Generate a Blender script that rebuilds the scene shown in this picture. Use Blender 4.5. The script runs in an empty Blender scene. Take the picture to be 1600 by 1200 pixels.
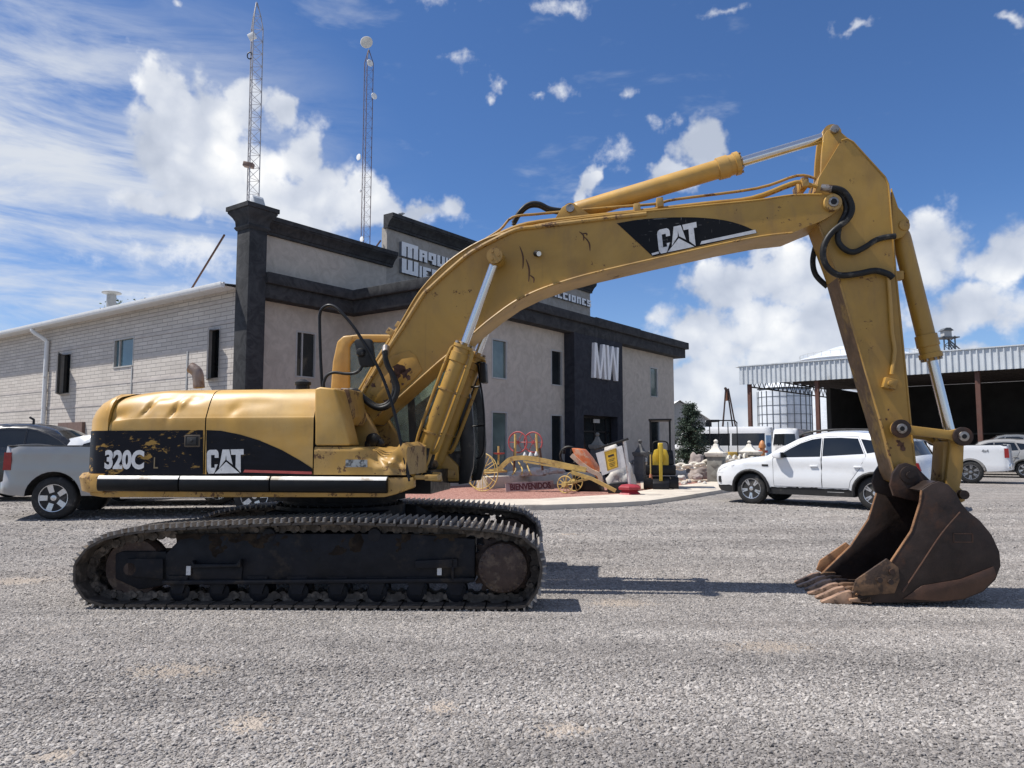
import bpy, bmesh, math, random
from mathutils import Vector, Matrix, noise
from mathutils.geometry import delaunay_2d_cdt
random.seed(7)
R = math.radians
PI = math.pi
scene = bpy.context.scene
COL = scene.collection

# ------------------------------------------------------------------ camera
F_PX, HORIZON, CAM_H = 1180.0, 699.0, 1.5
PITCH = math.atan((HORIZON - 600) / F_PX)
cam_data = bpy.data.cameras.new('camera')
cam_data.sensor_width = 36.0
cam_data.lens = 36.0 * F_PX / 1600.0
cam_data.clip_start = 0.05
cam_data.clip_end = 5000.0
cam = bpy.data.objects.new('camera', cam_data)
COL.objects.link(cam)
cam.location = (0, 0, CAM_H)
cam.rotation_euler = (R(90) + PITCH, 0, 0)
scene.camera = cam

# ------------------------------------------------------------------ light
SUN_DIR = Vector((-0.53, 0.012, 0.848)).normalized()       # towards the sun
SUN_EL = math.asin(SUN_DIR.z)
SUN_AZ = math.atan2(SUN_DIR.x, SUN_DIR.y)                 # clockwise from +Y
sun_data = bpy.data.lights.new('sun', 'SUN')
sun_data.energy = 5.0
sun_data.angle = R(0.53)
sun_data.color = (1.0, 0.955, 0.89)
sun = bpy.data.objects.new('sun', sun_data)
COL.objects.link(sun)
sun.rotation_euler = (-SUN_DIR).to_track_quat('-Z', 'Y').to_euler()
sun.location = (0, 0, 40)

scene.cycles.max_bounces = 6
scene.cycles.diffuse_bounces = 3
scene.cycles.glossy_bounces = 3
scene.view_settings.view_transform = 'Standard'
scene.view_settings.look = 'None'
scene.view_settings.exposure = 0.22
scene.view_settings.gamma = 1.0
scene.view_settings.use_curve_mapping = False


# ------------------------------------------------------------------ pixel rays and frames
def ray(px, py):
    u = (px - 800) / F_PX
    v = (600 - py) / F_PX
    return Vector((u, math.cos(PITCH) - v * math.sin(PITCH), math.sin(PITCH) + v * math.cos(PITCH)))


def smooth(a, b, x):
    t = max(0.0, min(1.0, (x - a) / (b - a)))
    return t * t * (3 - 2 * t)


def gz(Y):                                               # the yard rises a little towards the buildings
    return 0.2 * smooth(9.2, 17.5, Y)


def ground_at(px, py):
    d = ray(px, py)
    t = CAM_H / -d.z
    for _ in range(30):
        t = (CAM_H - gz(d.y * t)) / -d.z
    return Vector((d.x * t, d.y * t, gz(d.y * t)))


def at_depth(px, py, Y):
    d = ray(px, py)
    t = Y / d.y
    return Vector((d.x * t, Y, CAM_H + d.z * t))


class Frame:
    """A place on the ground with a heading; turns photograph pixels into its own metres."""
    def __init__(s, ox, oy, deg, oz=0.0):
        s.o = Vector((ox, oy, oz))
        s.a = R(deg)
        s.c, s.s = math.cos(s.a), math.sin(s.a)

    def hit(s, px, py, y):                               # plane local y = const -> (x, z)
        d = ray(px, py)
        k = (y - (s.o.x * s.s - s.o.y * s.c)) / (-d.x * s.s + d.y * s.c)
        X, Y = d.x * k, d.y * k
        return ((X - s.o.x) * s.c + (Y - s.o.y) * s.s, CAM_H + d.z * k - s.o.z)

    def hitx(s, px, py, x):                              # plane local x = const -> (y, z)
        d = ray(px, py)
        k = (x + s.o.x * s.c + s.o.y * s.s) / (d.x * s.c + d.y * s.s)
        X, Y = d.x * k, d.y * k
        return (-(X - s.o.x) * s.s + (Y - s.o.y) * s.c, CAM_H + d.z * k - s.o.z)

    def pts(s, pixels, y):
        return [s.hit(p[0], p[1], y) for p in pixels]

    def p3(s, px, py, y):
        x, z = s.hit(px, py, y)
        return Vector((x, y, z))

    def w(s, x, y, z=0.0):
        return Vector((s.o.x + x * s.c - y * s.s, s.o.y + x * s.s + y * s.c, s.o.z + z))


# ------------------------------------------------------------------ node helper
class Nd:
    """Tiny expression wrapper round shader sockets."""
    def __init__(s, nt, sock):
        s.nt, s.k = nt, sock

    def _m(s, op, *others, clamp=False):
        n = s.nt.nodes.new('ShaderNodeMath')
        n.operation = op
        n.use_clamp = clamp
        s.nt.links.new(s.k, n.inputs[0])
        for i, o in enumerate(others):
            if isinstance(o, Nd):
                s.nt.links.new(o.k, n.inputs[i + 1])
            else:
                n.inputs[i + 1].default_value = o
        return Nd(s.nt, n.outputs[0])

    def __add__(s, o): return s._m('ADD', o)
    def __sub__(s, o): return s._m('SUBTRACT', o)
    def __mul__(s, o): return s._m('MULTIPLY', o)
    def __truediv__(s, o): return s._m('DIVIDE', o)
    def max(s, o): return s._m('MAXIMUM', o)
    def min(s, o): return s._m('MINIMUM', o)
    def pow(s, o): return s._m('POWER', o)
    def abs(s): return s._m('ABSOLUTE')
    def sqrt(s): return s._m('SQRT')

    def step(s, a, b, smoothed=True, lo=0.0, hi=1.0):
        n = s.nt.nodes.new('ShaderNodeMapRange')
        n.interpolation_type = 'SMOOTHSTEP' if smoothed else 'LINEAR'
        n.clamp = True
        s.nt.links.new(s.k, n.inputs['Value'])
        n.inputs['From Min'].default_value = a
        n.inputs['From Max'].default_value = b
        n.inputs['To Min'].default_value = lo
        n.inputs['To Max'].default_value = hi
        return Nd(s.nt, n.outputs['Result'])


def noise_node(nt, vec, scale, detail=4.0, rough=0.55, dist=0.0, col=False, lac=2.0):
    n = nt.nodes.new('ShaderNodeTexNoise')
    if vec is not None:
        nt.links.new(vec, n.inputs['Vector'])
    n.inputs['Scale'].default_value = scale
    n.inputs['Detail'].default_value = detail
    n.inputs['Roughness'].default_value = rough
    n.inputs['Distortion'].default_value = dist
    n.inputs['Lacunarity'].default_value = lac
    return Nd(nt, n.outputs['Color' if col else 'Fac'])


def vor_node(nt, vec, scale, out='Distance', feature='F1', rand=1.0):
    n = nt.nodes.new('ShaderNodeTexVoronoi')
    n.feature = feature
    if vec is not None:
        nt.links.new(vec, n.inputs['Vector'])
    n.inputs['Scale'].default_value = scale
    n.inputs['Randomness'].default_value = rand
    return Nd(nt, n.outputs[out])


def map_node(nt, vec, scale=(1, 1, 1), loc=(0, 0, 0), rot=(0, 0, 0)):
    n = nt.nodes.new('ShaderNodeMapping')
    nt.links.new(vec, n.inputs['Vector'])
    n.inputs['Scale'].default_value = scale
    n.inputs['Location'].default_value = loc
    n.inputs['Rotation'].default_value = rot
    return n.outputs[0]


def mixc(nt, fac, a, b, mode='MIX'):
    n = nt.nodes.new('ShaderNodeMix')
    n.data_type = 'RGBA'
    n.blend_type = mode
    n.clamp_factor = True
    for sock, v in ((n.inputs[0], fac), (n.inputs[6], a), (n.inputs[7], b)):
        if isinstance(v, Nd):
            nt.links.new(v.k, sock)
        elif isinstance(v, bpy.types.NodeSocket):
            nt.links.new(v, sock)
        elif isinstance(v, (int, float)):
            sock.default_value = v
        else:
            sock.default_value = (v[0], v[1], v[2], 1.0)
    return n.outputs[2]


def ramp_node(nt, fac, stops):
    n = nt.nodes.new('ShaderNodeValToRGB')
    nt.links.new(fac.k if isinstance(fac, Nd) else fac, n.inputs[0])
    e = n.color_ramp.elements
    while len(e) < len(stops):
        e.new(0.5)
    for i, (p, c) in enumerate(stops):
        e[i].position = p
        e[i].color = (c[0], c[1], c[2], 1)
    return n.outputs[0]


def srgb(r, g, b):
    def f(c):
        c /= 255.0
        return c / 12.92 if c <= 0.04045 else ((c + 0.055) / 1.055) ** 2.4
    return (f(r), f(g), f(b))


def new_mat(name):
    m = bpy.data.materials.new(name)
    m.use_nodes = True
    nt = m.node_tree
    bsdf = nt.nodes['Principled BSDF']
    tc = nt.nodes.new('ShaderNodeTexCoord')
    return m, nt, bsdf, tc.outputs['Object']


def setc(nt, bsdf, name, v):
    s = bsdf.inputs[name]
    if isinstance(v, Nd):
        nt.links.new(v.k, s)
    elif isinstance(v, bpy.types.NodeSocket):
        nt.links.new(v, s)
    elif isinstance(v, (int, float)):
        s.default_value = v
    else:
        s.default_value = (v[0], v[1], v[2], 1.0)


def bump(nt, bsdf, h, strength=0.3, dist=0.01):
    b = nt.nodes.new('ShaderNodeBump')
    b.inputs['Strength'].default_value = strength
    b.inputs['Distance'].default_value = dist
    nt.links.new(h.k if isinstance(h, Nd) else h, b.inputs['Height'])
    nt.links.new(b.outputs[0], bsdf.inputs['Normal'])


MATS = {}


def mat(name, color, rough=0.5, metal=0.0, var=0.12, vscale=6.0, grime=None, gamount=0.0, gscale=3.0,
        bumps=0.0, bscale=40.0, coat=0.0, spec=0.5, rvar=0.1, stretch=(1, 1, 1), gsharp=0.12):
    """Painted or plain surface: tone variation, grime patches, fine relief."""
    if name in MATS:
        return MATS[name]
    m, nt, b, co = new_mat(name)
    if stretch != (1, 1, 1):
        co = map_node(nt, co, stretch)
    n1 = noise_node(nt, co, vscale, 5, 0.6)
    lo = tuple(c * (1 - var) for c in color)
    hi = tuple(min(1, c * (1 + var)) for c in color)
    c = ramp_node(nt, n1, [(0.3, lo), (0.7, hi)])
    if grime is not None:
        g = noise_node(nt, co, gscale, 7, 0.68).step(0.62 - gamount * 0.3, 0.62 - gamount * 0.3 + gsharp)
        c = mixc(nt, g * 0.85, c, grime)
    setc(nt, b, 'Base Color', c)
    setc(nt, b, 'Roughness', noise_node(nt, co, vscale * 2.3, 4).step(0.25, 0.75, lo=max(0.02, rough - rvar), hi=min(1, rough + rvar)))
    b.inputs['Metallic'].default_value = metal
    b.inputs['Specular IOR Level'].default_value = spec
    if coat:
        b.inputs['Coat Weight'].default_value = coat
        b.inputs['Coat Roughness'].default_value = 0.05
    if bumps:
        bump(nt, b, noise_node(nt, co, bscale, 5, 0.6), bumps, 0.01)
    MATS[name] = m
    return m


# ------------------------------------------------------------------ mesh builder
class MB:
    def __init__(s):
        s.v, s.f = [], []

    def add(s, verts, faces):
        o = len(s.v)
        s.v += [tuple(v) for v in verts]
        s.f += [tuple(i + o for i in f) for f in faces]
        return s

    def box(s, c, d, rot=None, taper=1.0):
        hx, hy, hz = d[0] / 2, d[1] / 2, d[2] / 2
        vs = []
        for z, t in ((-hz, 1.0), (hz, taper)):
            for x, y in ((-hx, -hy), (hx, -hy), (hx, hy), (-hx, hy)):
                vs.append(Vector((x * t, y * t, z)))
        if rot is not None:
            M = rot if isinstance(rot, Matrix) else Matrix.Rotation(rot, 3, 'Z')
            vs = [M @ v for v in vs]
        c = Vector(c)
        return s.add([v + c for v in vs], [(3, 2, 1, 0), (4, 5, 6, 7), (0, 1, 5, 4), (1, 2, 6, 5), (2, 3, 7, 6), (3, 0, 4, 7)])

    def bx(s, x0, x1, y0, y1, z0, z1):
        return s.box(((x0 + x1) / 2, (y0 + y1) / 2, (z0 + z1) / 2), (x1 - x0, y1 - y0, z1 - z0))

    def prism(s, poly, y0, y1, axis='y'):
        """poly of (a, b) extruded along an axis: y -> (a, ., b), x -> (., a, b), z -> (a, b, .)"""
        n = len(poly)
        area = sum(poly[i][0] * poly[(i + 1) % n][1] - poly[(i + 1) % n][0] * poly[i][1] for i in range(n))
        if area < 0:
            poly = poly[::-1]

        def mk(p, t):
            if axis == 'y':
                return (p[0], t, p[1])
            if axis == 'x':
                return (t, p[0], p[1])
            return (p[0], p[1], t)
        vs = [mk(p, y0) for p in poly] + [mk(p, y1) for p in poly]
        fs = [tuple(range(n)), tuple(range(2 * n - 1, n - 1, -1))]
        for i in range(n):
            j = (i + 1) % n
            fs.append((i, n + i, n + j, j))
        if axis != 'y':
            fs = [f[::-1] for f in fs]
        return s.add(vs, fs)

    def ring(s, c, axis, r, n, up=None):
        a = Vector(axis).normalized()
        if up is None:
            up = Vector((0, 0, 1)) if abs(a.z) < 0.9 else Vector((1, 0, 0))
        u = a.cross(up).normalized()
        w = u.cross(a)
        return [Vector(c) + u * (r * math.cos(2 * PI * i / n)) + w * (r * math.sin(2 * PI * i / n)) for i in range(n)]

    def cyl(s, p0, p1, r0, r1=None, n=16, caps=True):
        r1 = r0 if r1 is None else r1
        p0, p1 = Vector(p0), Vector(p1)
        ax = p1 - p0
        vs = s.ring(p0, ax, r0, n) + s.ring(p1, ax, r1, n)
        fs = [(i, (i + 1) % n, n + (i + 1) % n, n + i) for i in range(n)]
        if caps:
            fs += [tuple(range(n - 1, -1, -1)), tuple(range(n, 2 * n))]
        return s.add(vs, fs)

    def lathe(s, p0, axis, prof, n=24):
        """prof of (distance along axis, radius)"""
        a = Vector(axis).normalized()
        o = len(s.v)
        vs, fs = [], []
        for t, r in prof:
            vs += s.ring(Vector(p0) + a * t, a, max(r, 1e-4), n)
        for k in range(len(prof) - 1):
            for i in range(n):
                j = (i + 1) % n
                fs.append((k * n + i, k * n + j, (k + 1) * n + j, (k + 1) * n + i))
        fs.append(tuple(range(n - 1, -1, -1)))
        fs.append(tuple((len(prof) - 1) * n + i for i in range(n)))
        return s.add(vs, fs)

    def tube(s, pts, r, n=8, caps=True, closed=False):
        pts = [Vector(p) for p in pts]
        m = len(pts)
        vs = []
        prev = None
        for i in range(m):
            if closed:
                d = pts[(i + 1) % m] - pts[i - 1]
            else:
                d = pts[min(i + 1, m - 1)] - pts[max(i - 1, 0)]
            d.normalize()
            if prev is None:
                up = Vector((0, 0, 1)) if abs(d.z) < 0.9 else Vector((1, 0, 0))
                u = d.cross(up).normalized()
            else:
                u = (prev - d * prev.dot(d)).normalized()
            prev = u
            w = d.cross(u)
            rr = r[i] if isinstance(r, (list, tuple)) else r
            vs += [pts[i] + u * (rr * math.cos(2 * PI * k / n)) + w * (rr * math.sin(2 * PI * k / n)) for k in range(n)]
        fs = []
        for i in range(m if closed else m - 1):
            a, b = i * n, ((i + 1) % m) * n
            for k in range(n):
                q = (k + 1) % n
                fs.append((a + k, a + q, b + q, b + k))
        if caps and not closed:
            fs += [tuple(range(n - 1, -1, -1)), tuple(range((m - 1) * n, m * n))]
        return s.add(vs, fs)

    def loft(s, rings, closed=True, caps=True):
        n = len(rings[0])
        vs = [p for r in rings for p in r]
        fs = []
        for k in range(len(rings) - 1):
            for i in range(n if closed else n - 1):
                j = (i + 1) % n
                fs.append((k * n + i, k * n + j, (k + 1) * n + j, (k + 1) * n + i))
        if caps and closed:
            fs += [tuple(range(n - 1, -1, -1)), tuple((len(rings) - 1) * n + i for i in range(n))]
        return s.add(vs, fs)

    def build(s, name, material, parent=None, bevel=0.0, seg=2, smooth_angle=38, fix=True, loc=None, rotz=0.0):
        me = bpy.data.meshes.new(name)
        me.from_pydata(s.v, [], s.f)
        if fix or bevel:
            bm = bmesh.new()
            bm.from_mesh(me)
            if fix:
                bmesh.ops.recalc_face_normals(bm, faces=bm.faces)
            if bevel:
                es = [e for e in bm.edges if len(e.link_faces) == 2 and e.calc_face_angle(0) > R(25)]
                if es:
                    bmesh.ops.bevel(bm, geom=es, offset=bevel, segments=seg, affect='EDGES', profile=0.5, clamp_overlap=True)
            bm.to_mesh(me)
            bm.free()
        me.polygons.foreach_set('use_smooth', [True] * len(me.polygons))
        me.set_sharp_from_angle(angle=R(smooth_angle))
        if material is not None:
            for mm in (material if isinstance(material, (list, tuple)) else [material]):
                me.materials.append(mm)
        return link(name, me, parent, loc, rotz)


def link(name, me, parent=None, loc=None, rotz=0.0):
    o = bpy.data.objects.new(name, me)
    COL.objects.link(o)
    if parent is not None:
        o.parent = parent
    if loc is not None:
        o.location = loc
    if rotz:
        o.rotation_euler = (0, 0, rotz)
    return o


def thing(name, label, cat, loc=(0, 0, 0), rotz=0.0, group=None):
    o = link(name, None, None, loc, rotz)
    o.empty_display_size = 0.2
    return tag(o, label, cat, group)


def tag(o, label, cat, group=None):
    o['label'] = label
    o['category'] = cat
    if group:
        o['group'] = group
    return o


def struct(o, label=None):
    o['kind'] = 'structure'
    if label:
        o['label'] = label
    return o


def spline(pts, n=6):
    """Catmull-Rom through 3D points."""
    pts = [Vector(p) for p in pts]
    out = []
    for i in range(len(pts) - 1):
        p0, p1, p2, p3 = pts[max(i - 1, 0)], pts[i], pts[i + 1], pts[min(i + 2, len(pts) - 1)]
        for k in range(n):
            t = k / n
            out.append(0.5 * ((2 * p1) + (p2 - p0) * t + (2 * p0 - 5 * p1 + 4 * p2 - p3) * t * t + (3 * p1 - p0 - 3 * p2 + p3) * t ** 3))
    out.append(pts[-1])
    return out


def spline2(pts, n=5):
    return [(p.x, p.y) for p in spline([(a, b, 0) for a, b in pts], n)]


def inside(p, poly):
    x, y = p[0], p[1]
    c = False
    j = len(poly) - 1
    for i in range(len(poly)):
        xi, yi = poly[i][0], poly[i][1]
        xj, yj = poly[j][0], poly[j][1]
        if (yi > y) != (yj > y) and x < (xj - xi) * (y - yi) / (yj - yi) + xi:
            c = not c
        j = i
    return c


def seg_dist(p, a, b):
    ax, ay = a[0], a[1]
    dx, dy = b[0] - ax, b[1] - ay
    l2 = dx * dx + dy * dy
    t = 0 if l2 == 0 else max(0, min(1, ((p[0] - ax) * dx + (p[1] - ay) * dy) / l2))
    return math.hypot(p[0] - ax - t * dx, p[1] - ay - t * dy)


def text_mesh(body, size, depth, offset=0.0, extrude_axis=None, font_scale_x=1.0):
    """Flat lettering from the built-in font as a mesh in the xz plane facing -y, base-left at the origin."""
    cu = bpy.data.curves.new('lettering', 'FONT')
    cu.body = body
    cu.size = size
    cu.extrude = depth / 2
    cu.offset = offset
    cu.resolution_u = 4
    ob = bpy.data.objects.new('lettering_source', cu)
    COL.objects.link(ob)
    bpy.context.view_layer.update()
    dg = bpy.context.evaluated_depsgraph_get()
    me = bpy.data.meshes.new_from_object(ob.evaluated_get(dg))
    bpy.data.objects.remove(ob)
    bpy.data.curves.remove(cu)
    for v in me.vertices:
        x, y, z = v.co
        v.co = (x * font_scale_x, -z, y)
    return me


def lettering(body, size, depth, material, parent, loc, rot=(0, 0, 0), offset=0.0, sx=1.0, name='lettering'):
    me = text_mesh(body, size, depth, offset, None, sx)
    me.materials.append(material)
    o = link(name, me, parent, loc)
    o.rotation_euler = rot
    return o

# ------------------------------------------------------------------ sky
world = bpy.data.worlds.new('World')
scene.world = world
world.use_nodes = True
wt = world.node_tree
wt.nodes.clear()
w_out = wt.nodes.new('ShaderNodeOutputWorld')
w_bg = wt.nodes.new('ShaderNodeBackground')
sky = wt.nodes.new('ShaderNodeTexSky')
sky.sky_type = 'NISHITA'
sky.sun_disc = False
sky.sun_elevation = SUN_EL
sky.sun_rotation = SUN_AZ
sky.altitude = 2000
sky.air_density = 1.15
sky.dust_density = 0.25
sky.ozone_density = 3.0
w_bg.inputs['Strength'].default_value = 0.078
wtc = wt.nodes.new('ShaderNodeTexCoord')
w_dir = wtc.outputs['Generated']
w_sep = wt.nodes.new('ShaderNodeSeparateXYZ')
wt.links.new(w_dir, w_sep.inputs[0])
dx, dy, dz = (Nd(wt, w_sep.outputs[i]) for i in range(3))
az = dx._m('ARCTAN2', dy)
el = dz._m('ARCSINE')


def az_el(px, py):
    d = ray(px, py).normalized()
    return math.atan2(d.x, d.y), math.asin(d.z)


# ragged edges: the direction is pushed about by noise before it is compared with the cloud masses
warp = noise_node(wt, w_dir, 9.0, 5, 0.6, col=True)
w_ws = wt.nodes.new('ShaderNodeSeparateColor')
wt.links.new(warp.k, w_ws.inputs[0])
az_w = az + (Nd(wt, w_ws.outputs[0]) - 0.5) * 0.12
el_w = el + (Nd(wt, w_ws.outputs[1]) - 0.5) * 0.10
w_ae = wt.nodes.new('ShaderNodeCombineXYZ')
wt.links.new(az_w.k, w_ae.inputs[0])
wt.links.new(el_w.k, w_ae.inputs[1])
CLOUDS = [  # centre and radii of the cumulus masses, in the photograph's pixels
    (262, 142, 66, 52), (335, 172, 78, 66), (385, 140, 40, 40), (430, 162, 40, 34), (240, 225, 80, 76), (345, 255, 110, 92), (470, 235, 56, 72),
    (505, 295, 70, 70), (556, 318, 52, 60), (590, 330, 30, 30), (430, 325, 160, 56), (250, 320, 100, 36),
    (1095, 222, 56, 50), (1055, 274, 50, 24), (930, 293, 24, 34), (640, 343, 84, 26), (690, 335, 46, 26),
    (1130, 440, 105, 60), (1240, 430, 100, 66), (1090, 520, 100, 70), (1190, 530, 150, 90), (1300, 520, 100, 80), (1460, 385, 90, 84), (1405, 355, 36, 52),
    (1560, 400, 95, 70), (1530, 470, 150, 66), (1100, 600, 110, 60), (1360, 580, 100, 40), (1110, 655, 130, 60), (1250, 600, 170, 60), (1500, 560, 170, 40),
    (-150, 300, 200, 150), (1800, 420, 190, 110)]
SCRAPS = [  # thin small clouds
    (725, 103, 46, 20), (785, 128, 20, 20), (832, 153, 20, 14), (870, 138, 42, 22), (995, 132, 36, 22), (1032, 193, 34, 22), (772, 158, 14, 12), (690, 0, 110, 30), (880, 2, 66, 20), (275, 10, 14, 12),
    (235, 448, 110, 26), (1580, 545, 50, 24), (650, 350, 120, 34), (960, 240, 60, 40), (1150, 20, 60, 16), (1340, 35, 50, 14), (1590, 45, 40, 14), (300, 400, 200, 40)]


def masses(items, weight=True):
    acc = None
    for (px, py, rx, ry) in items:
        a0, e0 = az_el(px, py)
        rx *= math.cos(a0) ** 2 / F_PX
        ry *= math.cos(a0) / F_PX
        n = wt.nodes.new('ShaderNodeVectorMath')
        n.operation = 'MULTIPLY_ADD'
        wt.links.new(w_ae.outputs[0], n.inputs[0])
        n.inputs[1].default_value = (1 / rx, 1 / ry, 0)
        n.inputs[2].default_value = (-a0 / rx, -e0 / ry, 0)
        n2 = wt.nodes.new('ShaderNodeVectorMath')
        n2.operation = 'LENGTH'
        wt.links.new(n.outputs[0], n2.inputs[0])
        wgt = min(1.0, 0.45 + ry * 14) if weight else 1.0
        b = Nd(wt, n2.outputs['Value'])._m('MULTIPLY_ADD', -wgt, wgt)
        acc = b if acc is None else acc._m('SMOOTH_MAX', b, 0.10)
    return acc


mass = masses(CLOUDS)
# the same kind of cumulus goes on all round, outside what the photograph shows
gen = noise_node(wt, map_node(wt, w_dir, (1, 1, 2.2)), 2.6, 2, 0.5).step(0.40, 0.75, False, -0.8, 0.9)
aside = (az.abs() - 0.66).step(0.0, 0.12).max((el - 0.60).step(0.0, 0.1))
mass = mass.max(gen + (aside - 1.0) * 3.0)
fbm = noise_node(wt, w_dir, 14.0, 8, 0.60)


def billow(vec):
    n = wt.nodes.new('ShaderNodeTexVoronoi')
    n.feature = 'F1'
    wt.links.new(vec, n.inputs['Vector'])
    n.inputs['Scale'].default_value = 17.0
    n.inputs['Detail'].default_value = 1.0
    n.inputs['Roughness'].default_value = 0.5
    n.inputs['Lacunarity'].default_value = 2.3
    return Nd(wt, n.outputs['Distance'])


w_jig = wt.nodes.new('ShaderNodeVectorMath')          # billows bent by the same noise so that no cell shows
w_jig.operation = 'MULTIPLY_ADD'
wt.links.new(warp.k, w_jig.inputs[0])
w_jig.inputs[1].default_value = (0.09, 0.09, 0.09)
wt.links.new(w_dir, w_jig.inputs[2])
bil = billow(w_jig.outputs[0])
dens = mass + (fbm - 0.5) * 1.15 + (bil - 0.40) * -0.42 + 0.06
alpha = dens.step(0.0, 0.40)
# relief: bright crowns, greyer folds and bases on the side away from the sun
w_off2 = wt.nodes.new('ShaderNodeVectorMath')
w_off2.operation = 'ADD'
wt.links.new(w_dir, w_off2.inputs[0])
w_off2.inputs[1].default_value = (-0.02, 0.0, 0.04)
big_s = noise_node(wt, w_off2.outputs[0], 6.5, 3, 0.5)
big_l = noise_node(wt, w_dir, 6.5, 3, 0.5)
relief = ((bil - 0.40) * -0.55 + (big_l - big_s) * 3.2 + 0.67 + (fbm - 0.5) * 0.7)._m('MAXIMUM', 0.0)
ccol = ramp_node(wt, relief, [(0.0, (5.6, 6.2, 7.4)), (0.40, (7.4, 7.9, 8.9)), (0.72, (9.4, 9.7, 10.2)), (1.0, (11.8, 11.8, 11.7))])
scrap = masses(SCRAPS, False)
fine_n = noise_node(wt, w_dir, 34.0, 5, 0.62)
thin = (scrap + (fbm - 0.5) * 1.6 + (fine_n - 0.5) * 2.2 - 0.25).step(0.0, 1.15) * 0.8
# thin high streaks
streak = noise_node(wt, map_node(wt, w_dir, (1.3, 1.3, 5.5), (0, 0, 0), (0, R(22), 0)), 3.2, 6, 0.62, 0.6)
a1, e1 = az_el(60, 310)
lefty = (((az - a1) * 2.2).pow(2.0) + ((el - e1) * 3.1).pow(2.0)).sqrt().step(0.25, 1.05, lo=1.0, hi=0.0)
veil = streak.step(0.28, 0.66) * (lefty * 0.92).max(aside * 0.35) 
veil2 = noise_node(wt, map_node(wt, w_dir, (1, 1, 3.0)), 7.0, 5, 0.6, 0.3).step(0.56, 0.8) * 0.28 * dz.step(-0.05, 0.25)
veil = veil.max(veil2)
tint = mixc(wt, 1.0, sky.outputs[0], (0.77, 1.03, 1.36), 'MULTIPLY')
low = dz.step(0.0, 0.30, lo=0.22, hi=0.0)
base = mixc(wt, low, tint, (7.0, 7.8, 9.0))
c1 = mixc(wt, veil, base, (8.2, 8.6, 9.2))
c2 = mixc(wt, thin, c1, (10.2, 10.4, 10.7))
c2 = mixc(wt, alpha * 0.95, c2, ccol)
wt.links.new(c2, w_bg.inputs['Color'])
wt.links.new(w_bg.outputs[0], w_out.inputs[0])
world.cycles.sampling_method = 'MANUAL'
world.cycles.sample_map_resolution = 512

# ------------------------------------------------------------------ ground
def streaks(nt, pos):
    """Wheel-compacted bands of finer, paler gravel running across the yard."""
    a = noise_node(nt, map_node(nt, pos, (0.10, 1.0, 1), (0, 0, 0), (0, 0, R(4))), 1.5, 5, 0.6, 0.5)
    b = noise_node(nt, map_node(nt, pos, (0.5, 1.3, 1), (3, 1, 0)), 0.7, 4, 0.55)
    return (a * 0.6 + b * 0.4).step(0.36, 0.64)


def gravel_material():
    m, nt, b, co = new_mat('gravel_ground')
    geo = nt.nodes.new('ShaderNodeNewGeometry')
    pos = geo.outputs['Position']
    v1 = vor_node(nt, pos, 62.0, 'Color')
    s1 = nt.nodes.new('ShaderNodeSeparateColor')
    nt.links.new(v1.k, s1.inputs[0])
    c = ramp_node(nt, Nd(nt, s1.outputs[0]), [(0.0, (0.15, 0.14, 0.135)), (0.45, (0.28, 0.265, 0.25)), (0.8, (0.38, 0.36, 0.34)), (1.0, (0.52, 0.49, 0.46))])
    v2 = vor_node(nt, map_node(nt, pos, (1.0, 0.45, 1)), 24.0, 'Color')
    s2_ = nt.nodes.new('ShaderNodeSeparateColor')
    nt.links.new(v2.k, s2_.inputs[0])
    c = mixc(nt, 0.55, c, ramp_node(nt, Nd(nt, s2_.outputs[1]), [(0.0, (0.11, 0.105, 0.10)), (0.5, (0.26, 0.245, 0.235)), (1.0, (0.44, 0.415, 0.39))]))
    big = noise_node(nt, map_node(nt, pos, (0.5, 1.6, 1)), 0.55, 6, 0.65)
    c = mixc(nt, big.step(0.40, 0.72) * 0.45, c, (0.30, 0.265, 0.24))
    sand = noise_node(nt, map_node(nt, pos, (0.6, 1.5, 1)), 0.42, 7, 0.62, 0.4).step(0.655, 0.74)
    c = mixc(nt, sand * 0.8, c, (0.50, 0.40, 0.30))
    for (px, py, rx, ry) in SAND:
        g = ground_at(px, py)
        sp = nt.nodes.new('ShaderNodeSeparateXYZ')
        nt.links.new(pos, sp.inputs[0])
        k = g.y / F_PX
        ex, ey = rx * k, ry * g.y * g.y / (CAM_H * F_PX)
        d = (((Nd(nt, sp.outputs[0]) - g.x) / ex).pow(2.0) + ((Nd(nt, sp.outputs[1]) - g.y) / ey).pow(2.0)).sqrt()
        d = d + (noise_node(nt, pos, 9.0, 6, 0.7) - 0.5) * 1.6
        c = mixc(nt, d.step(0.25, 1.25, lo=0.75, hi=0.0), c, (0.43, 0.37, 0.31))
    c = mixc(nt, 1.0, c, mixc(nt, noise_node(nt, pos, 1.7, 5, 0.6), (0.86, 0.86, 0.88), (1.12, 1.11, 1.09)), 'MULTIPLY')
    c = mixc(nt, 1.0, c, mixc(nt, streaks(nt, pos), (0.80, 0.79, 0.78), (1.2, 1.18, 1.15)), 'MULTIPLY')
    setc(nt, b, 'Base Color', c)
    b.inputs['Roughness'].default_value = 0.9
    b.inputs['Specular IOR Level'].default_value = 0.25
    d1 = vor_node(nt, pos, 62.0, 'Distance')
    h = d1 * -1.0 + noise_node(nt, pos, 150.0, 3) * 0.3 + vor_node(nt, map_node(nt, pos, (1.0, 0.45, 1)), 24.0, 'Distance') * -0.8
    bump(nt, b, h, 0.8, 0.022)
    return m


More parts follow.
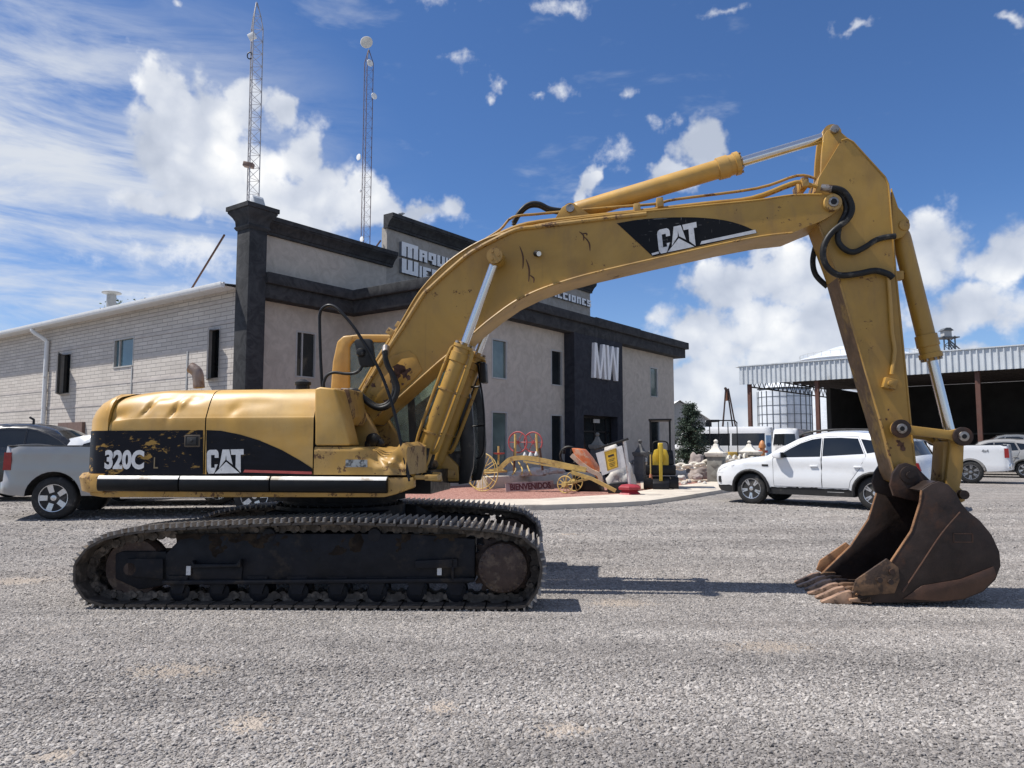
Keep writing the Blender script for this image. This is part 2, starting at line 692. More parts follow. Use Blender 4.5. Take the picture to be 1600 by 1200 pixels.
SAND = [(275, 1048, 95, 16), (690, 1106, 36, 12), (90, 1180, 45, 14), (25, 908, 60, 8), (970, 942, 60, 8), (390, 1130, 50, 20), (1200, 1010, 90, 12), (880, 1140, 60, 14)]
ys = [-60, -20, 0, 4, 8, 9.2] + [9.2 + 0.6 * i for i in range(1, 15)] + [19, 24, 30, 40, 60, 100, 200, 500, 1500, 3500]
xs = [-3000, -600, -150, -60, -30, -15, 0, 15, 30, 60, 150, 600, 3000]
mb = MB()
mb.add([(x, y, gz(y)) for y in ys for x in xs], [(j * len(xs) + i, j * len(xs) + i + 1, (j + 1) * len(xs) + i + 1, (j + 1) * len(xs) + i) for j in range(len(ys) - 1) for i in range(len(xs) - 1)])
ground = mb.build('ground', gravel_material(), fix=False)
struct(ground)


# loose gravel lying on the sheet: real stones, denser and smaller close to the camera
def stone_mats():
    m, nt, b, co = new_mat('gravel_stone')
    oi = nt.nodes.new('ShaderNodeObjectInfo')
    c = ramp_node(nt, oi.outputs['Random'], [(0.0, (0.17, 0.16, 0.155)), (0.3, (0.26, 0.247, 0.238)), (0.62, (0.325, 0.308, 0.296)), (0.9, (0.40, 0.38, 0.362)), (1.0, (0.48, 0.455, 0.43))])
    geo = nt.nodes.new('ShaderNodeNewGeometry')
    c = mixc(nt, noise_node(nt, geo.outputs['Position'], 90.0, 4).step(0.4, 0.7) * 0.3, c, (0.33, 0.285, 0.25))
    c = mixc(nt, 1.0, c, mixc(nt, streaks(nt, geo.outputs['Position']), (0.78, 0.77, 0.76), (1.14, 1.13, 1.11)), 'MULTIPLY')
    setc(nt, b, 'Base Color', c)
    b.inputs['Roughness'].default_value = 0.85
    b.inputs['Specular IOR Level'].default_value = 0.3
    return m


def scatter():
    sm = stone_mats()
    rnd = random.Random(3)
    stones = []
    for k in range(6):
        bm = bmesh.new()
        bmesh.ops.create_icosphere(bm, subdivisions=1, radius=1.0)
        for v in bm.verts:
            v.co *= rnd.uniform(0.7, 1.25)
            v.co.x *= 1.3
            v.co.z *= 0.62
        me = bpy.data.meshes.new('pebble')
        bm.to_mesh(me)
        bm.free()
        me.materials.append(sm)
        stones.append(bpy.data.objects.new('pebble', me))
    pts, rots, scs, idx = [], [], [], []

    spots = []
    for (px, py, rx, ry) in SAND:
        g = ground_at(px, py)
        spots.append((g.x, g.y, rx * g.y / F_PX, ry * g.y * g.y / (CAM_H * F_PX)))

    def sandy(x, y):
        for (gx, gy, ex, ey) in spots:
            d = math.hypot((x - gx) / ex, (y - gy) / ey)
            if rnd.random() > 0.12 + 0.9 * d * d:
                return True
        return False
    # bands of Y: (from, to, stones per square metre, mean radius)
    for (y0, y1, dens_, rad) in ((3.1, 4.6, 5200, 0.0070), (4.6, 6.2, 4200, 0.0071), (6.2, 8.6, 2900, 0.0074), (8.6, 11.0, 1200, 0.0098), (11.0, 14.0, 420, 0.0125), (14.0, 18.0, 110, 0.016)):
        hw = 0.74
        n = int(dens_ * hw * (y1 * y1 - y0 * y0))
        for _ in range(n):
            y = math.sqrt(rnd.uniform(y0 * y0, y1 * y1))
            x = rnd.uniform(-hw * y - 0.4, hw * y + 0.4)
            if 3.1 < y < 9 and sandy(x, y):
                continue
            r = rad * min(2.0 if y < 6 else 1.7, 0.6 + rnd.expovariate(2.3))
            pts.append((x, y, gz(y) + r * (rnd.uniform(-0.05, 0.35) if y < 5.5 else rnd.uniform(-0.35, 0.15))))
            rots.append((rnd.uniform(-0.5, 0.5), rnd.uniform(-0.5, 0.5), rnd.uniform(0, 6.28)))
            scs.append(r)
            idx.append(rnd.randrange(6))
    me = bpy.data.meshes.new('loose_gravel')
    me.from_pydata(pts, [], [])
    a = me.attributes.new('rot', 'FLOAT_VECTOR', 'POINT')
    a.data.foreach_set('vector', [c for r in rots for c in r])
    a = me.attributes.new('sc', 'FLOAT', 'POINT')
    a.data.foreach_set('value', scs)
    a = me.attributes.new('idx', 'INT', 'POINT')
    a.data.foreach_set('value', idx)
    o = link('loose_gravel', me)
    o['kind'] = 'stuff'
    o['label'] = 'loose grey crushed gravel covering the yard'
    ng = bpy.data.node_groups.new('scatter_gravel', 'GeometryNodeTree')
    ng.interface.new_socket('Geometry', in_out='INPUT', socket_type='NodeSocketGeometry')
    ng.interface.new_socket('Geometry', in_out='OUTPUT', socket_type='NodeSocketGeometry')
    gi = ng.nodes.new('NodeGroupInput')
    go = ng.nodes.new('NodeGroupOutput')
    iop = ng.nodes.new('GeometryNodeInstanceOnPoints')
    g2i = ng.nodes.new('GeometryNodeGeometryToInstance')
    for st in reversed(stones):
        oi = ng.nodes.new('GeometryNodeObjectInfo')
        oi.inputs['Object'].default_value = st
        oi.inputs['As Instance'].default_value = True
        ng.links.new(oi.outputs['Geometry'], g2i.inputs[0]) if False else None
        st_join = oi
        if 'join' not in locals():
            join = ng.nodes.new('GeometryNodeJoinGeometry')
        ng.links.new(oi.outputs['Geometry'], join.inputs[0])

    def attr(nm, ty):
        n = ng.nodes.new('GeometryNodeInputNamedAttribute')
        n.data_type = ty
        n.inputs['Name'].default_value = nm
        return n.outputs['Attribute']
    ng.nodes.remove(g2i)
    ng.links.new(gi.outputs[0], iop.inputs['Points'])
    ng.links.new(join.outputs[0], iop.inputs['Instance'])
    iop.inputs['Pick Instance'].default_value = True
    ng.links.new(attr('idx', 'INT'), iop.inputs['Instance Index'])
    rn = ng.nodes.new('FunctionNodeEulerToRotation')
    ng.links.new(attr('rot', 'FLOAT_VECTOR'), rn.inputs[0])
    ng.links.new(rn.outputs[0], iop.inputs['Rotation'])
    ng.links.new(attr('sc', 'FLOAT'), iop.inputs['Scale'])
    ng.links.new(iop.outputs[0], go.inputs[0])
    md = o.modifiers.new('gravel', 'NODES')
    md.node_group = ng
    print('gravel stones', len(pts))


scatter()

# ------------------------------------------------------------------ excavator materials
def worn_yellow(name, rust=0.3, dust=0.35, base=(0.54, 0.305, 0.058), fade=(0.51, 0.325, 0.105)):
    m, nt, b, co = new_mat(name)
    n1 = noise_node(nt, co, 2.2, 6, 0.62)
    c = mixc(nt, n1.step(0.3, 0.75), base, fade)
    d = noise_node(nt, map_node(nt, co, (1, 1, 0.35)), 5.0, 7, 0.65).step(0.45, 0.8)
    c = mixc(nt, d * dust, c, (0.23, 0.135, 0.055))
    cloudy = noise_node(nt, co, 0.9, 5, 0.6, 0.6)
    c = mixc(nt, 1.0, c, mixc(nt, cloudy.step(0.32, 0.7), (0.80, 0.78, 0.76), (1.12, 1.12, 1.14)), 'MULTIPLY')
    run = noise_node(nt, map_node(nt, co, (9, 9, 0.5)), 2.0, 5, 0.6).step(0.60, 0.75)
    c = mixc(nt, run * 0.35 * dust, c, (0.13, 0.07, 0.03))
    fine = noise_node(nt, co, 34.0, 6, 0.7)
    r = (noise_node(nt, co, 4.5, 8, 0.72) * 0.7 + fine * 0.3).step(0.64 - 0.06 * rust, 0.67 - 0.06 * rust)
    c = mixc(nt, r * 0.9, c, (0.085, 0.036, 0.018))
    sc = noise_node(nt, map_node(nt, co, (3, 3, 40), (0, 0, 0), (0.3, 0.6, 0)), 3.0, 4, 0.6).step(0.70, 0.73)
    c = mixc(nt, sc * 0.5 * rust, c, (0.12, 0.06, 0.03))
    setc(nt, b, 'Base Color', c)
    setc(nt, b, 'Roughness', (n1 * 0.3 + r * 0.3 + 0.30))
    bump(nt, b, noise_node(nt, co, 2.0, 3) + fine * 0.05 + r * -0.05, 0.12, 0.03)
    return m


M_YEL = worn_yellow('worn_yellow_paint', 0.25, 0.3)
M_YEL2 = worn_yellow('worn_yellow_boom_paint', 0.75, 0.55, (0.42, 0.238, 0.037), (0.40, 0.24, 0.055))
M_YELB = worn_yellow('scuffed_yellow_paint', 1.6, 0.9, (0.44, 0.25, 0.048), (0.42, 0.265, 0.085))
M_DECAL = mat('black_decal', (0.006, 0.0065, 0.010), 0.45, spec=0.15, var=0.4, grime=(0.20, 0.13, 0.05), gamount=0.0, gscale=5.0, stretch=(1, 1, 2.5))


def flaky_decal():
    m, nt, b, co = new_mat('flaking_black_decal')
    f = noise_node(nt, map_node(nt, co, (1.0, 1, 2.6)), 2.6, 8, 0.7, 0.3).step(0.60, 0.63)
    low = noise_node(nt, map_node(nt, co, (2.0, 1, 6)), 3.1, 8, 0.75).step(0.60, 0.64)
    c = mixc(nt, f.max(low * 0.8), (0.006, 0.0065, 0.011), (0.32, 0.19, 0.05))
    setc(nt, b, 'Base Color', c)
    b.inputs['Roughness'].default_value = 0.5
    b.inputs['Specular IOR Level'].default_value = 0.15
    return m


def scratched_decal():
    m, nt, b, co = new_mat('scratched_black_decal')
    s1 = noise_node(nt, map_node(nt, co, (2, 1, 26), (0, 0, 0), (0, 0.7, 0)), 2.0, 5, 0.6).step(0.66, 0.69)
    s2 = noise_node(nt, map_node(nt, co, (26, 1, 2), (0, 0, 0), (0, 0.5, 0)), 2.0, 5, 0.6).step(0.67, 0.70)
    s3 = noise_node(nt, co, 9.0, 7, 0.7).step(0.67, 0.72)
    c = mixc(nt, s1.max(s2) * 0.55, (0.006, 0.006, 0.007), (0.30, 0.29, 0.27))
    c = mixc(nt, s3, c, (0.40, 0.25, 0.07))
    setc(nt, b, 'Base Color', c)
    b.inputs['Roughness'].default_value = 0.5
    b.inputs['Specular IOR Level'].default_value = 0.2
    return m


M_FLAKE = flaky_decal()
M_SCRATCH = scratched_decal()
M_WHITE_L = mat('white_sticker', (0.62, 0.62, 0.62), 0.5, var=0.15, vscale=14, grime=(0.12, 0.09, 0.06), gamount=0.1, gscale=9)
M_RED_L = mat('faded_red_stripe', (0.42, 0.07, 0.06), 0.5, var=0.2)
M_RUBBER = mat('black_rubber', (0.014, 0.014, 0.014), 0.5, spec=0.3, var=0.3, grime=(0.10, 0.09, 0.075), gamount=0.25, gscale=8)
M_BLACK = mat('black_paint', (0.008, 0.008, 0.009), 0.42, spec=0.3, var=0.3)
M_RAIL = mat('black_rail', (0.007, 0.007, 0.0075), 0.4, var=0.3, spec=0.2)
M_CHROME = mat('chrome_rod', (0.66, 0.67, 0.68), 0.22, metal=1.0, var=0.03, vscale=2.0, rvar=0.0)
M_STEEL = mat('worn_steel', (0.34, 0.31, 0.28), 0.42, metal=0.9, var=0.2, grime=(0.09, 0.05, 0.03), gamount=0.4, gscale=11)
M_SHOE = mat('track_shoe_steel', (0.070, 0.058, 0.048), 0.65, metal=0.05, spec=0.3, var=0.35, vscale=14, grime=(0.18, 0.145, 0.115), gamount=0.42, gscale=7, bumps=0.3)
M_GROUSER = mat('polished_grouser_steel', (0.34, 0.31, 0.275), 0.5, metal=0.15, var=0.25, vscale=18, grime=(0.22, 0.17, 0.13), gamount=0.35, gscale=12, bumps=0.2)
M_FRAME = mat('dusty_navy_frame', (0.009, 0.0095, 0.013), 0.6, spec=0.25, var=0.35, vscale=5, grime=(0.035, 0.027, 0.021), gamount=0.26, gscale=3.2, bumps=0.35, bscale=26)
M_DIRT = mat('caked_dirt', (0.022, 0.017, 0.014), 0.95, spec=0.1, var=0.4, vscale=9, grime=(0.045, 0.034, 0.024), gamount=0.5, gscale=8, bumps=0.9, bscale=22)
M_RUSTB = mat('rusty_bucket_steel', (0.034, 0.023, 0.019), 0.52, metal=0.1, spec=0.3, var=0.5, vscale=3.5, grime=(0.15, 0.058, 0.022), gamount=0.40, gscale=1.7, gsharp=0.35, bumps=0.3, bscale=18)
M_RUSTL = mat('orange_rust', (0.30, 0.155, 0.075), 0.65, metal=0.2, var=0.3, vscale=7, grime=(0.10, 0.05, 0.028), gamount=0.4, gscale=5, bumps=0.3)
M_TOOTH = mat('worn_tooth_steel', (0.36, 0.225, 0.145), 0.5, metal=0.2, var=0.35, vscale=9, grime=(0.05, 0.03, 0.02), gamount=0.45, gscale=8, bumps=0.25)
M_SPROCK = mat('brown_final_drive', (0.050, 0.030, 0.023), 0.6, metal=0.2, var=0.35, vscale=10, grime=(0.12, 0.085, 0.06), gamount=0.4, gscale=7, bumps=0.4)


def glass_mat(name, tint=(0.55, 0.68, 0.62), alpha=0.35, rough=0.03):
    m, nt, b, co = new_mat(name)
    nt.nodes.remove(b)
    out = nt.nodes['Material Output']
    tr = nt.nodes.new('ShaderNodeBsdfTransparent')
    tr.inputs[0].default_value = (*tint, 1)
    gl = nt.nodes.new('ShaderNodeBsdfGlossy')
    gl.inputs['Roughness'].default_value = rough
    df = nt.nodes.new('ShaderNodeBsdfDiffuse')
    dn = noise_node(nt, co, 3.0, 5).step(0.3, 0.8)
    df.inputs[0].default_value = (0.40, 0.42, 0.38, 1)
    fr = nt.nodes.new('ShaderNodeFresnel')
    fr.inputs[0].default_value = 1.5
    m1 = nt.nodes.new('ShaderNodeMixShader')
    nt.links.new((dn * alpha).k, m1.inputs[0])
    nt.links.new(tr.outputs[0], m1.inputs[1])
    nt.links.new(df.outputs[0], m1.inputs[2])
    m2 = nt.nodes.new('ShaderNodeMixShader')
    nt.links.new(fr.outputs[0], m2.inputs[0])
    nt.links.new(m1.outputs[0], m2.inputs[1])
    nt.links.new(gl.outputs[0], m2.inputs[2])
    nt.links.new(m2.outputs[0], out.inputs[0])
    return m


M_CABGLASS = glass_mat('dusty_cab_glass', (0.84, 0.92, 0.86), 0.55)

# ------------------------------------------------------------------ excavator
EX_O = (-1.93, 8.6)
U = Frame(EX_O[0], EX_O[1], -7.1)            # upper works and arm
L = Frame(EX_O[0], EX_O[1], -1.5)            # undercarriage
exc = thing('excavator', 'large weathered yellow crawler excavator with its rusty bucket resting on the gravel', 'excavator', (EX_O[0], EX_O[1], 0), U.a)
SKEW = L.a - U.a


def poly_px(px, y, frame=U):
    return frame.pts(px, y)


# --- crawler tracks
NEAR_PATH = [(160, 953), (250, 955), (480, 956), (700, 957), (805, 957), (832, 945), (846, 918), (850, 888), (846, 862), (832, 844), (808, 832), (770, 826),
             (700, 820), (600, 816), (500, 814), (400, 817), (330, 820), (260, 824), (215, 828), (170, 836), (138, 850), (117, 872), (109, 896), (115, 920), (132, 942)]
path = [Vector((x, 0, z)) for x, z in L.pts(NEAR_PATH, -1.49)]
path = [Vector((p.x, 0, max(0.012, p.z))) if i < 5 else p for i, p in enumerate(path)]
fine = spline(path + [path[0]], 8)[:-1]
seglen = [(fine[(i + 1) % len(fine)] - fine[i]).length for i in range(len(fine))]
total = sum(seglen)
N_SHOE = 49
pitch = total / N_SHOE


def along(s):
    s %= total
    for i, l in enumerate(seglen):
        if s <= l:
            return fine[i].lerp(fine[(i + 1) % len(fine)], s / l)
        s -= l
    return fine[0]


SW = 0.60
mb = MB()                                     # one shoe: curved plate with three grouser bars, in (x along, y across, z outward)
hp = pitch / 2 - 0.012
prof = [(-hp, -0.012), (-hp + 0.02, -0.004), (hp - 0.02, -0.004), (hp + 0.012, -0.016), (hp + 0.012, -0.030), (-hp, -0.026)]
mb.prism(prof, -SW / 2, SW / 2)
for gx in (-hp + 0.018, 0.0, hp - 0.02):
    h = 0.036
    mb.prism([(gx - 0.010, -0.004), (gx - 0.006, h), (gx + 0.006, h), (gx + 0.010, -0.004)], -SW / 2 + (0.012 if gx else 0.0), SW / 2 - (0.012 if gx else 0.0))
shoe_src = mb
shoe_mesh = None


def make_track(side):
    global shoe_mesh
    yc = side * (1.49 - SW / 2)
    cy = yc
    q = lambda px, py, dy=-1.33: L.hit(px, py, dy)
    # side frame: a box beam, sloped on top, with caked dirt ledges
    out = side * 0.20
    yA, yB = cy - 0.14, cy + 0.14
    beam = [q(258, 912), q(258, 866), q(285, 838), q(312, 834), q(640, 834), q(742, 842), q(742, 908), q(730, 912)]
    mb = MB().prism(beam, yA, yB)
    near = cy + side * 0.14
    near2 = near + side * 0.03
    lip = [q(256, 906), q(742, 902), q(742, 909), q(256, 913)]
    mb.prism(lip, near, near + side * 0.04)
    yoke = [q(178, 905), q(178, 866), q(190, 862), q(258, 862), q(258, 915), q(215, 922)]
    mb.prism(yoke, yA + 0.02, yB + 0.012)
    mb.prism([q(200, 900), q(200, 872), q(256, 872), q(256, 905)], near, near + side * 0.02)
    fr = mb.build('track_frame', M_FRAME, exc, bevel=0.01, rotz=SKEW)
    # access covers and steps on the frame
    m = MB().prism([q(305, 874), q(308, 880), q(372, 880), q(380, 872), q(380, 884), q(303, 886)], near, near + side * 0.07)
    m.prism([q(303, 886), q(380, 884), q(378, 906), q(303, 906)], near, near + side * 0.018)
    m.build('step', M_FRAME, fr, bevel=0.005)
    m = MB().prism([q(650, 875), q(715, 872), q(716, 886), q(650, 887)], near, near + side * 0.05)
    m.prism([q(706, 872), q(710, 872), q(710, 905), q(706, 905)], near, near + side * 0.05)
    m.build('step', M_FRAME, fr, bevel=0.005)
    if side < 0:
        for px in (296, 687):
            x, z = q(px, 891)
            MB().bx(x - 0.021, x + 0.021, near - 0.012, near - 0.006 - 0.018, z - 0.042, z + 0.042).build('warning_sticker', M_WHITE_L, fr)
    # caked dirt along the ledge
    rnd = random.Random(11 + side)
    m = MB()
    nx_, nz_ = 130, 16
    xa_, xb_ = q(275, 850)[0], q(728, 850)[0]
    zt_, zl_ = q(500, 834)[1], q(500, 874)[1]
    vs = []
    for i in range(nx_ + 1):
        for j in range(nz_ + 1):
            x0, z0 = xa_ + (xb_ - xa_) * i / nx_, zl_ + (zt_ - zl_) * j / nz_
            h0 = noise.noise(Vector((x0 * 3.1, z0 * 5, 4.2 + side))) + 0.5 * noise.noise(Vector((x0 * 11, z0 * 13, 1.0))) + 0.25 * noise.noise(Vector((x0 * 37, z0 * 37, 7.0))) - 0.10
            h0 += 0.5 * (j / nz_ - 0.55)
            vs.append((x0, near + side * (-0.012 + 0.055 * max(0.0, h0)), z0))
    m.add(vs, [(i * (nz_ + 1) + j, (i + 1) * (nz_ + 1) + j, (i + 1) * (nz_ + 1) + j + 1, i * (nz_ + 1) + j + 1) for i in range(nx_) for j in range(nz_)])
    d = m.build('caked_dirt', M_DIRT, fr)
    d['kind'] = 'stuff'
    # sprocket with final drive (front, right) and idler (left)
    cx, cz = q(785, 890, -1.49)
    R_in = 0.285
    m = MB()
    teeth = 21
    prof = []
    for t in range(teeth * 4):
        a = 2 * PI * t / (teeth * 4)
        rr = R_in + (0.028 if t % 4 in (1, 2) else -0.015)
        prof.append((cx + rr * math.cos(a), cz + rr * math.sin(a)))
    m.prism(prof, cy - 0.04, cy + 0.04)
    sp = m.build('sprocket', M_SPROCK, fr, bevel=0.004)
    y_face = cy + side * 0.235
    m = MB().lathe((cx, cy - side * 0.15, cz), (0, side, 0), [(0, 0.22), (0.30, 0.235), (0.34, 0.232), (0.36, 0.225), (0.372, 0.20), (0.376, 0.10), (0.376, 0.02)], 40)
    for k in range(24):
        a = 2 * PI * k / 24
        m.cyl((cx + 0.208 * math.cos(a), cy + side * 0.20, cz + 0.208 * math.sin(a)), (cx + 0.208 * math.cos(a), cy + side * 0.235, cz + 0.208 * math.sin(a)), 0.011, n=6)
    for (px, py) in ((775, 906), (770, 866), (800, 862)):
        x, z = q(px, py)
        m.cyl((x, cy + side * 0.2, z), (x, cy + side * 0.236, z), 0.018, n=8)
    m.build('final_drive', M_SPROCK, fr)
    ix, iz = q(190, 893, -1.49)
    m = MB().lathe((ix, cy - 0.09, iz), (0, 1, 0), [(0, 0.10), (0, 0.27), (0.03, 0.285), (0.05, 0.30), (0.13, 0.30), (0.15, 0.285), (0.18, 0.27), (0.18, 0.10)], 40)
    m.build('idler', M_SPROCK, fr)
    m = MB()
    m.cyl((ix, cy - 0.16, iz), (ix, cy + 0.16, iz), 0.06)
    m.build('idler_axle', M_SPROCK, fr)
    # rollers
    for k in range(8):
        x = q(278 + k * 62, 930)[0]
        z = 0.135
        m = MB().lathe((x, cy - 0.125, z), (0, 1, 0), [(0, 0.04), (0.005, 0.08), (0.02, 0.098), (0.035, 0.08), (0.09, 0.072), (0.16, 0.072), (0.215, 0.08), (0.23, 0.098), (0.245, 0.08), (0.25, 0.04)], 18)
        m.prism([(x - 0.10, 0.285), (x + 0.10, 0.285), (x + 0.045, z - 0.015), (x - 0.045, z - 0.015)], near - side * 0.03, near + side * 0.012)
        m.build('track_roller', M_FRAME, fr)
    for px in (420, 585):
        x, z = q(px, 836)
        m = MB().lathe((x, cy - 0.15, z), (0, 1, 0), [(0, 0.03), (0.005, 0.06), (0.05, 0.072), (0.25, 0.072), (0.295, 0.06), (0.30, 0.03)], 18)
        m.bx(x - 0.03, x + 0.03, cy - 0.05, cy + 0.05, z - 0.16, z - 0.03)
        m.build('carrier_roller', M_FRAME, fr)
    # chain links inside the shoes
    m = MB()
    for k in range(N_SHOE):
        p0, p1 = along((k + 0.02) * pitch), along((k + 0.98) * pitch)
        d = (p1 - p0).normalized()
        n = Vector((d.z, 0, -d.x))                      # outward
        mid = (p0 + p1) / 2
        rot = Matrix((d, Vector((0, 1, 0)), n)).transposed()
        for s in (-1, 1):
            m.box(mid - n * 0.080 + Vector((0, cy + s * 0.085, 0)), (pitch * 0.60, 0.030, 0.048), rot)
            for e_ in (-0.30, 0.30):
                cc = mid - n * 0.085 + d * (pitch * e_) + Vector((0, cy + s * 0.085, 0))
                m.cyl(cc - Vector((0, 0.02, 0)), cc + Vector((0, 0.02, 0)), 0.042, n=10)
            m.box(mid - n * 0.047 + Vector((0, cy + s * 0.085, 0)), (pitch * 0.55, 0.05, 0.03), rot)
        m.cyl(p0 - n * 0.085 + Vector((0, cy - 0.12, 0)), p0 - n * 0.085 + Vector((0, cy + 0.12, 0)), 0.026, n=8)
    m.build('track_chain', M_SHOE, fr)
    # shoes, one object each
    for k in range(N_SHOE):
        p0, p1 = along(k * pitch), along((k + 1) * pitch)
        d = (p1 - p0).normalized()
        n = Vector((d.z, 0, -d.x))
        mid = (p0 + p1) / 2 - n * 0.006
        mid.y = cy
        if shoe_mesh is None:
            o = shoe_src.build('track_shoe', [M_SHOE, M_GROUSER], fr)
            shoe_mesh = o.data
            for p in shoe_mesh.polygons:
                if p.center.z > 0.004:
                    p.material_index = 1
        else:
            o = link('track_shoe', shoe_mesh, fr)
        rot = Matrix((d, Vector((0, 1, 0)), n)).transposed()
        if rot.determinant() < 0:
            rot = Matrix((d, Vector((0, -1, 0)), n)).transposed()
        o.matrix_local = Matrix.Translation(mid) @ rot.to_4x4()
    return fr


make_track(-1)
make_track(1)

# --- car body between the tracks and turntable
m = MB()
m.box((0, 0, 0.66), (1.25, 1.3, 0.34))
for sx in (-1, 1):
    m.loft([[(sx * x, y, z) for x, y, z in ((0.25, -0.72, 0.46), (0.75, -0.72, 0.46), (0.75, -0.72, 0.80), (0.25, -0.72, 0.84))],
            [(sx * x, y, z) for x, y, z in ((0.45, -1.02, 0.36), (1.05, -1.02, 0.36), (1.05, -1.02, 0.62), (0.45, -1.02, 0.62))]])
    m.loft([[(sx * x, y, z) for x, y, z in ((0.25, 0.72, 0.46), (0.75, 0.72, 0.46), (0.75, 0.72, 0.80), (0.25, 0.72, 0.84))],
            [(sx * x, y, z) for x, y, z in ((0.45, 1.02, 0.36), (1.05, 1.02, 0.36), (1.05, 1.02, 0.62), (0.45, 1.02, 0.62))]])
m.build('carbody', M_FRAME, exc, bevel=0.015, rotz=SKEW)
m = MB().lathe((0, 0, 0.78), (0, 0, 1), [(0, 0.70), (0.09, 0.70), (0.10, 0.62), (0.14, 0.62), (0.15, 0.72), (0.26, 0.72)], 48)
for k in range(36):
    a = 2 * PI * k / 36
    m.cyl((0.67 * math.cos(a), 0.67 * math.sin(a), 0.86), (0.67 * math.cos(a), 0.67 * math.sin(a), 0.895), 0.015, n=6)
m.build('turntable', M_FRAME, exc)

# --- upper frame deck
BY = -1.33
bx_ = lambda px, py=700, y=BY: U.hit(px, py, y)
zrail0, zrail1 = bx_(400, 769)[1], bx_(400, 746)[1]
x_front = bx_(612, 760)[0]
x_rear = bx_(160, 760)[0]
zdeck = bx_(400, 775)[1]
m = MB()
m.bx(x_rear - 0.15, x_front - 0.1, -1.28, 1.28, zdeck + 0.005, zdeck + 0.10)
m.bx(-1.2, 1.15, -0.5, 0.5, zdeck - 0.02, zdeck + 0.22)
m.build('deck', M_BLACK, exc)
# skirt below the rail, rising to the front corner
sk = [bx_(140, 774), bx_(160, 777), bx_(600, 777), bx_(616, 773), bx_(646, 762), bx_(646, 746), bx_(160, 746), bx_(140, 746)]
m = MB().prism([(x, z) for x, z in sk], BY, BY + 0.10)
m.build('skirt', M_YELB, exc, bevel=0.012)
m = MB()
rp = []
zc, hh = (zrail0 + zrail1) / 2, (zrail1 - zrail0) / 2
for k in range(9):
    a = -PI / 2 + PI * k / 8
    rp.append((BY - 0.03 - 0.045 * max(0, math.cos(a)) ** 0.6, zc + hh * math.sin(a)))
rp += [(BY - 0.003, zc + hh), (BY - 0.003, zc - hh)]
for (pa, pb) in ((158, 284), (285.5, 425), (426.5, 607)):
    xa, xb = bx_(pa, 757)[0], bx_(pb, 757)[0]
    rr_ = MB().prism(rp, xa, xb, 'x').build('rub_rail', M_RAIL, exc, bevel=0.008)
    MB().prism([(BY - 0.002, zc + hh + 0.012), (BY - 0.042, zc + hh * 0.90), (BY - 0.050, zc + hh * 0.78), (BY - 0.068, zc + hh * 0.72), (BY - 0.062, zc + hh * 0.90), (BY - 0.045, zc + hh + 0.012)], xa + 0.004, xb - 0.004, 'x').build('rail_top_strip', mat('pale_rail_strip', (0.62, 0.61, 0.58), 0.5, var=0.12, metal=0.1, grime=(0.30, 0.24, 0.17), gamount=0.2), rr_)  # pale strip set along the top edge of the black rail

# --- counterweight
plan = [(-1.945, -1.325), (-2.08, -1.30), (-2.20, -1.20), (-2.32, -1.05), (-2.45, -0.86), (-2.57, -0.58), (-2.64, -0.28), (-2.66, 0.0)]
plan = spline2(plan, 3)
plan = plan + [(x, -y) for x, y in plan[::-1][1:]]


def cw_ring(z, inset, dx=0.0):
    out = []
    for x, y in plan:
        f = 1 - inset / 1.33
        out.append((-1.945 + (x + 1.945 + (inset if x < -2.0 else 0) * 0.9) * (1 - inset * 0.25) + (dx if x < -1.96 else 0), y * f, z))
    return out


zb = bx_(150, 742)[1]
m = MB()
m.loft([cw_ring(zb - 0.01, 0.0), cw_ring(1.55, 0.0), cw_ring(1.78, 0.004), cw_ring(1.87, 0.03), cw_ring(1.95, 0.075), cw_ring(2.01, 0.14), cw_ring(2.045, 0.24), cw_ring(2.055, 0.36)], closed=True)
cw = m.build('counterweight', M_YEL, exc)
m = MB()
m.loft([cw_ring(zdeck - 0.01, 0.03), cw_ring(zdeck + 0.03, -0.03, -0.03), cw_ring(zb - 0.03, -0.045, -0.04), cw_ring(zb + 0.005, -0.03, -0.03), cw_ring(zb + 0.006, 0.02)])
m.build('counterweight_bumper', M_YELB, exc)
# black band across the counterweight, its flank and back
z0, z1 = bx_(160, 740)[1], bx_(160, 673)[1]
m = MB()
ra = [(x - 0.003 if x < -1.96 else x, y * 1.0025, z0) for x, y, _ in cw_ring(z0, 0.0)]
rb = [(x - 0.003 if x < -1.96 else x, y * 1.0025, z1) for x, y, _ in cw_ring(z1, 0.0)]
m.loft([ra, rb], closed=False)
m.build('counterweight_decal', M_FLAKE, exc, fix=False)

# --- hood and side doors: one cross-section swept along x, dented where the photograph shows dents
SEC = [(-1.325, zb + 0.012), (-1.33, 1.40), (-1.33, 1.60), (-1.33, 1.765), (-1.322, 1.80), (-1.295, 1.86), (-1.262, 1.93), (-1.225, 1.99), (-1.17, 2.045), (-1.09, 2.075), (-0.95, 2.09), (-0.7, 2.098), (-0.35, 2.10), (0.0, 2.10)]
sec = spline2(SEC, 4)
sec = sec + [(-y, z) for y, z in sec[::-1][1:]]


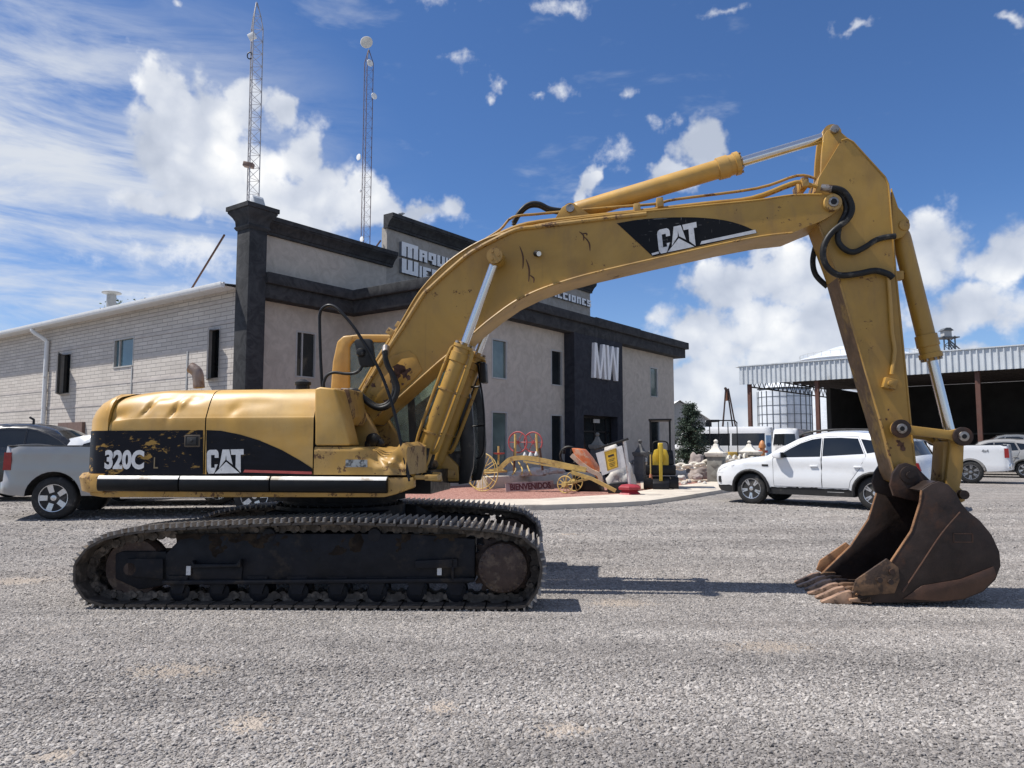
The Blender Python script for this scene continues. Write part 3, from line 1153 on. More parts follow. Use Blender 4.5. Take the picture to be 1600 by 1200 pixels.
def hood_panel(name, xa, xb, dents, tail=0.0, m_=M_YEL, zoff=0.0, nx=44):
    rings = []
    for i in range(nx + 1):
        x = xa + (xb - xa) * i / nx
        r = []
        for (y, z) in sec:
            yy, zz = y, z - zoff
            if tail:                                    # the rear end drops and rounds off
                t = max(0.0, 1 - (x - xa) / 0.55)
                drop = tail * t * t * max(0, min(1, (z - 1.6) / 0.5))
                zz -= drop
                yy *= 1 - 0.01 * t * t
            if y < 0 and z > 1.3:
                for (dxp, dzp, rx, rz, amt, sk_) in dents:
                    u = (x - dxp - sk_ * (z - dzp)) / rx
                    v = (z - dzp) / rz
                    k = math.exp(-(u * u + v * v))
                    yy += amt * k
                    zz -= amt * 0.4 * k
                yy += 0.004 * noise.noise(Vector((x * 3.1, z * 4.0, 1.7)))
                zz += 0.006 * noise.noise(Vector((x * 2.3, y * 3.0, 9.1))) * (z > 1.9)
            r.append((x, yy, zz))
        rings.append(r)
    m = MB()
    m.loft(rings, closed=False)
    # lip at both ends so that the sheet has thickness
    return m.build(name, m_, exc, fix=False, smooth_angle=50)


xs1 = bx_(320)[0]
xs2 = bx_(490)[0]
dd = []
for (px, py, rx, rz, amt, sk_) in ((232, 636, 0.035, 0.07, 0.03, 0.5), (226, 640, 0.03, 0.05, -0.02, 0.5), (275, 640, 0.03, 0.09, 0.028, 0.45), (283, 632, 0.035, 0.05, -0.022, 0.4), (190, 645, 0.09, 0.06, 0.022, 0),
                                   (250, 618, 0.16, 0.05, 0.028, 0), (300, 620, 0.1, 0.05, 0.02, 0), (172, 652, 0.06, 0.05, 0.02, 0)):
    x, z = U.hit(px, py, -1.27)
    dd.append((x, z, rx, rz, amt, sk_))
hood_panel('rear_side_door', -1.935, xs1 - 0.006, dd, tail=0.075)
dd2 = []
for (px, py, rx, rz, amt, sk_) in ((368, 640, 0.05, 0.06, 0.012, 0.3), (400, 630, 0.2, 0.05, 0.008, 0)):
    x, z = U.hit(px, py, -1.27)
    dd2.append((x, z, rx, rz, amt, sk_))
hood_panel('pump_side_door', xs1 + 0.006, xs2 - 0.006, dd2)
# dark body just inside so the seams read as gaps
m = MB()
m.prism([(y * 0.97, z - 0.05) for y, z in sec[::3]] + [(1.28, zb), (-1.28, zb)], -1.3, xs2 + 0.02, 'x')
m.prism([(y * 0.95, z - 0.22) for y, z in sec[::3]] + [(1.26, zb), (-1.26, zb)], -2.0, -1.3, 'x')
m.build('engine_bay', M_BLACK, exc)

# decals on the doors, a hair proud of the sheet
YD = BY - 0.006


def decal(name, px, y, material, parent=exc):
    return MB().prism(U.pts(px, y), y, y + 0.003).build(name, material, parent, fix=True)


decal('black_decal', [(164, 673), (317, 672), (317, 741), (164, 742)], YD, M_FLAKE)
decal('black_decal', [(322.5, 672), (345, 673), (375, 679), (405, 688), (440, 703), (470, 720), (488, 732), (488, 742), (322.5, 741)], YD, M_DECAL)
decal('red_stripe', [(382, 734), (487, 737), (487, 741), (380, 738)], YD - 0.004, M_RED_L)


def logo(parent, origin, ux, uz, y, material, name='logo_letter', tri_mat=None):
    """Three block letters with a triangle over the A's foot, unit box 0..2.2 by 0..1 in the plane."""
    def put(poly, nm, mm, yy=y):
        P = [(origin[0] + a * ux[0] + b * uz[0], origin[1] + a * ux[1] + b * uz[1]) for a, b in poly]
        return MB().prism(P, yy, yy + 0.003).build(nm, mm, parent)
    C = [(0.10, 0.0), (0.02, 0.10), (0.0, 0.2), (0.0, 0.84), (0.05, 0.95), (0.16, 1.0), (0.52, 1.0), (0.62, 0.95), (0.67, 0.86), (0.67, 0.66), (0.45, 0.66), (0.45, 0.78), (0.24, 0.78), (0.24, 0.24), (0.45, 0.24), (0.45, 0.38), (0.62, 0.38), (0.42, 0.02), (0.38, 0.0)]
    A = [(0.92, 1.0), (1.27, 1.0), (1.42, 0.42), (1.085, 0.60), (1.08, 0.80), (1.06, 0.58), (0.74, 0.20)]
    A = [(0.90, 1.0), (1.28, 1.0), (1.47, 0.36), (1.13, 0.56), (1.10, 0.80), (1.06, 0.56), (0.70, 0.22)]
    T = [(1.36, 1.0), (2.10, 1.0), (2.10, 0.77), (1.93, 0.77), (1.93, 0.02), (1.64, 0.26), (1.66, 0.77), (1.40, 0.77)]
    tri = [(0.44, 0.0), (1.86, 0.0), (1.10, 0.48)]
    for p in (C, A, T):
        put(p, name, material)
    put(tri, 'logo_triangle', tri_mat or material)


o = U.hit(323.5, 740, YD)
e = U.hit(381, 739, YD)
t = U.hit(323.5, 703, YD)
logo(exc, o, ((e[0] - o[0]) / 2.1, (e[1] - o[1]) / 2.1), (t[0] - o[0], t[1] - o[1]), YD - 0.004, M_WHITE_L)
x, z = U.hit(163, 731, YD)
lettering('320C', 0.238, 0.003, M_WHITE_L, exc, (x, YD - 0.003, z), offset=0.011, sx=0.80, name='model_number')
x, z = U.hit(239, 732, YD)
lettering('L', 0.16, 0.003, mat('dim_sticker', (0.20, 0.15, 0.08), 0.5), exc, (x, YD - 0.003, z), sx=0.7, name='model_number')
# logo remnant on the counterweight flank
x, z = U.hit(151, 722, -1.27)
lettering('C', 0.13, 0.003, M_WHITE_L, exc, (x - 0.02, -1.245, z - 0.01), rot=(0, 0, R(-36)), offset=0.008, name='logo_letter')
# latch in its recess
lx, lz = U.hit(301, 689, BY)
m = MB().bx(lx - 0.085, lx + 0.085, BY - 0.012, BY + 0.02, lz - 0.062, lz + 0.062)
m.build('latch_plate', mat('worn_latch_plate', (0.075, 0.055, 0.035), 0.5, var=0.3), exc, bevel=0.012)
MB().bx(lx - 0.066, lx + 0.066, BY - 0.016, BY - 0.011, lz - 0.045, lz + 0.045).build('latch_recess', M_BLACK, exc)
m = MB().bx(lx - 0.05, lx + 0.05, BY - 0.022, BY - 0.01, lz - 0.035, lz + 0.035)
m.cyl((lx, BY - 0.03, lz), (lx, BY - 0.012, lz), 0.014, n=10)
m.build('latch', mat('dull_black', (0.02, 0.02, 0.02), 0.6), exc, bevel=0.004)
# exhaust stack and filler cap on the hood
e0 = U.p3(311, 606, -0.45)
e1 = U.p3(309, 585, -0.45)
e2 = U.p3(298, 574, -0.45)
m = MB().tube(spline([e0, e1, U.p3(304, 578, -0.45), e2], 5), 0.062, 14)
m.build('exhaust_stack', mat('heat_stained_exhaust', (0.30, 0.25, 0.225), 0.6, metal=0.5, var=0.25, grime=(0.14, 0.08, 0.05), gamount=0.4), exc)
c0 = U.p3(473, 606, -0.75)
m = MB().lathe((c0.x, c0.y, 2.08), (0, 0, 1), [(0, 0.075), (0.07, 0.07), (0.07, 0.085), (0.10, 0.085), (0.115, 0.05), (0.13, 0.03)], 20)
m.build('filler_cap', M_RUBBER, exc)

# --- front tank panel, inner plate and the dented tool box
m = MB()
tp = U.pts([(491.5, 607), (500, 604.5), (523, 607), (532, 640), (546, 696), (491.5, 696)], BY)
m.prism(tp, BY, -1.02)
m.build('tank_panel', M_YEL, exc, bevel=0.02, seg=3)
ip = U.pts([(520, 606), (545, 608), (551, 650), (546, 664), (520, 662)], -0.95)
m = MB().prism(ip, -0.95, -0.5)
m.build('tank_bracket', M_YELB, exc, bevel=0.012)
tri = U.pts([(529, 633), (534, 633), (532, 616)], -0.956)
MB().prism(tri, -0.957, -0.954).build('warning_sticker', M_WHITE_L, exc)


def toolbox():
    """Long box whose front upper corner has been crushed."""
    xa, xb = xs2 + 0.006, bx_(636, 720)[0]
    za, zt = zb + 0.012, bx_(520, 698)[1]
    nx, nz = 46, 16
    rings = []
    for i in range(nx + 1):
        x = xa + (xb - xa) * i / nx
        u = i / nx
        ring = []
        bot = [(BY, za + (zt - za) * k / nz) for k in range(nz + 1)]
        top = [(BY + 0.78 * k / 8, zt) for k in range(1, 9)]
        for (y, z) in bot + top:
            yy, zz = y, z
            h = (z - za) / (zt - za)
            r = 0.03
            if y == BY:
                yy += 0.02 * max(0, h - 0.9) / 0.1
                k1 = math.exp(-((u - 0.70) / 0.13) ** 2 - ((h - 0.85) / 0.30) ** 2)
                k2 = math.exp(-((u - 0.62 - 0.42 * (1 - h)) / 0.05) ** 2) * smooth(0.0, 0.3, 1 - h) * smooth(1.0, 0.5, 1 - h)
                k3 = math.exp(-((u - 0.90) / 0.06) ** 2 - ((h - 0.45) / 0.35) ** 2)
                yy += 0.12 * k1 + 0.05 * k3 - 0.045 * k2
                yy += 0.016 * noise.noise(Vector((x * 9, z * 9, 3))) * smooth(0.5, 0.7, u)
            sag = math.exp(-((u - 0.74) / 0.12) ** 2) * (0.11 if h > 0.99 else 0.07 * h)
            sag *= 1.0 if y == BY else max(0, 1 - (y - BY) / 0.5)
            zz -= sag
            if h > 0.8:
                zz += 0.05 * math.exp(-((u - 0.93) / 0.05) ** 2) * smooth(0.8, 1.0, h) + 0.02 * noise.noise(Vector((x * 14, y * 6, 5))) * smooth(0.55, 0.7, u)
            ring.append((x + 0.03 * noise.noise(Vector((z * 8, y * 5, 2))) * smooth(0.85, 1, u), yy, zz))
        ring.append((x, BY + 0.78, za))
        rings.append(ring)
    m = MB()
    m.loft(rings, closed=True)
    return m.build('tool_box', M_YELB, exc, smooth_angle=40)


toolbox()
pl = U.pts([(540, 718), (574, 718.5), (574, 730), (540, 730)], BY - 0.004)
MB().prism(pl, BY - 0.005, BY - 0.001).build('safety_plate', mat('scuffed_alu_plate', (0.36, 0.37, 0.36), 0.45, metal=0.4, var=0.2, vscale=30, grime=(0.05, 0.05, 0.05), gamount=0.45, gscale=16), exc)
# front lower corner bracket and small step
m = MB()
a, b_ = bx_(646, 748), bx_(646, 762)
m.bx(a[0], a[0] + 0.14, -1.30, -1.18, a[1] - 0.01, a[1] + 0.03)
m.bx(a[0] + 0.10, a[0] + 0.22, -1.30, -1.14, a[1] - 0.02, a[1] + 0.035)
m.build('step_bracket', M_YELB, exc, bevel=0.006)
# pump hardware behind the box
rnd = random.Random(5)
for (px, py, s) in ((583, 688, 0.07), (592, 694, 0.055), (577, 695, 0.05)):
    p = U.p3(px, py, -0.85)
    m = MB().lathe((p.x, p.y - s, p.z), (0.3, 1, 0.1), [(0, s * .5), (0.01, s), (s, s), (s * 1.2, s * .6), (s * 2, s * .5)], 12)
    m.bx(p.x - s, p.x + s * .4, p.y - s * .6, p.y + s, p.z - s * 1.2, p.z - s * .3)
    m.build('valve', M_RUBBER, exc, bevel=0.004)

# --- boom foot brackets
for yb in (-0.42, 0.36):
    br = U.pts([(540, 700), (548, 652), (560, 640), (572, 640), (588, 668), (597, 690), (600, 720), (655, 735), (690, 738), (692, 752), (540, 752)], -0.36)
    MB().prism(br, yb, yb + 0.06).build('boom_bracket', M_YELB, exc, bevel=0.008)
for (px, py) in ((568, 655), (655, 728)):
    x, z = U.hit(px, py, -0.36)
    MB().cyl((x, -0.52, z), (x, 0.52, z), 0.055).build('pivot_pin', M_STEEL, exc, bevel=0.006)

# --- boom
HB = 0.27
B_TOP = [(556, 628), (580, 583), (606, 542), (632, 495), (655, 457), (685, 423), (718, 396), (755, 375), (793, 363), (843, 351), (920, 339.5), (990, 332), (1090, 322), (1182, 313), (1238, 305), (1284, 304)]
B_NOSE = [(1296, 304), (1307, 308), (1313, 318), (1309, 329), (1298, 337), (1284, 345), (1266, 352)]
B_BOT = [(1238, 364), (1193, 369), (1130, 381), (1025, 404), (930, 426), (880, 440), (840, 454), (805, 471), (775, 492), (750, 512), (722, 537), (690, 562), (665, 584), (620, 624), (590, 650), (578, 662), (564, 664), (553, 652)]
near_pts = U.pts(B_TOP + B_NOSE + B_BOT, -HB)
# two side plates, a top and a bottom plate: box girder with flange lips
bc = [sum(p[0] for p in near_pts) / len(near_pts), sum(p[1] for p in near_pts) / len(near_pts)]


def girder(pts, hw, name, material, lip=0.012, parent=exc):
    m = MB()
    n = len(pts)
    cdt = delaunay_2d_cdt([Vector(p) for p in pts], [(i, (i + 1) % n) for i in range(n)], [], 1, 1e-5)
    V2, _, F2 = cdt[0], cdt[1], cdt[2]
    for s in (-1, 1):
        m.add([(v.x, s * hw, v.y) for v in V2], [tuple(f) if s < 0 else tuple(f)[::-1] for f in F2])
    vs, fs = [], []
    for (x, z) in pts:
        vs += [(x, -hw, z), (x, hw, z)]
    for i in range(n):
        j = (i + 1) % n
        fs.append((2 * i, 2 * j, 2 * j + 1, 2 * i + 1))
    m.add(vs, fs)
    return m.build(name, material, parent, smooth_angle=25)


boom = girder(near_pts, HB, 'boom', M_YEL2)
# weld seam flanges along the lower and upper edges, slightly proud
bot3 = [Vector((x, -HB - 0.004, z)) for x, z in U.pts(B_BOT[:-3], -HB)]
MB().tube(spline(bot3, 4), 0.013, 6).build('weld_seam', M_YELB, boom)
top3 = [Vector((x, -HB - 0.004, z)) for x, z in U.pts(B_TOP, -HB)]
MB().tube(spline(top3, 4), 0.010, 6).build('weld_seam', M_YEL2, boom)
# doubler plate at the foot with rust patch
dp = U.pts([(578, 612), (612, 556), (640, 548), (650, 556), (660, 578), (648, 592), (612, 622), (590, 640)], -HB)
MB().prism(dp, -HB - 0.012, -HB - 0.001).build('doubler_plate', worn_yellow('rust_patched_yellow', 0.8, 0.5, (0.45, 0.235, 0.028), (0.42, 0.24, 0.05)), boom, bevel=0.006)


def blot(px, py, r, seed, y, material, parent, nm='rust_spot', sx=1.0):
    rr = random.Random(seed)
    x, z = U.hit(px, py, y)
    k = 14
    P = []
    for i in range(k):
        a = 2 * PI * i / k
        q = r * rr.uniform(0.55, 1.25)
        P.append((x + sx * q * math.cos(a), z + q * math.sin(a)))
    return MB().prism(P, y, y + 0.002).build(nm, material, parent)


M_RUSTSPOT = mat('dark_rust', (0.085, 0.038, 0.022), 0.75, var=0.4, vscale=30)
for i, (px, py, r) in enumerate(((623, 577, 0.07), (632, 583, 0.055), (618, 588, 0.05), (638, 590, 0.03), (614, 596, 0.03), (640, 578, 0.02), (629, 600, 0.015), (583, 602, 0.03), (604, 628, 0.035), (568, 645, 0.03), (575, 650, 0.025))):
    blot(px, py, r, i, -HB - 0.015, M_RUSTSPOT, boom)
for i, (px0, py0, px1, py1) in enumerate(((905, 362, 912, 376), (913, 370, 922, 392), (812, 385, 817, 420), (822, 405, 826, 440), (828, 430, 834, 442), (910, 365, 917, 368))):
    a = U.p3(px0, py0, -HB - 0.002)
    b2 = U.p3(px1, py1, -HB - 0.002)
    mid = (a + b2) / 2 + Vector((0.02, 0, 0.01))
    MB().tube(spline([a, mid, b2], 4), [0.003 + 0.005 * math.sin(PI * k / 8) for k in range(9)], 5).build('scratch', M_RUSTSPOT, boom)
# lamp stub on the boom flank
a = U.p3(838, 396, -HB)
MB().cyl((a.x, -HB, a.z), (a.x + 0.03, -HB - 0.06, a.z - 0.02), 0.035, 0.03).build('lamp_stub', M_BLACK, boom)
MB().cyl((a.x + 0.03, -HB - 0.06, a.z - 0.02), (a.x + 0.035, -HB - 0.07, a.z - 0.022), 0.027).build('lamp_lens', M_CHROME, boom)
# black emblem panel
decal_pts = spline2([(964, 349), (1000, 343), (1045, 340), (1090, 340), (1130, 344), (1160, 352), (1182, 362)], 4)
pan = decal_pts + [(1183, 364), (1100, 383), (1020, 401), (1000, 382)]
MB().prism(U.pts(pan, -HB - 0.002), -HB - 0.005, -HB - 0.002).build('emblem_panel', M_SCRATCH, boom)
o = U.hit(1030, 397, -HB - 0.004)
e = U.hit(1092, 384, -HB - 0.004)
t = U.hit(1026, 360, -HB - 0.004)
logo(boom, o, ((e[0] - o[0]) / 2.1, (e[1] - o[1]) / 2.1), (t[0] - o[0], t[1] - o[1]), -HB - 0.009, M_WHITE_L)
MB().prism(U.pts([(1096, 377), (1180, 359), (1182, 364), (1094, 382)], -HB - 0.004), -HB - 0.008, -HB - 0.005).build('white_stripe', M_WHITE_L, boom)
MB().prism(U.pts([(1018, 396), (1029, 393), (1030, 396), (1019, 399)], -HB - 0.004), -HB - 0.008, -HB - 0.005).build('white_stripe', M_WHITE_L, boom)
# boss and pin at the boom nose
x, z = U.hit(1300, 318, -HB)
m = MB().lathe((x, -HB - 0.05, z), (0, 1, 0), [(0, 0.06), (0.0, 0.085), (0.012, 0.092), (0.05, 0.092)], 28)
m.build('boom_nose_boss', M_YELB, boom)
MB().cyl((x, -HB - 0.065, z), (x, HB + 0.06, z), 0.052, n=24).build('pivot_pin', M_STEEL, boom, bevel=0.006)
NOSE = Vector((x, 0, z))

MB().lathe((x, -HB - 0.072, z), (0, 1, 0), [(0, 0.030), (0.004, 0.032), (0.006, 0.02)], 20).build('pin_hole', M_BLACK, boom)
# --- hydraulic cylinders


def ram(name, a, b, r_barrel, r_rod, split, yc, mb_=M_YEL2, eye=0.085, port=True, gland=0.22):
    """Barrel from a to a fraction along, chrome rod from there to b; a and b in local (x, z)."""
    A, B = Vector((a[0], yc, a[1])), Vector((b[0], yc, b[1]))
    d = (B - A).normalized()
    Lb = (B - A).length
    sL = Lb * split
    g = gland
    root = MB().lathe(A, d, [(0.0, r_barrel * .7), (0.06, r_barrel * .95), (0.10, r_barrel), (sL - g, r_barrel), (sL - g + 0.005, r_barrel * 1.16), (sL - g * .55, r_barrel * 1.2),
                             (sL - g * .55 + 0.004, r_barrel * 1.08), (sL - g * .3, r_barrel * 1.08), (sL - g * .3 + .004, r_barrel * 1.22), (sL - 0.03, r_barrel * 1.22), (sL - 0.028, r_barrel * .85), (sL, r_barrel * .8)], 28).build(name, mb_, exc)
    MB().lathe((A.x, yc - eye, A.z), (0, 1, 0), [(0, eye * .5), (0, eye * 1.0), (2 * eye, eye * 1.0), (2 * eye, eye * .5)], 20).build('base_eye', mb_, root)
    MB().cyl(A + d * (sL - 0.02), A + d * (Lb - eye * .6), r_rod, n=24).build('rod', M_CHROME, root)
    MB().lathe((B.x, yc - eye * 0.9, B.z), (0, 1, 0), [(0, eye * .5), (0, eye * 1.05), (1.8 * eye, eye * 1.05), (1.8 * eye, eye * .5)], 22).build('rod_eye', mb_, root)
    m = MB()
    for k in range(8):
        q = 2 * PI * k / 8
        u = d.cross(Vector((0, 1, 0))).normalized()
        w = Vector((0, 1, 0))
        c = A + d * (sL - 0.03) + (u * math.cos(q) + w * math.sin(q)) * r_barrel * 1.02
        m.cyl(c, c + d * 0.028, 0.014, n=6)
    m.build('gland_bolts', M_STEEL, root)
    return root, A, B, d, sL


pin = U.hit(776, 405, -0.38)
base = U.hit(652, 733, -0.46)
for yc in (-0.42, 0.42):
    root, A, B, d, sL = ram('boom_cylinder', base, pin, 0.088, 0.048, 0.595, yc)
    n = d.cross(Vector((0, 1, 0))).normalized()
    if n.x < 0:
        n = -n
    for off, r0 in ((n * 0.135 + Vector((0, -0.05, 0)), 0.022), (-n * 0.128, 0.017)):
        MB().tube(spline([A + d * 0.22 + off * 0.6, A + d * 0.34 + off, A + d * (sL - 0.18) + off, A + d * (sL - 0.08) + off * 0.7], 4), r0, 8).build('hydraulic_pipe', M_YEL2, root)
    for f in (0.28, 0.62):
        MB().lathe(A + d * (sL * f), d, [(0, 0.1), (0, 0.104), (0.02, 0.104), (0.02, 0.1)], 24).build('pipe_clamp', M_YELB, root)
MB().cyl((pin[0], -0.52, pin[1]), (pin[0], 0.52, pin[1]), 0.05, n=20).build('pivot_pin', M_YELB, boom, bevel=0.006)
# pin retaining washer with bolts
m = MB().cyl((pin[0], -0.545, pin[1]), (pin[0], -0.515, pin[1]), 0.085, n=24)
for k in range(3):
    q = 2 * PI * k / 3
    m.cyl((pin[0] + 0.045 * math.cos(q), -0.56, pin[1] + 0.045 * math.sin(q)), (pin[0] + 0.045 * math.cos(q), -0.54, pin[1] + 0.045 * math.sin(q)), 0.014, n=6)
m.build('pin_cap', M_YELB, boom)

sa, sb = U.hit(892, 333, 0), U.hit(1297, 212, 0)
ram('stick_cylinder', sa, sb, 0.105, 0.055, 0.665, 0.0, M_YEL, eye=0.09, gland=0.27)
for yb in (-0.16, 0.11):
    br = U.pts([(868, 349), (880, 330), (892, 324), (903, 328), (925, 344)], 0)
    MB().prism(br, yb, yb + 0.05).build('cylinder_bracket', M_YEL2, boom, bevel=0.006)
MB().cyl((sa[0], -0.19, sa[1]), (sa[0], 0.19, sa[1]), 0.045).build('pivot_pin', M_STEEL, boom)

# --- pipes and hoses along the boom
A_PX = [(560, 617), (598, 552), (631, 501), (656, 460), (688, 426), (721, 398), (756, 375), (782, 358), (801, 339), (840, 334), (878, 330.5), (950, 324), (1025, 318), (1056, 311), (1182, 294), (1245, 274), (1273, 278)]
B_PX = [(555, 622), (600, 545), (634, 496), (658, 459), (689, 426), (722, 398), (758, 377), (783, 364), (825, 349), (900, 340), (990, 330.5), (1100, 318), (1175, 309), (1235, 287), (1252, 285), (1277, 292)]
MB().tube(spline([U.p3(x, y, -0.14) for x, y in A_PX], 4), 0.0125, 8).build('hydraulic_pipe', M_YELB, boom)
MB().tube(spline([U.p3(x, y, -0.20) for x, y in B_PX], 4), 0.021, 8).build('hydraulic_pipe', M_YEL2, boom)
MB().tube(spline([U.p3(x, y + 3, 0.16) for x, y in B_PX], 4), 0.021, 8).build('hydraulic_pipe', M_YEL2, boom)
MB().tube(spline([U.p3(x, y + 1, 0.10) for x, y in A_PX[6:]], 4), 0.0125, 8).build('hydraulic_pipe', M_YELB, boom)
EDGE = [(556, 628), (600, 553), (631, 505), (660, 459), (673, 446), (700, 421), (727, 398), (745, 386), (771, 372), (806, 356), (840, 351), (930, 340), (1010, 331)]
MB().tube(spline([U.p3(x, y + 3, -HB - 0.012) for x, y in EDGE], 4), 0.024, 8).build('hydraulic_pipe', M_YELB, boom)
for (px, py) in ((1030, 322), (1253, 291), (995, 331), (616, 522), (630, 512)):
    p = U.p3(px, py, -0.1)
    MB().box((p.x, -0.05, p.z), (0.07, 0.4, 0.10), Matrix.Rotation(-0.1 if px > 700 else -1.0, 3, 'Y')).build('pipe_bracket', M_YELB, boom, bevel=0.006)
for k, (off, y) in enumerate(((0, -0.08), (4, 0.04))):
    MB().tube(spline([U.p3(x, yy + off, y) for x, yy in ((802, 348), (812, 331), (826, 319), (842, 318), (860, 326), (884, 329))], 5), 0.024, 10).build('hose', M_RUBBER, boom)
# big hose pair at the boom foot
MB().tube(spline([U.p3(x, y, -0.50) for x, y in ((538, 613), (552, 614), (565, 619), (577, 631), (592, 638), (607, 634), (617, 622), (621, 606), (615, 588), (606, 572), (602, 558), (602, 548))], 5), 0.030, 12).build('hose', M_RUBBER, exc)
MB().tube(spline([U.p3(x, y, -0.40) for x, y in ((538, 611), (556, 610), (571, 622), (590, 634), (608, 628), (616, 608), (612, 586), (605, 566), (600, 552))], 5), 0.024, 12).build('hose', M_RUBBER, exc)
MB().cyl(U.p3(602, 552, -0.50), U.p3(603, 543, -0.40), 0.04, n=10).build('hose_fitting', M_STEEL, exc)
MB().cyl(U.p3(534, 612, -0.50), U.p3(545, 613, -0.50), 0.042, n=10).build('hose_fitting', M_STEEL, exc)
for k in range(3):
    MB().tube(spline([U.p3(668 + k * 5, 700 + k, -0.5 + k * .2), U.p3(664 + k * 5, 720, -0.5 + k * .2), U.p3(654 + k * 4, 742, -0.5 + k * .2), U.p3(640, 760, -0.5 + k * .2)], 5), 0.026, 8).build('hose', M_RUBBER, exc)

# --- stick
HS = 0.20
S_L = [(1280, 277), (1274, 300), (1275, 330), (1279, 350), (1310, 433), (1330, 504), (1352, 580), (1375, 655), (1397, 738), (1404, 752)]
S_R = [(1421, 762), (1436, 755), (1440, 742), (1430, 725), (1423, 663), (1413, 560), (1400, 430), (1390, 307), (1388, 288), (1383, 277), (1352, 243), (1333, 222), (1324, 217), (1315, 219)]
st_pts = U.pts(S_L + S_R, -HS)
stick = girder(st_pts, HS, 'stick', M_YEL2)
ear = U.pts([(1281, 280), (1283, 240), (1286, 213), (1291, 205), (1299, 202), (1308, 204), (1326, 219), (1340, 240), (1330, 300)], -0.12)
for yb in (-0.15, 0.10):
    MB().prism(ear, yb, yb + 0.05).build('stick_ear', M_YEL2, stick, bevel=0.006)
x, z = sb
MB().cyl((x, -0.19, z), (x, 0.19, z), 0.045, n=20).build('pivot_pin', M_STEEL, stick, bevel=0.006)
MB().tube([Vector((x, -HS - 0.003, z)) for x, z in U.pts(S_L[2:], -HS)], 0.011, 6).build('weld_seam', M_YELB, stick)
MB().tube([Vector((x, -HS - 0.003, z)) for x, z in U.pts(S_R[3:], -HS)], 0.009, 6).build('weld_seam', M_YEL2, stick)
# bare brown inner (front) plate of the stick
fp = U.pts([(1330, 510), (1352, 580), (1375, 655), (1397, 738)], -HS)
m = MB()
vs = []
for (x, z) in U.pts(S_L[4:], -HS):
    vs += [(x - 0.006, -HS + 0.004, z - 0.003), (x - 0.006, HS - 0.004, z - 0.003)]
m.add(vs, [(2 * i, 2 * i + 1, 2 * i + 3, 2 * i + 2) for i in range(len(S_L[4:]) - 1)])
m.build('wear_plate', mat('bare_brown_plate', (0.17, 0.098, 0.045), 0.6, metal=0.1, var=0.35, vscale=6, grime=(0.40, 0.24, 0.06), gamount=0.45, gscale=2.5), stick)
# pipe, clamp block and stains on the stick flank
MB().tube(spline([U.p3(x, y, -HS - 0.03) for x, y in ((1388, 430), (1391, 470), (1394, 520), (1398, 548), (1393, 585))], 4), 0.020, 8).build('hydraulic_pipe', M_YEL, stick)
p = U.p3(1388, 600, -HS)
m = MB().box((p.x, -HS - 0.03, p.z), (0.12, 0.07, 0.11), Matrix.Rotation(0.3, 3, 'Y'))
m.cyl((p.x, -HS - 0.09, p.z), (p.x, -HS, p.z), 0.032, n=12)
m.build('valve_block', M_YELB, stick, bevel=0.008)
for (px, py, nm) in ((1420, 742, 'a'),):
    x, z = U.hit(px, py, -HS)
for i, (px, py, r) in enumerate(((1407, 694, 0.035), (1411, 700, 0.03), (1403, 690, 0.02), (1385, 655, 0.012), (1388, 640, 0.01))):
    blot(px, py, r, 40 + i, -HS - 0.004, M_RUSTSPOT, stick)
for i, (px, py, r) in enumerate(((1330, 395, 0.07), (1355, 372, 0.05))):
    pass
# stick hoses
H1 = [(1296, 294), (1308, 295), (1319, 300), (1328, 313), (1331, 328), (1323, 344), (1301, 362), (1289, 380), (1286, 400), (1294, 419), (1312, 430), (1340, 428), (1367, 423), (1387, 428), (1395, 434)]
H2 = [(1296, 297), (1308, 299), (1319, 312), (1322, 330), (1312, 352), (1309, 374), (1318, 388), (1333, 394), (1350, 387), (1367, 376), (1382, 371), (1399, 369)]
H3 = [(1282, 366), (1275, 383), (1270, 408), (1275, 430), (1293, 448)]
MB().tube(spline([U.p3(x, y, -HS - 0.13 + 0.08 * i / len(H1)) for i, (x, y) in enumerate(H1)], 5), 0.032, 10).build('hose', M_RUBBER, stick)
MB().tube(spline([U.p3(x, y, -HS - 0.08 + 0.04 * i / len(H2)) for i, (x, y) in enumerate(H2)], 5), 0.030, 10).build('hose', M_RUBBER, stick)
MB().tube(spline([U.p3(x, y, 0.24) for x, y in H3], 5), 0.030, 10).build('hose', M_RUBBER, stick)
MB().cyl(U.p3(1283, 293, -0.3), U.p3(1300, 295, -0.33), 0.038, n=10).build('hose_fitting', M_STEEL, stick)

# --- bucket cylinder
ca, cb = U.hit(1405, 358, 0), U.hit(1486, 683, 0)
ram('bucket_cylinder', ca, cb, 0.093, 0.052, 0.64, 0.0, M_YEL2, eye=0.075, gland=0.28)
MB().cyl((ca[0], -0.15, ca[1]), (ca[0], 0.15, ca[1]), 0.055).build('pivot_pin', M_YELB, stick, bevel=0.006)
for yb in (-0.135, 0.095):
    br = U.pts([(1386, 300), (1396, 330), (1413, 350), (1414, 362), (1402, 376), (1388, 380)], 0)
    MB().prism(br, yb, yb + 0.04).build('cylinder_bracket', M_YEL2, stick, bevel=0.005)
x, z = U.hit(1404, 430, -0.1)
MB().box((x, -0.06, z), (0.10, 0.10, 0.09)).build('hose_block', M_YEL2, stick, bevel=0.006)

# --- linkage
la, lb = U.hit(1405, 670, -0.28), U.hit(1501, 682, -0.28)


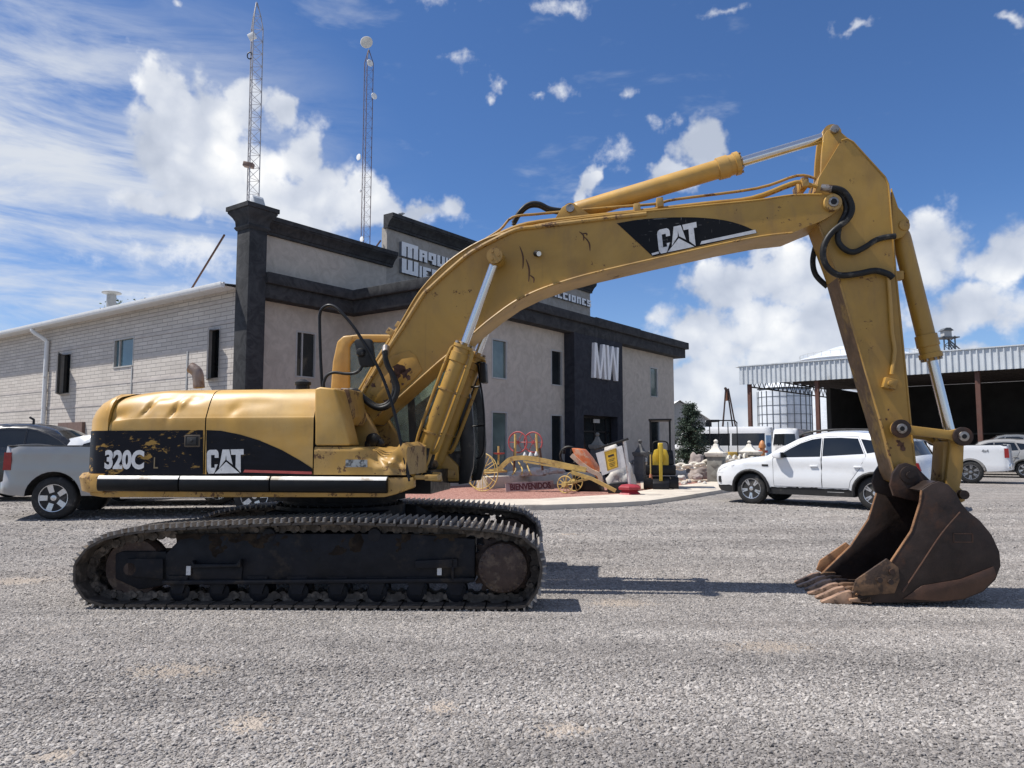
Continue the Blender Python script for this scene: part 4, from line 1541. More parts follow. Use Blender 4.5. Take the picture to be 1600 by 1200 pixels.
def bar(a, b, w0, w1, y0, y1, name, material):
    ax, az_, bx2, bz2 = a[0], a[1], b[0], b[1]
    d = Vector((bx2 - ax, bz2 - az_)).normalized()
    n = Vector((-d.y, d.x))
    P = []
    for k in range(9):
        q = PI / 2 + PI * k / 8
        P.append((ax + w0 * (math.cos(q) * d.x + math.sin(q) * n.x), az_ + w0 * (math.cos(q) * d.y + math.sin(q) * n.y)))
    ml = 0.55 * min(w0, w1)
    P.append((ax + d.x * w0 * 1.3 - n.x * ml, az_ + d.y * w0 * 1.3 - n.y * ml))
    P.append((bx2 - d.x * w1 * 1.3 - n.x * ml, bz2 - d.y * w1 * 1.3 - n.y * ml))
    for k in range(9):
        q = -PI / 2 + PI * k / 8
        P.append((bx2 + w1 * (math.cos(q) * d.x + math.sin(q) * n.x), bz2 + w1 * (math.cos(q) * d.y + math.sin(q) * n.y)))
    P.append((bx2 - d.x * w1 * 1.3 + n.x * ml, bz2 - d.y * w1 * 1.3 + n.y * ml))
    P.append((ax + d.x * w0 * 1.3 + n.x * ml, az_ + d.y * w0 * 1.3 + n.y * ml))
    return MB().prism(P, y0, y1).build(name, material, exc, bevel=0.008)


for s in (-1, 1):
    bar(la, lb, 0.082, 0.088, s * 0.25, s * 0.31, 'side_link', M_YEL2)
for p in (la, lb):
    MB().cyl((p[0], -0.36, p[1]), (p[0], 0.36, p[1]), 0.05, n=22).build('pivot_pin', M_STEEL, exc, bevel=0.006)
    MB().lathe((p[0], -0.366, p[1]), (0, 1, 0), [(0, 0.022), (0.004, 0.024), (0.006, 0.015)], 16).build('pin_hole', M_BLACK, exc)
    for s in (-1, 1):
        MB().lathe((p[0], s * 0.312, p[1]), (0, s, 0), [(0, 0.092), (0.03, 0.092), (0.034, 0.08), (0.034, 0.05)], 26).build('link_boss', M_RUSTB, exc)
bp = U.hit(1498, 772, -0.15)
pl = U.pts([(1486, 684), (1507, 684), (1505, 735), (1500, 762), (1510, 770), (1508, 783), (1496, 788), (1484, 778), (1478, 755), (1482, 720)], -0.19)
for s in (-1, 1):
    MB().prism(pl, s * 0.19, s * 0.13).build('power_link', M_YEL2, exc, bevel=0.008)
MB().prism(U.pts([(1466, 690), (1484, 690), (1480, 755), (1462, 752)], 0), -0.13, 0.13).build('power_link_web', M_YELB, exc, bevel=0.008)
MB().cyl((bp[0], -0.28, bp[1]), (bp[0], 0.28, bp[1]), 0.045, n=20).build('pivot_pin', M_RUSTB, exc)

# --- bucket
BW = 0.60
M_CUT = mat('scabby_cutter_steel', (0.15, 0.085, 0.045), 0.6, metal=0.2, var=0.4, vscale=9, grime=(0.035, 0.022, 0.016), gamount=0.55, gscale=7, bumps=0.4)
M_WEARP = mat('orange_brown_wear_plate', (0.080, 0.038, 0.022), 0.5, metal=0.15, var=0.4, vscale=4, grime=(0.045, 0.028, 0.022), gamount=0.4, gscale=3, gsharp=0.3, bumps=0.3)
q = lambda pts: U.pts(pts, -BW)
shell_px = [(1392, 762), (1420, 768), (1440, 766), (1456, 756), (1468, 752), (1482, 757), (1494, 770), (1503, 787), (1512, 798), (1532, 814), (1550, 836), (1562, 862), (1564, 884), (1556, 906), (1536, 925), (1506, 937), (1470, 941), (1410, 942), (1345, 942)]
outer = q(shell_px[2:])
mouth = q([(1345, 942), (1338, 930), (1392, 878), (1424, 830), (1438, 785), (1440, 766)])
side_poly = outer + mouth[1:-1]
bucket_parts = []
shell = spline2(outer, 3)
cxs = sum(p[0] for p in shell) / len(shell)
czs = sum(p[1] for p in shell) / len(shell)
m = MB()
th = 0.022
ringsO = [(x, z) for x, z in shell]
ringsI = []
for i, (x, z) in enumerate(shell):
    a = shell[max(i - 1, 0)]
    b2 = shell[min(i + 1, len(shell) - 1)]
    d = Vector((b2[0] - a[0], b2[1] - a[1])).normalized()
    n = Vector((-d.y, d.x))
    if n.dot(Vector((cxs - x, czs - z))) < 0:
        n = -n
    ringsI.append((x + n.x * th, z + n.y * th))
m.prism(ringsO + ringsI[::-1], -BW + 0.03, BW - 0.03)
bucket = m.build('bucket', M_RUSTB, exc, smooth_angle=35)
for s in (-1, 1):
    MB().prism(side_poly, s * BW, s * (BW - 0.028)).build('side_plate', M_RUSTB, bucket, bevel=0.006)
    # rim bar round the mouth and the side cutter
    rim = mouth[1:]
    MB().tube([Vector((x, s * (BW - 0.006), z)) for x, z in rim], 0.011, 6).build('mouth_rim', M_RUSTL, bucket)
    sc_ = q([(1330, 922), (1336, 905), (1384, 872), (1402, 886), (1404, 905), (1396, 926), (1345, 930)])
    MB().prism(sc_, s * (BW + 0.034), s * (BW + 0.004)).build('side_cutter', M_RUSTL if s > 0 else M_CUT, bucket, bevel=0.006)
    for (px, py) in ((1391, 892), (1389, 908), (1372, 905)):
        x, z = U.hit(px, py, -BW)
        MB().cyl((x, s * (BW + 0.03), z), (x, s * (BW + 0.058), z), 0.026, n=8).build('cutter_bolt', M_RUSTB, bucket)
    # stiffening seam on the flank
    MB().tube(spline([Vector((x, s * (BW + 0.002), z)) for x, z in q([(1500, 800), (1470, 835), (1440, 880), (1410, 925)])], 4), 0.008, 6).build('stiffener_bar', M_WEARP, bucket)
    wp = q([(1410, 936), (1440, 915), (1500, 905), (1552, 885), (1557, 900), (1536, 922), (1506, 935), (1470, 939)])
    MB().prism(wp, s * (BW + 0.009), s * (BW + 0.001)).build('wear_plate', M_WEARP, bucket, bevel=0.006)
# cutting lip and teeth with adapters
lx0, lz0 = U.hit(1345, 941, -BW)
lz0 = 0.03
MB().prism([(lx0 + 0.10, lz0 - 0.015), (lx0 - 0.10, lz0 + 0.005), (lx0 - 0.10, lz0 + 0.028), (lx0 + 0.10, lz0 + 0.055)], -BW, BW).build('cutting_lip', M_TOOTH, bucket, bevel=0.005)
for k in range(6):
    y = -BW + 0.07 + (2 * BW - 0.14) * k / 5
    ad = [(lx0 + 0.10, lz0 + 0.10), (lx0 - 0.02, lz0 + 0.10), (lx0 - 0.12, lz0 + 0.06), (lx0 - 0.14, lz0 - 0.005), (lx0 + 0.05, lz0 - 0.03)]
    MB().prism(ad, y - 0.036, y + 0.036).build('tooth_adapter', M_CUT, bucket, bevel=0.008)
    tt = MB()
    j_ = 0.015 * math.sin(k * 2.7)
    tt.loft([[(lx0 - 0.07, y - 0.045, lz0 - 0.022), (lx0 - 0.07, y + 0.045, lz0 - 0.022), (lx0 - 0.07, y + 0.040, lz0 + 0.098), (lx0 - 0.07, y - 0.040, lz0 + 0.098)],
             [(lx0 - 0.15, y - 0.043, lz0 - 0.026), (lx0 - 0.15, y + 0.043, lz0 - 0.026), (lx0 - 0.15, y + 0.038, lz0 + 0.082), (lx0 - 0.15, y - 0.038, lz0 + 0.082)],
             [(lx0 - 0.24, y - 0.040, lz0 - 0.026), (lx0 - 0.24, y + 0.040, lz0 - 0.026), (lx0 - 0.24, y + 0.036, lz0 + 0.036), (lx0 - 0.24, y - 0.036, lz0 + 0.036)],
             [(lx0 - 0.35 + j_, y - 0.034, lz0 - 0.022), (lx0 - 0.35 + j_, y + 0.034, lz0 - 0.022), (lx0 - 0.35 + j_, y + 0.032, lz0 - 0.008), (lx0 - 0.35 + j_, y - 0.032, lz0 - 0.008)]])
    o_ = tt.build('tooth', M_TOOTH, bucket, bevel=0.004)
# ears that carry the stick and the power link
for s in (-1, 1):
    e_ = q([(1398, 760), (1402, 742), (1412, 727), (1424, 724), (1440, 730), (1462, 752), (1484, 764), (1500, 768), (1507, 776), (1500, 790), (1470, 790), (1430, 785), (1404, 778)])
    dxe = U.hit(1420, 742, -HS - 0.07)[0] - U.hit(1420, 742, -BW)[0]
    MB().prism([(x + dxe * 0.6, z) for x, z in e_], s * (HS + 0.03), s * (HS + 0.08)).build('hinge_ear', M_RUSTB, bucket, bevel=0.006)
    x, z = U.hit(1420, 742, -HS - 0.09)
    MB().lathe((x, s * (HS + 0.08), z), (0, s, 0), [(0, 0.085), (0.03, 0.085), (0.034, 0.06), (0.034, 0.02)], 24).build('link_boss', M_RUSTB, bucket)
    MB().cyl((x, s * (HS + 0.1), z), (x, s * (HS + 0.135), z), 0.035, n=8).build('pivot_pin', M_RUSTB, bucket)
# cast mark on the flank
px0 = U.hit(1489, 833, -BW - 0.002)
px1 = U.hit(1521, 848, -BW - 0.002)
fr_ = MB()
for (a0, b0, a1, b1) in ((px0[0], px0[1], px1[0], px0[1] - 0.008), (px0[0], px1[1] + 0.008, px1[0], px1[1]), (px0[0], px0[1], px0[0] + 0.008, px1[1]), (px1[0] - 0.008, px0[1], px1[0], px1[1])):
    fr_.bx(min(a0, a1), max(a0, a1), -BW - 0.004, -BW, min(b0, b1), max(b0, b1))
fr_.build('cast_mark_frame', M_WEARP, bucket)

# --- cab (far side), seen behind the boom
CY0, CY1 = 0.38, 1.30
M_CABBLACK = mat('black_cab_trim', (0.014, 0.014, 0.015), 0.45, var=0.3, grime=(0.09, 0.08, 0.065), gamount=0.2)
side_o = U.pts([(517, 606), (520, 560), (527, 533), (536, 524), (560, 522.5), (640, 522), (706, 524), (722, 545), (735, 580), (744, 630), (748, 690), (746, 728), (740, 752), (690, 756), (517, 756)], CY0)
zfloor = zdeck + 0.08
x_c0, x_c1 = side_o[0][0], max(p[0] for p in side_o)
cab = None
# rear pillar, roof, front frame and door posts as separate sheets
rp_ = U.pts([(517, 700), (516, 606), (519, 565), (526, 533), (536, 524), (553, 523), (553, 532), (546, 540), (546, 606), (552, 700)], CY0)
cab = MB().prism(rp_, CY0, CY1).build('cab', M_YEL, exc, bevel=0.03, seg=3)
roof = U.pts([(534, 525), (560, 522), (692, 523), (704, 532), (698, 537), (552, 533)], CY0)
MB().prism(roof, CY0 + 0.005, CY1 - 0.005).build('cab_roof', M_YEL, cab, bevel=0.02, seg=3)
lower = U.pts([(552, 705), (682, 700), (700, 712), (716, 728), (718, 752), (552, 756)], CY0)
MB().prism(lower, CY0, CY1).build('cab_lower_panel', M_YEL2, cab, bevel=0.015)
front = U.pts([(692, 524), (704, 528), (716, 547), (728, 582), (737, 632), (741, 690), (739, 730), (732, 755), (716, 757), (720, 700), (716, 640), (708, 590), (698, 545), (688, 534)], CY0)
for yy in (CY0 + 0.001, CY1 - 0.07):
    MB().prism(front, yy, yy + 0.07).build('front_pillar', M_CABBLACK, cab, bevel=0.01)
post = U.pts([(632, 530), (640, 530), (652, 704), (640, 704)], CY0)
MB().prism(post, CY0 + 0.01, CY0 + 0.06).build('window_post', M_CABBLACK, cab)
win = U.pts([(546, 535), (696, 536), (708, 590), (716, 640), (720, 705), (553, 703), (546, 606)], CY0 + 0.03)
MB().prism(win, CY0 + 0.028, CY0 + 0.034).build('side_window', M_CABGLASS, cab)
MB().prism(win, CY1 - 0.04, CY1 - 0.034).build('side_window', M_CABGLASS, cab)
bl = U.pts([(640, 640), (692, 600), (708, 590), (716, 640), (721, 700), (721, 755), (655, 755), (640, 705)], CY0)
MB().prism(bl, CY0 + 0.05, CY0 + 0.09).build('cab_inner_panel', M_CABBLACK, cab)
# windscreen
ws = U.pts([(698, 540), (710, 590), (719, 640), (723, 700), (720, 745), (726, 745), (730, 700), (726, 640), (718, 590), (704, 538)], CY0)
MB().prism(ws, CY0 + 0.07, CY1 - 0.07).build('windscreen', M_CABGLASS, cab)
# seat and console inside, seen through the glass
sx_, sz_ = U.hit(640, 700, 0.85)
MB().bx(sx_ - 0.25, sx_ + 0.25, 0.6, 1.1, sz_ - 0.1, sz_ + 0.08).build('seat', M_BLACK, cab, bevel=0.04)
MB().box((sx_ - 0.28, 0.85, sz_ + 0.38), (0.13, 0.5, 0.65), Matrix.Rotation(-0.15, 3, 'Y')).build('seat_back', M_BLACK, cab, bevel=0.05)
# cab guard bar with mirror on the far front corner
gp = [(735, 570), (746, 569), (749, 590), (754, 620), (757, 660), (756, 700), (751, 714), (744, 716)]
MB().tube(spline([U.p3(x, y, CY0 - 0.05) for x, y in gp], 4), 0.012, 6).build('guard_bar', M_BLACK, cab)
for (px, py, px2) in ((740, 605, 752), (741, 666, 757)):
    MB().tube([U.p3(px - 4, py, CY0 - 0.02), U.p3(px2, py - 1, CY0 - 0.05)], 0.011, 6).build('guard_bar', M_BLACK, cab)
p = U.p3(756, 583, CY0 - 0.1)
MB().box((p.x, p.y, p.z), (0.07, 0.17, 0.235), Matrix.Rotation(-0.06, 3, 'Y')).build('mirror', M_RUBBER, cab, bevel=0.015)
MB().tube([U.p3(740, 568, CY0), U.p3(750, 566, CY0 - 0.06), U.p3(757, 567, CY0 - 0.1)], 0.012, 6).build('mirror_arm', M_BLACK, cab)

# --- near handrail and mirror
HR = [(503.5, 606), (501, 560), (499.5, 510), (500, 490), (505, 481), (514, 477), (524, 480), (533, 488), (548, 505), (562, 525), (582, 558), (600, 595), (615, 640), (626, 690), (634, 725), (640, 752)]
hy = [-1.15 - 0.17 * i / (len(HR) - 1) for i in range(len(HR))]
MB().tube(spline([U.p3(x, y, hy[i]) for i, (x, y) in enumerate(HR)], 5), 0.0155, 10).build('handrail', M_BLACK, exc)
ARM = [(506, 610), (506, 598), (511, 587), (522, 582), (540, 584), (554, 583), (563, 577), (567, 566), (567, 553)]
MB().tube(spline([U.p3(x, y, -1.22) for x, y in ARM], 5), 0.015, 10).build('mirror_arm', M_RUBBER, exc)
mp = U.pts([(553, 533), (557, 529.5), (577, 529), (581, 532), (586, 568), (582, 572.5), (565, 573.5), (561, 569)], -1.25)
MB().prism(mp, -1.25, -1.20).build('mirror', M_RUBBER, exc, bevel=0.008)
p = U.p3(567, 552, -1.2)
MB().lathe((p.x, -1.30, p.z), (0, 1, 0), [(0, 0.02), (0.005, 0.035), (0.03, 0.045), (0.06, 0.045)], 14).build('mirror_mount', M_RUBBER, exc)

# ------------------------------------------------------------------ building materials
def stucco(name, c0, c1, rough=0.9, b_=0.5, stain=(0.2, 0.2, 0.2), st=0.25):
    m, nt, b, co = new_mat(name)
    n1 = noise_node(nt, co, 2.3, 7, 0.66, 1.4)
    c = mixc(nt, n1.step(0.33, 0.68), c0, c1)
    s = noise_node(nt, map_node(nt, co, (1, 1, 0.25)), 1.1, 7, 0.7).step(0.55, 0.85)
    c = mixc(nt, s * st, c, stain)
    setc(nt, b, 'Base Color', c)
    b.inputs['Roughness'].default_value = rough
    b.inputs['Specular IOR Level'].default_value = 0.2
    bump(nt, b, n1 + noise_node(nt, co, 30.0, 4) * 0.15, b_, 0.03)
    return m


M_STUC = stucco('grey_stucco', (0.41, 0.368, 0.32), (0.505, 0.457, 0.40), stain=(0.25, 0.225, 0.20))
M_CHAR = stucco('charcoal_stucco', (0.030, 0.031, 0.034), (0.058, 0.059, 0.062), b_=0.3, stain=(0.08, 0.08, 0.08))
M_NAVY = stucco('navy_charcoal_stucco', (0.026, 0.028, 0.036), (0.042, 0.044, 0.054), b_=0.2, stain=(0.06, 0.06, 0.065))
M_WINF = mat('window_frame_grey', (0.40, 0.40, 0.39), 0.5, var=0.08)
M_WHITEP = mat('white_sheet_metal', (0.74, 0.74, 0.73), 0.45, var=0.06, grime=(0.45, 0.41, 0.36), gamount=0.1)
M_DARKIN = mat('dark_interior', (0.012, 0.012, 0.013), 0.9, var=0.2)


def pane_mat(name, base, rough=0.05):
    m, nt, b, co = new_mat(name)
    n1 = noise_node(nt, co, 0.9, 3)
    setc(nt, b, 'Base Color', mixc(nt, n1.step(0.35, 0.7), base, tuple(c * 1.7 for c in base)))
    b.inputs['Roughness'].default_value = rough
    b.inputs['Specular IOR Level'].default_value = 0.7
    bump(nt, b, noise_node(nt, co, 1.6, 2), 0.06, 0.02)
    return m


M_PANE = pane_mat('dark_window_glass', (0.014, 0.017, 0.018))
M_PANEG = pane_mat('greenish_window_glass', (0.085, 0.115, 0.105), 0.12)
M_PANEB = pane_mat('bluish_window_glass', (0.07, 0.12, 0.14))


def block_wall():
    m, nt, b, co = new_mat('whitewashed_block')
    sp = nt.nodes.new('ShaderNodeSeparateXYZ')
    nt.links.new(co, sp.inputs[0])
    cb = nt.nodes.new('ShaderNodeCombineXYZ')
    nt.links.new(sp.outputs[1], cb.inputs[0])
    nt.links.new(sp.outputs[2], cb.inputs[1])
    br = nt.nodes.new('ShaderNodeTexBrick')
    nt.links.new(cb.outputs[0], br.inputs['Vector'])
    br.inputs['Scale'].default_value = 1.0
    br.inputs['Brick Width'].default_value = 0.62
    br.inputs['Row Height'].default_value = 0.135
    br.inputs['Mortar Size'].default_value = 0.011
    br.inputs['Mortar Smooth'].default_value = 0.3
    br.inputs['Color1'].default_value = (0.54, 0.495, 0.445, 1)
    br.inputs['Color2'].default_value = (0.62, 0.57, 0.515, 1)
    br.inputs['Mortar'].default_value = (0.29, 0.265, 0.245, 1)
    c = mixc(nt, noise_node(nt, co, 0.7, 7, 0.65).step(0.4, 0.75) * 0.45, br.outputs['Color'], (0.36, 0.33, 0.30))
    c = mixc(nt, noise_node(nt, map_node(nt, co, (1, 0.35, 3)), 1.6, 6, 0.7).step(0.55, 0.8) * 0.35, c, (0.66, 0.61, 0.56))
    setc(nt, b, 'Base Color', c)
    b.inputs['Roughness'].default_value = 0.95
    b.inputs['Specular IOR Level'].default_value = 0.15
    bump(nt, b, Nd(nt, br.outputs['Fac']) * -1.0 + noise_node(nt, co, 20.0, 4) * 0.2, 0.6, 0.02)
    return m


M_BLOCK = block_wall()

# ------------------------------------------------------------------ office building with stepped parapet
W = Frame(-2.4, 23.7, 53.6)
bld = thing('office_building', 'two-storey grey stucco office with charcoal bands and white lettering behind the excavator', 'building', (W.o.x, W.o.y, 0), W.a)


def wall(name, a0, a1, z0, z1, openings, plane, axis, depth, material, parent, inward=1):
    """Wall sheet with real openings; axis 'x' runs along local x at y = plane, 'y' along local y at x = plane."""
    xs_ = sorted({a0, a1} | {o[0] for o in openings} | {o[1] for o in openings})
    zs_ = sorted({z0, z1} | {o[2] for o in openings} | {o[3] for o in openings})
    m = MB()

    def P(a, z, d=0.0):
        return (a, plane + inward * d, z) if axis == 'x' else (plane + inward * d, a, z)
    for i in range(len(xs_) - 1):
        for j in range(len(zs_) - 1):
            ca, cz = (xs_[i] + xs_[i + 1]) / 2, (zs_[j] + zs_[j + 1]) / 2
            if any(o[0] < ca < o[1] and o[2] < cz < o[3] for o in openings):
                continue
            m.add([P(xs_[i], zs_[j]), P(xs_[i + 1], zs_[j]), P(xs_[i + 1], zs_[j + 1]), P(xs_[i], zs_[j + 1])], [(0, 1, 2, 3)])
    for (a, b_, c, d) in openings:
        for (u0, w0, u1, w1) in ((a, c, b_, c), (b_, c, b_, d), (b_, d, a, d), (a, d, a, c)):
            m.add([P(u0, w0), P(u1, w1), P(u1, w1, depth), P(u0, w0, depth)], [(0, 1, 2, 3)])
    m.add([P(a0, z0, depth + 0.02), P(a1, z0, depth + 0.02), P(a1, z1, depth + 0.02), P(a0, z1, depth + 0.02)], [(0, 1, 2, 3)]) if False else None
    o = m.build(name, material, parent, fix=False)
    return o


def window(a0, a1, z0, z1, plane, axis, parent, pane, inward=1, mull=None, depth=0.10, fw=0.05, fmat=None):
    fmat = fmat or M_WINF

    def bxx(m, p0, p1, q0, q1, d0, d1):
        lo, hi = plane + inward * d0, plane + inward * d1
        lo, hi = min(lo, hi), max(lo, hi)
        if axis == 'x':
            m.bx(p0, p1, lo, hi, q0, q1)
        else:
            m.bx(lo, hi, p0, p1, q0, q1)
    m = MB()
    bxx(m, a0, a0 + fw, z0, z1, -0.012, depth)
    bxx(m, a1 - fw, a1, z0, z1, -0.012, depth)
    bxx(m, a0 + fw, a1 - fw, z1 - fw, z1, -0.012, depth)
    bxx(m, a0 + fw, a1 - fw, z0, z0 + fw, -0.03, depth)
    if mull is not None:
        am = a0 + (a1 - a0) * mull
        bxx(m, am - 0.025, am + 0.025, z0 + fw, z1 - fw, 0.02, depth)
    o = m.build('window', fmat, parent)
    m = MB()
    bxx(m, a0 + fw, a1 - fw, z0 + fw, z1 - fw, depth * 0.6, depth * 0.6 + 0.008)
    m.build('pane', pane, o)
    return o


ZG = 0.12
CW = [(2.86, 3.74, 3.88, 5.29), (6.58, 7.38, 3.88, 5.29), (15.15, 15.95, 3.90, 5.34), (2.86, 3.76, 0.75, 2.75), (6.55, 7.38, 0.55, 2.77), (15.10, 16.10, 0.55, 2.78)]
wall('wall', 0.0, 17.83, ZG, 6.25, CW, 0.0, 'x', 0.12, M_STUC, bld)
for k, (a, b_, c, d) in enumerate(CW):
    window(a, b_, c, d, 0.0, 'x', bld, [M_PANEG, M_PANE, M_PANEG, M_PANEG, M_PANE, M_PANE][k])
wall('wall', 0.0, 3.85, ZG, 6.25, [], 0.0, 'y', 0.12, M_STUC, bld)
AW = [(-2.42, -1.62, 3.74, 5.25)]
wall('wall', -4.0, 0.0, ZG, 8.2, AW, 3.85, 'x', 0.12, M_STUC, bld)
for (a, b_, c, d) in AW:
    window(a, b_, c, d, 3.85, 'x', bld, M_PANE, mull=0.34)
wall('wall', 0.0, 14.0, ZG, 6.25, [], 17.83, 'y', 0.12, M_STUC, bld)
# window interiors and roof slab close the volume
MB().bx(0.7, 17.7, 0.14, 12.9, ZG, 6.63).build('interior', M_DARKIN, bld)
MB().bx(-4.0, 0.1, 3.99, 4.5, ZG, 6.6).build('interior', M_DARKIN, bld)


def band(z0, z1, pr, name, material):
    """Projecting band that follows facade, corner and recess."""
    m = MB()
    plan_ = [(-3.94, 3.85 - pr), (-pr, 3.85 - pr), (-pr, -pr), (17.83 + pr, -pr), (17.83 + pr, 13.0), (17.83, 13.0), (17.83, 0.003), (0.003, 0.003), (0.003, 3.853), (-3.94, 3.853)]
    m.prism(plan_, z0, z1, 'z')
    return m.build(name, material, bld, bevel=0.02)


band(6.02, 6.46, 0.46, 'lower_band', M_CHAR)
band(6.463, 6.80, 0.60, 'upper_band', M_CHAR)
m = MB().prism([(-0.1, -0.1), (17.9, -0.1), (17.9, 13), (0.6, 13), (0.6, 4.0), (-0.1, 4.0)], 6.64, 6.76, 'z')
m.build('roof_slab', M_CHAR, bld)


def cornice(x0, x1, y, z0, name='cornice', material=M_CHAR, ends=True, h=0.52):
    """Moulded cornice: cove between two fillets."""
    pf = [(0.0, 0.0), (-0.10, 0.0), (-0.10, 0.09), (-0.13, 0.10), (-0.16, 0.17), (-0.24, 0.27), (-0.33, 0.33), (-0.33, 0.37), (-0.37, 0.38), (-0.37, h), (0.12, h), (0.12, 0.0)]
    return MB().prism([(y + a, z0 + b_) for a, b_ in pf], x0, x1, 'x').build(name, material, bld)


# stepped parapet behind: left wing, sign panel, right wing
MB().bx(0.0, 1.52, 3.853, 4.05, 6.6, 8.2).build('parapet', M_STUC, bld)
MB().bx(-4.0, 0.0, 3.90, 4.05, 8.0, 8.2).build('parapet', M_STUC, bld)
cornice(-4.0, 1.75, 3.85, 8.10)
M_SIGNP = stucco('warm_grey_sign_panel', (0.30, 0.275, 0.245), (0.39, 0.36, 0.325), b_=0.25)
MB().bx(1.52, 16.15, 3.85, 4.12, 6.6, 9.6).build('sign_panel', M_SIGNP, bld)
cornice(1.45, 16.22, 3.85, 9.53)
MB().bx(16.15, 21.0, 3.86, 4.05, 6.6, 8.0).build('parapet', M_STUC, bld)
cornice(16.15, 21.2, 3.86, 7.72)
# corner pillar with flared capital
PX0, PX1, PY0, PY1 = -4.56, -3.94, 3.36, 4.0
MB().bx(PX0, PX1, PY0, PY1, ZG, 8.2).build('corner_pillar', M_CHAR, bld, bevel=0.02)
cxp, cyp = (PX0 + PX1) / 2, (PY0 + PY1) / 2
m = MB()
lv = [(8.02, 0.33), (8.10, 0.38), (8.12, 0.38), (8.16, 0.35), (8.30, 0.36), (8.42, 0.42), (8.55, 0.52), (8.60, 0.52), (8.61, 0.56), (8.74, 0.56)]
m.loft([[(cxp - h, cyp - h, z), (cxp + h, cyp - h, z), (cxp + h, cyp + h, z), (cxp - h, cyp + h, z)] for z, h in lv])
m.build('pillar_capital', M_CHAR, bld)

# entrance portal
PR = 0.475
DX0, DX1 = W.hit(912, 648, -PR)[0], W.hit(965, 655, -PR)[0]
DZ = W.hit(940, 650, -PR)[1]
wall('portal', 7.53, 11.5, ZG, 6.02, [(DX0, DX1, ZG, DZ)], -PR, 'x', 0.45, M_NAVY, bld)
for xx in (7.53, 11.5):
    MB().add([(xx, -PR, ZG), (xx, 0, ZG), (xx, 0, 6.02), (xx, -PR, 6.02)], [(0, 1, 2, 3)]).build('portal_cheek', M_NAVY, bld)
m = MB()
for a in (DX0 + 0.02, (DX0 + DX1) / 2 - 0.04, (DX0 + DX1) / 2 + 0.9, DX1 - 0.08):
    m.bx(a, a + 0.07, -0.16, -0.10, ZG, DZ - 0.02)
m.bx(DX0, DX1, -0.16, -0.10, DZ - 0.09, DZ - 0.02)
m.bx(DX0, DX1, -0.16, -0.10, 2.12, 2.18)
dr = m.build('entrance_door', M_BLACK, bld)
MB().bx(DX0 + 0.02, DX1 - 0.02, -0.12, -0.112, ZG, DZ - 0.05).build('pane', M_PANE, dr)
MB().bx((DX0 + DX1) / 2 - 0.15, (DX0 + DX1) / 2 + 0.35, -0.20, -0.17, DZ - 0.28, DZ - 0.12).build('door_plate', mat('pale_plate', (0.45, 0.45, 0.43), 0.6), bld)

# raised white letters
FONT = {'M': ['#####', '#.#.#', '#.#.#', '#.#.#', '#.#.#'], 'A': ['####.', '#..#.', '####.', '#..#.', '#..#.'], 'Q': ['####.', '#..#.', '#..#.', '####.', '..##.'],
        'U': ['#..#.', '#..#.', '#..#.', '#..#.', '####.'], 'I': ['#', '#', '#', '#', '#'], 'N': ['####.', '#..#.', '#..#.', '#..#.', '#..#.'], 'R': ['####.', '#..#.', '###..', '#.##.', '#..#.'],
        'W': ['#.#.#', '#.#.#', '#.#.#', '#.#.#', '#####'], 'E': ['###', '#..', '##.', '#..', '###'], 'B': ['####', '#..#', '###.', '#..#', '####'], 'F': ['###', '#..', '##.', '#..', '#..'],
        'C': ['####', '#...', '#...', '#...', '####'], 'O': ['####', '#..#', '#..#', '#..#', '####'], 'S': ['####', '#...', '####', '...#', '####'], 'Y': ['#..#', '#..#', '####', '.##.', '.##.']}
M_LET = mat('white_letter', (0.78, 0.78, 0.78), 0.5, var=0.05)
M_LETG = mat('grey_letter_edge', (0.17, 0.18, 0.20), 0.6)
M_LETS = mat('letter_side', (0.05, 0.05, 0.055), 0.5)


def block_letter(ch, x, z, w_, h, y, parent, d=0.14, slant=0.0):
    """Squared letter; strokes are thick, cells 1 wide are stretched to make heavy verticals."""
    rows = FONT[ch]
    rows = [r.rstrip('.') if False else r for r in rows]
    nc = max(len(r.rstrip('.')) for r in rows)
    rows = [(r + '.....')[:nc] for r in rows]
    wid = []
    for c in range(nc):
        wid.append(1.35 if c in (0, nc - 1) or (nc == 5 and c == 2) else 0.42 if nc > 1 else 1.35)
    hs = [1.2, 0.6, 0.9, 0.6, 1.2]
    tw, thh = sum(wid), sum(hs)
    m = MB()
    cx = [x + w_ * sum(wid[:c]) / tw for c in range(nc + 1)]
    cz = [z + h - h * sum(hs[:r_]) / thh for r_ in range(6)]
    f = lambda r_, c: 0 <= r_ < 5 and 0 <= c < nc and rows[r_][c] == '#'
    for r_ in range(5):
        for c in range(nc):
            if not f(r_, c):
                continue
            a, b_, t, u = cx[c], cx[c + 1], cz[r_], cz[r_ + 1]
            m.add([(a, y - d, u), (b_, y - d, u), (b_, y - d, t), (a, y - d, t)], [(0, 1, 2, 3)])
            if not f(r_ - 1, c):
                m.add([(a, y - d, t), (b_, y - d, t), (b_, y, t), (a, y, t)], [(0, 1, 2, 3)])
            if not f(r_ + 1, c):
                m.add([(a, y, u), (b_, y, u), (b_, y - d, u), (a, y - d, u)], [(0, 1, 2, 3)])
            if not f(r_, c - 1):
                m.add([(a, y, u), (a, y - d, u), (a, y - d, t), (a, y, t)], [(0, 1, 2, 3)])
            if not f(r_, c + 1):
                m.add([(b_, y - d, u), (b_, y, u), (b_, y, t), (b_, y - d, t)], [(0, 1, 2, 3)])
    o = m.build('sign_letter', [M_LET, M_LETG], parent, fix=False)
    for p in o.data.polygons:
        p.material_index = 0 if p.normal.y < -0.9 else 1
    return o


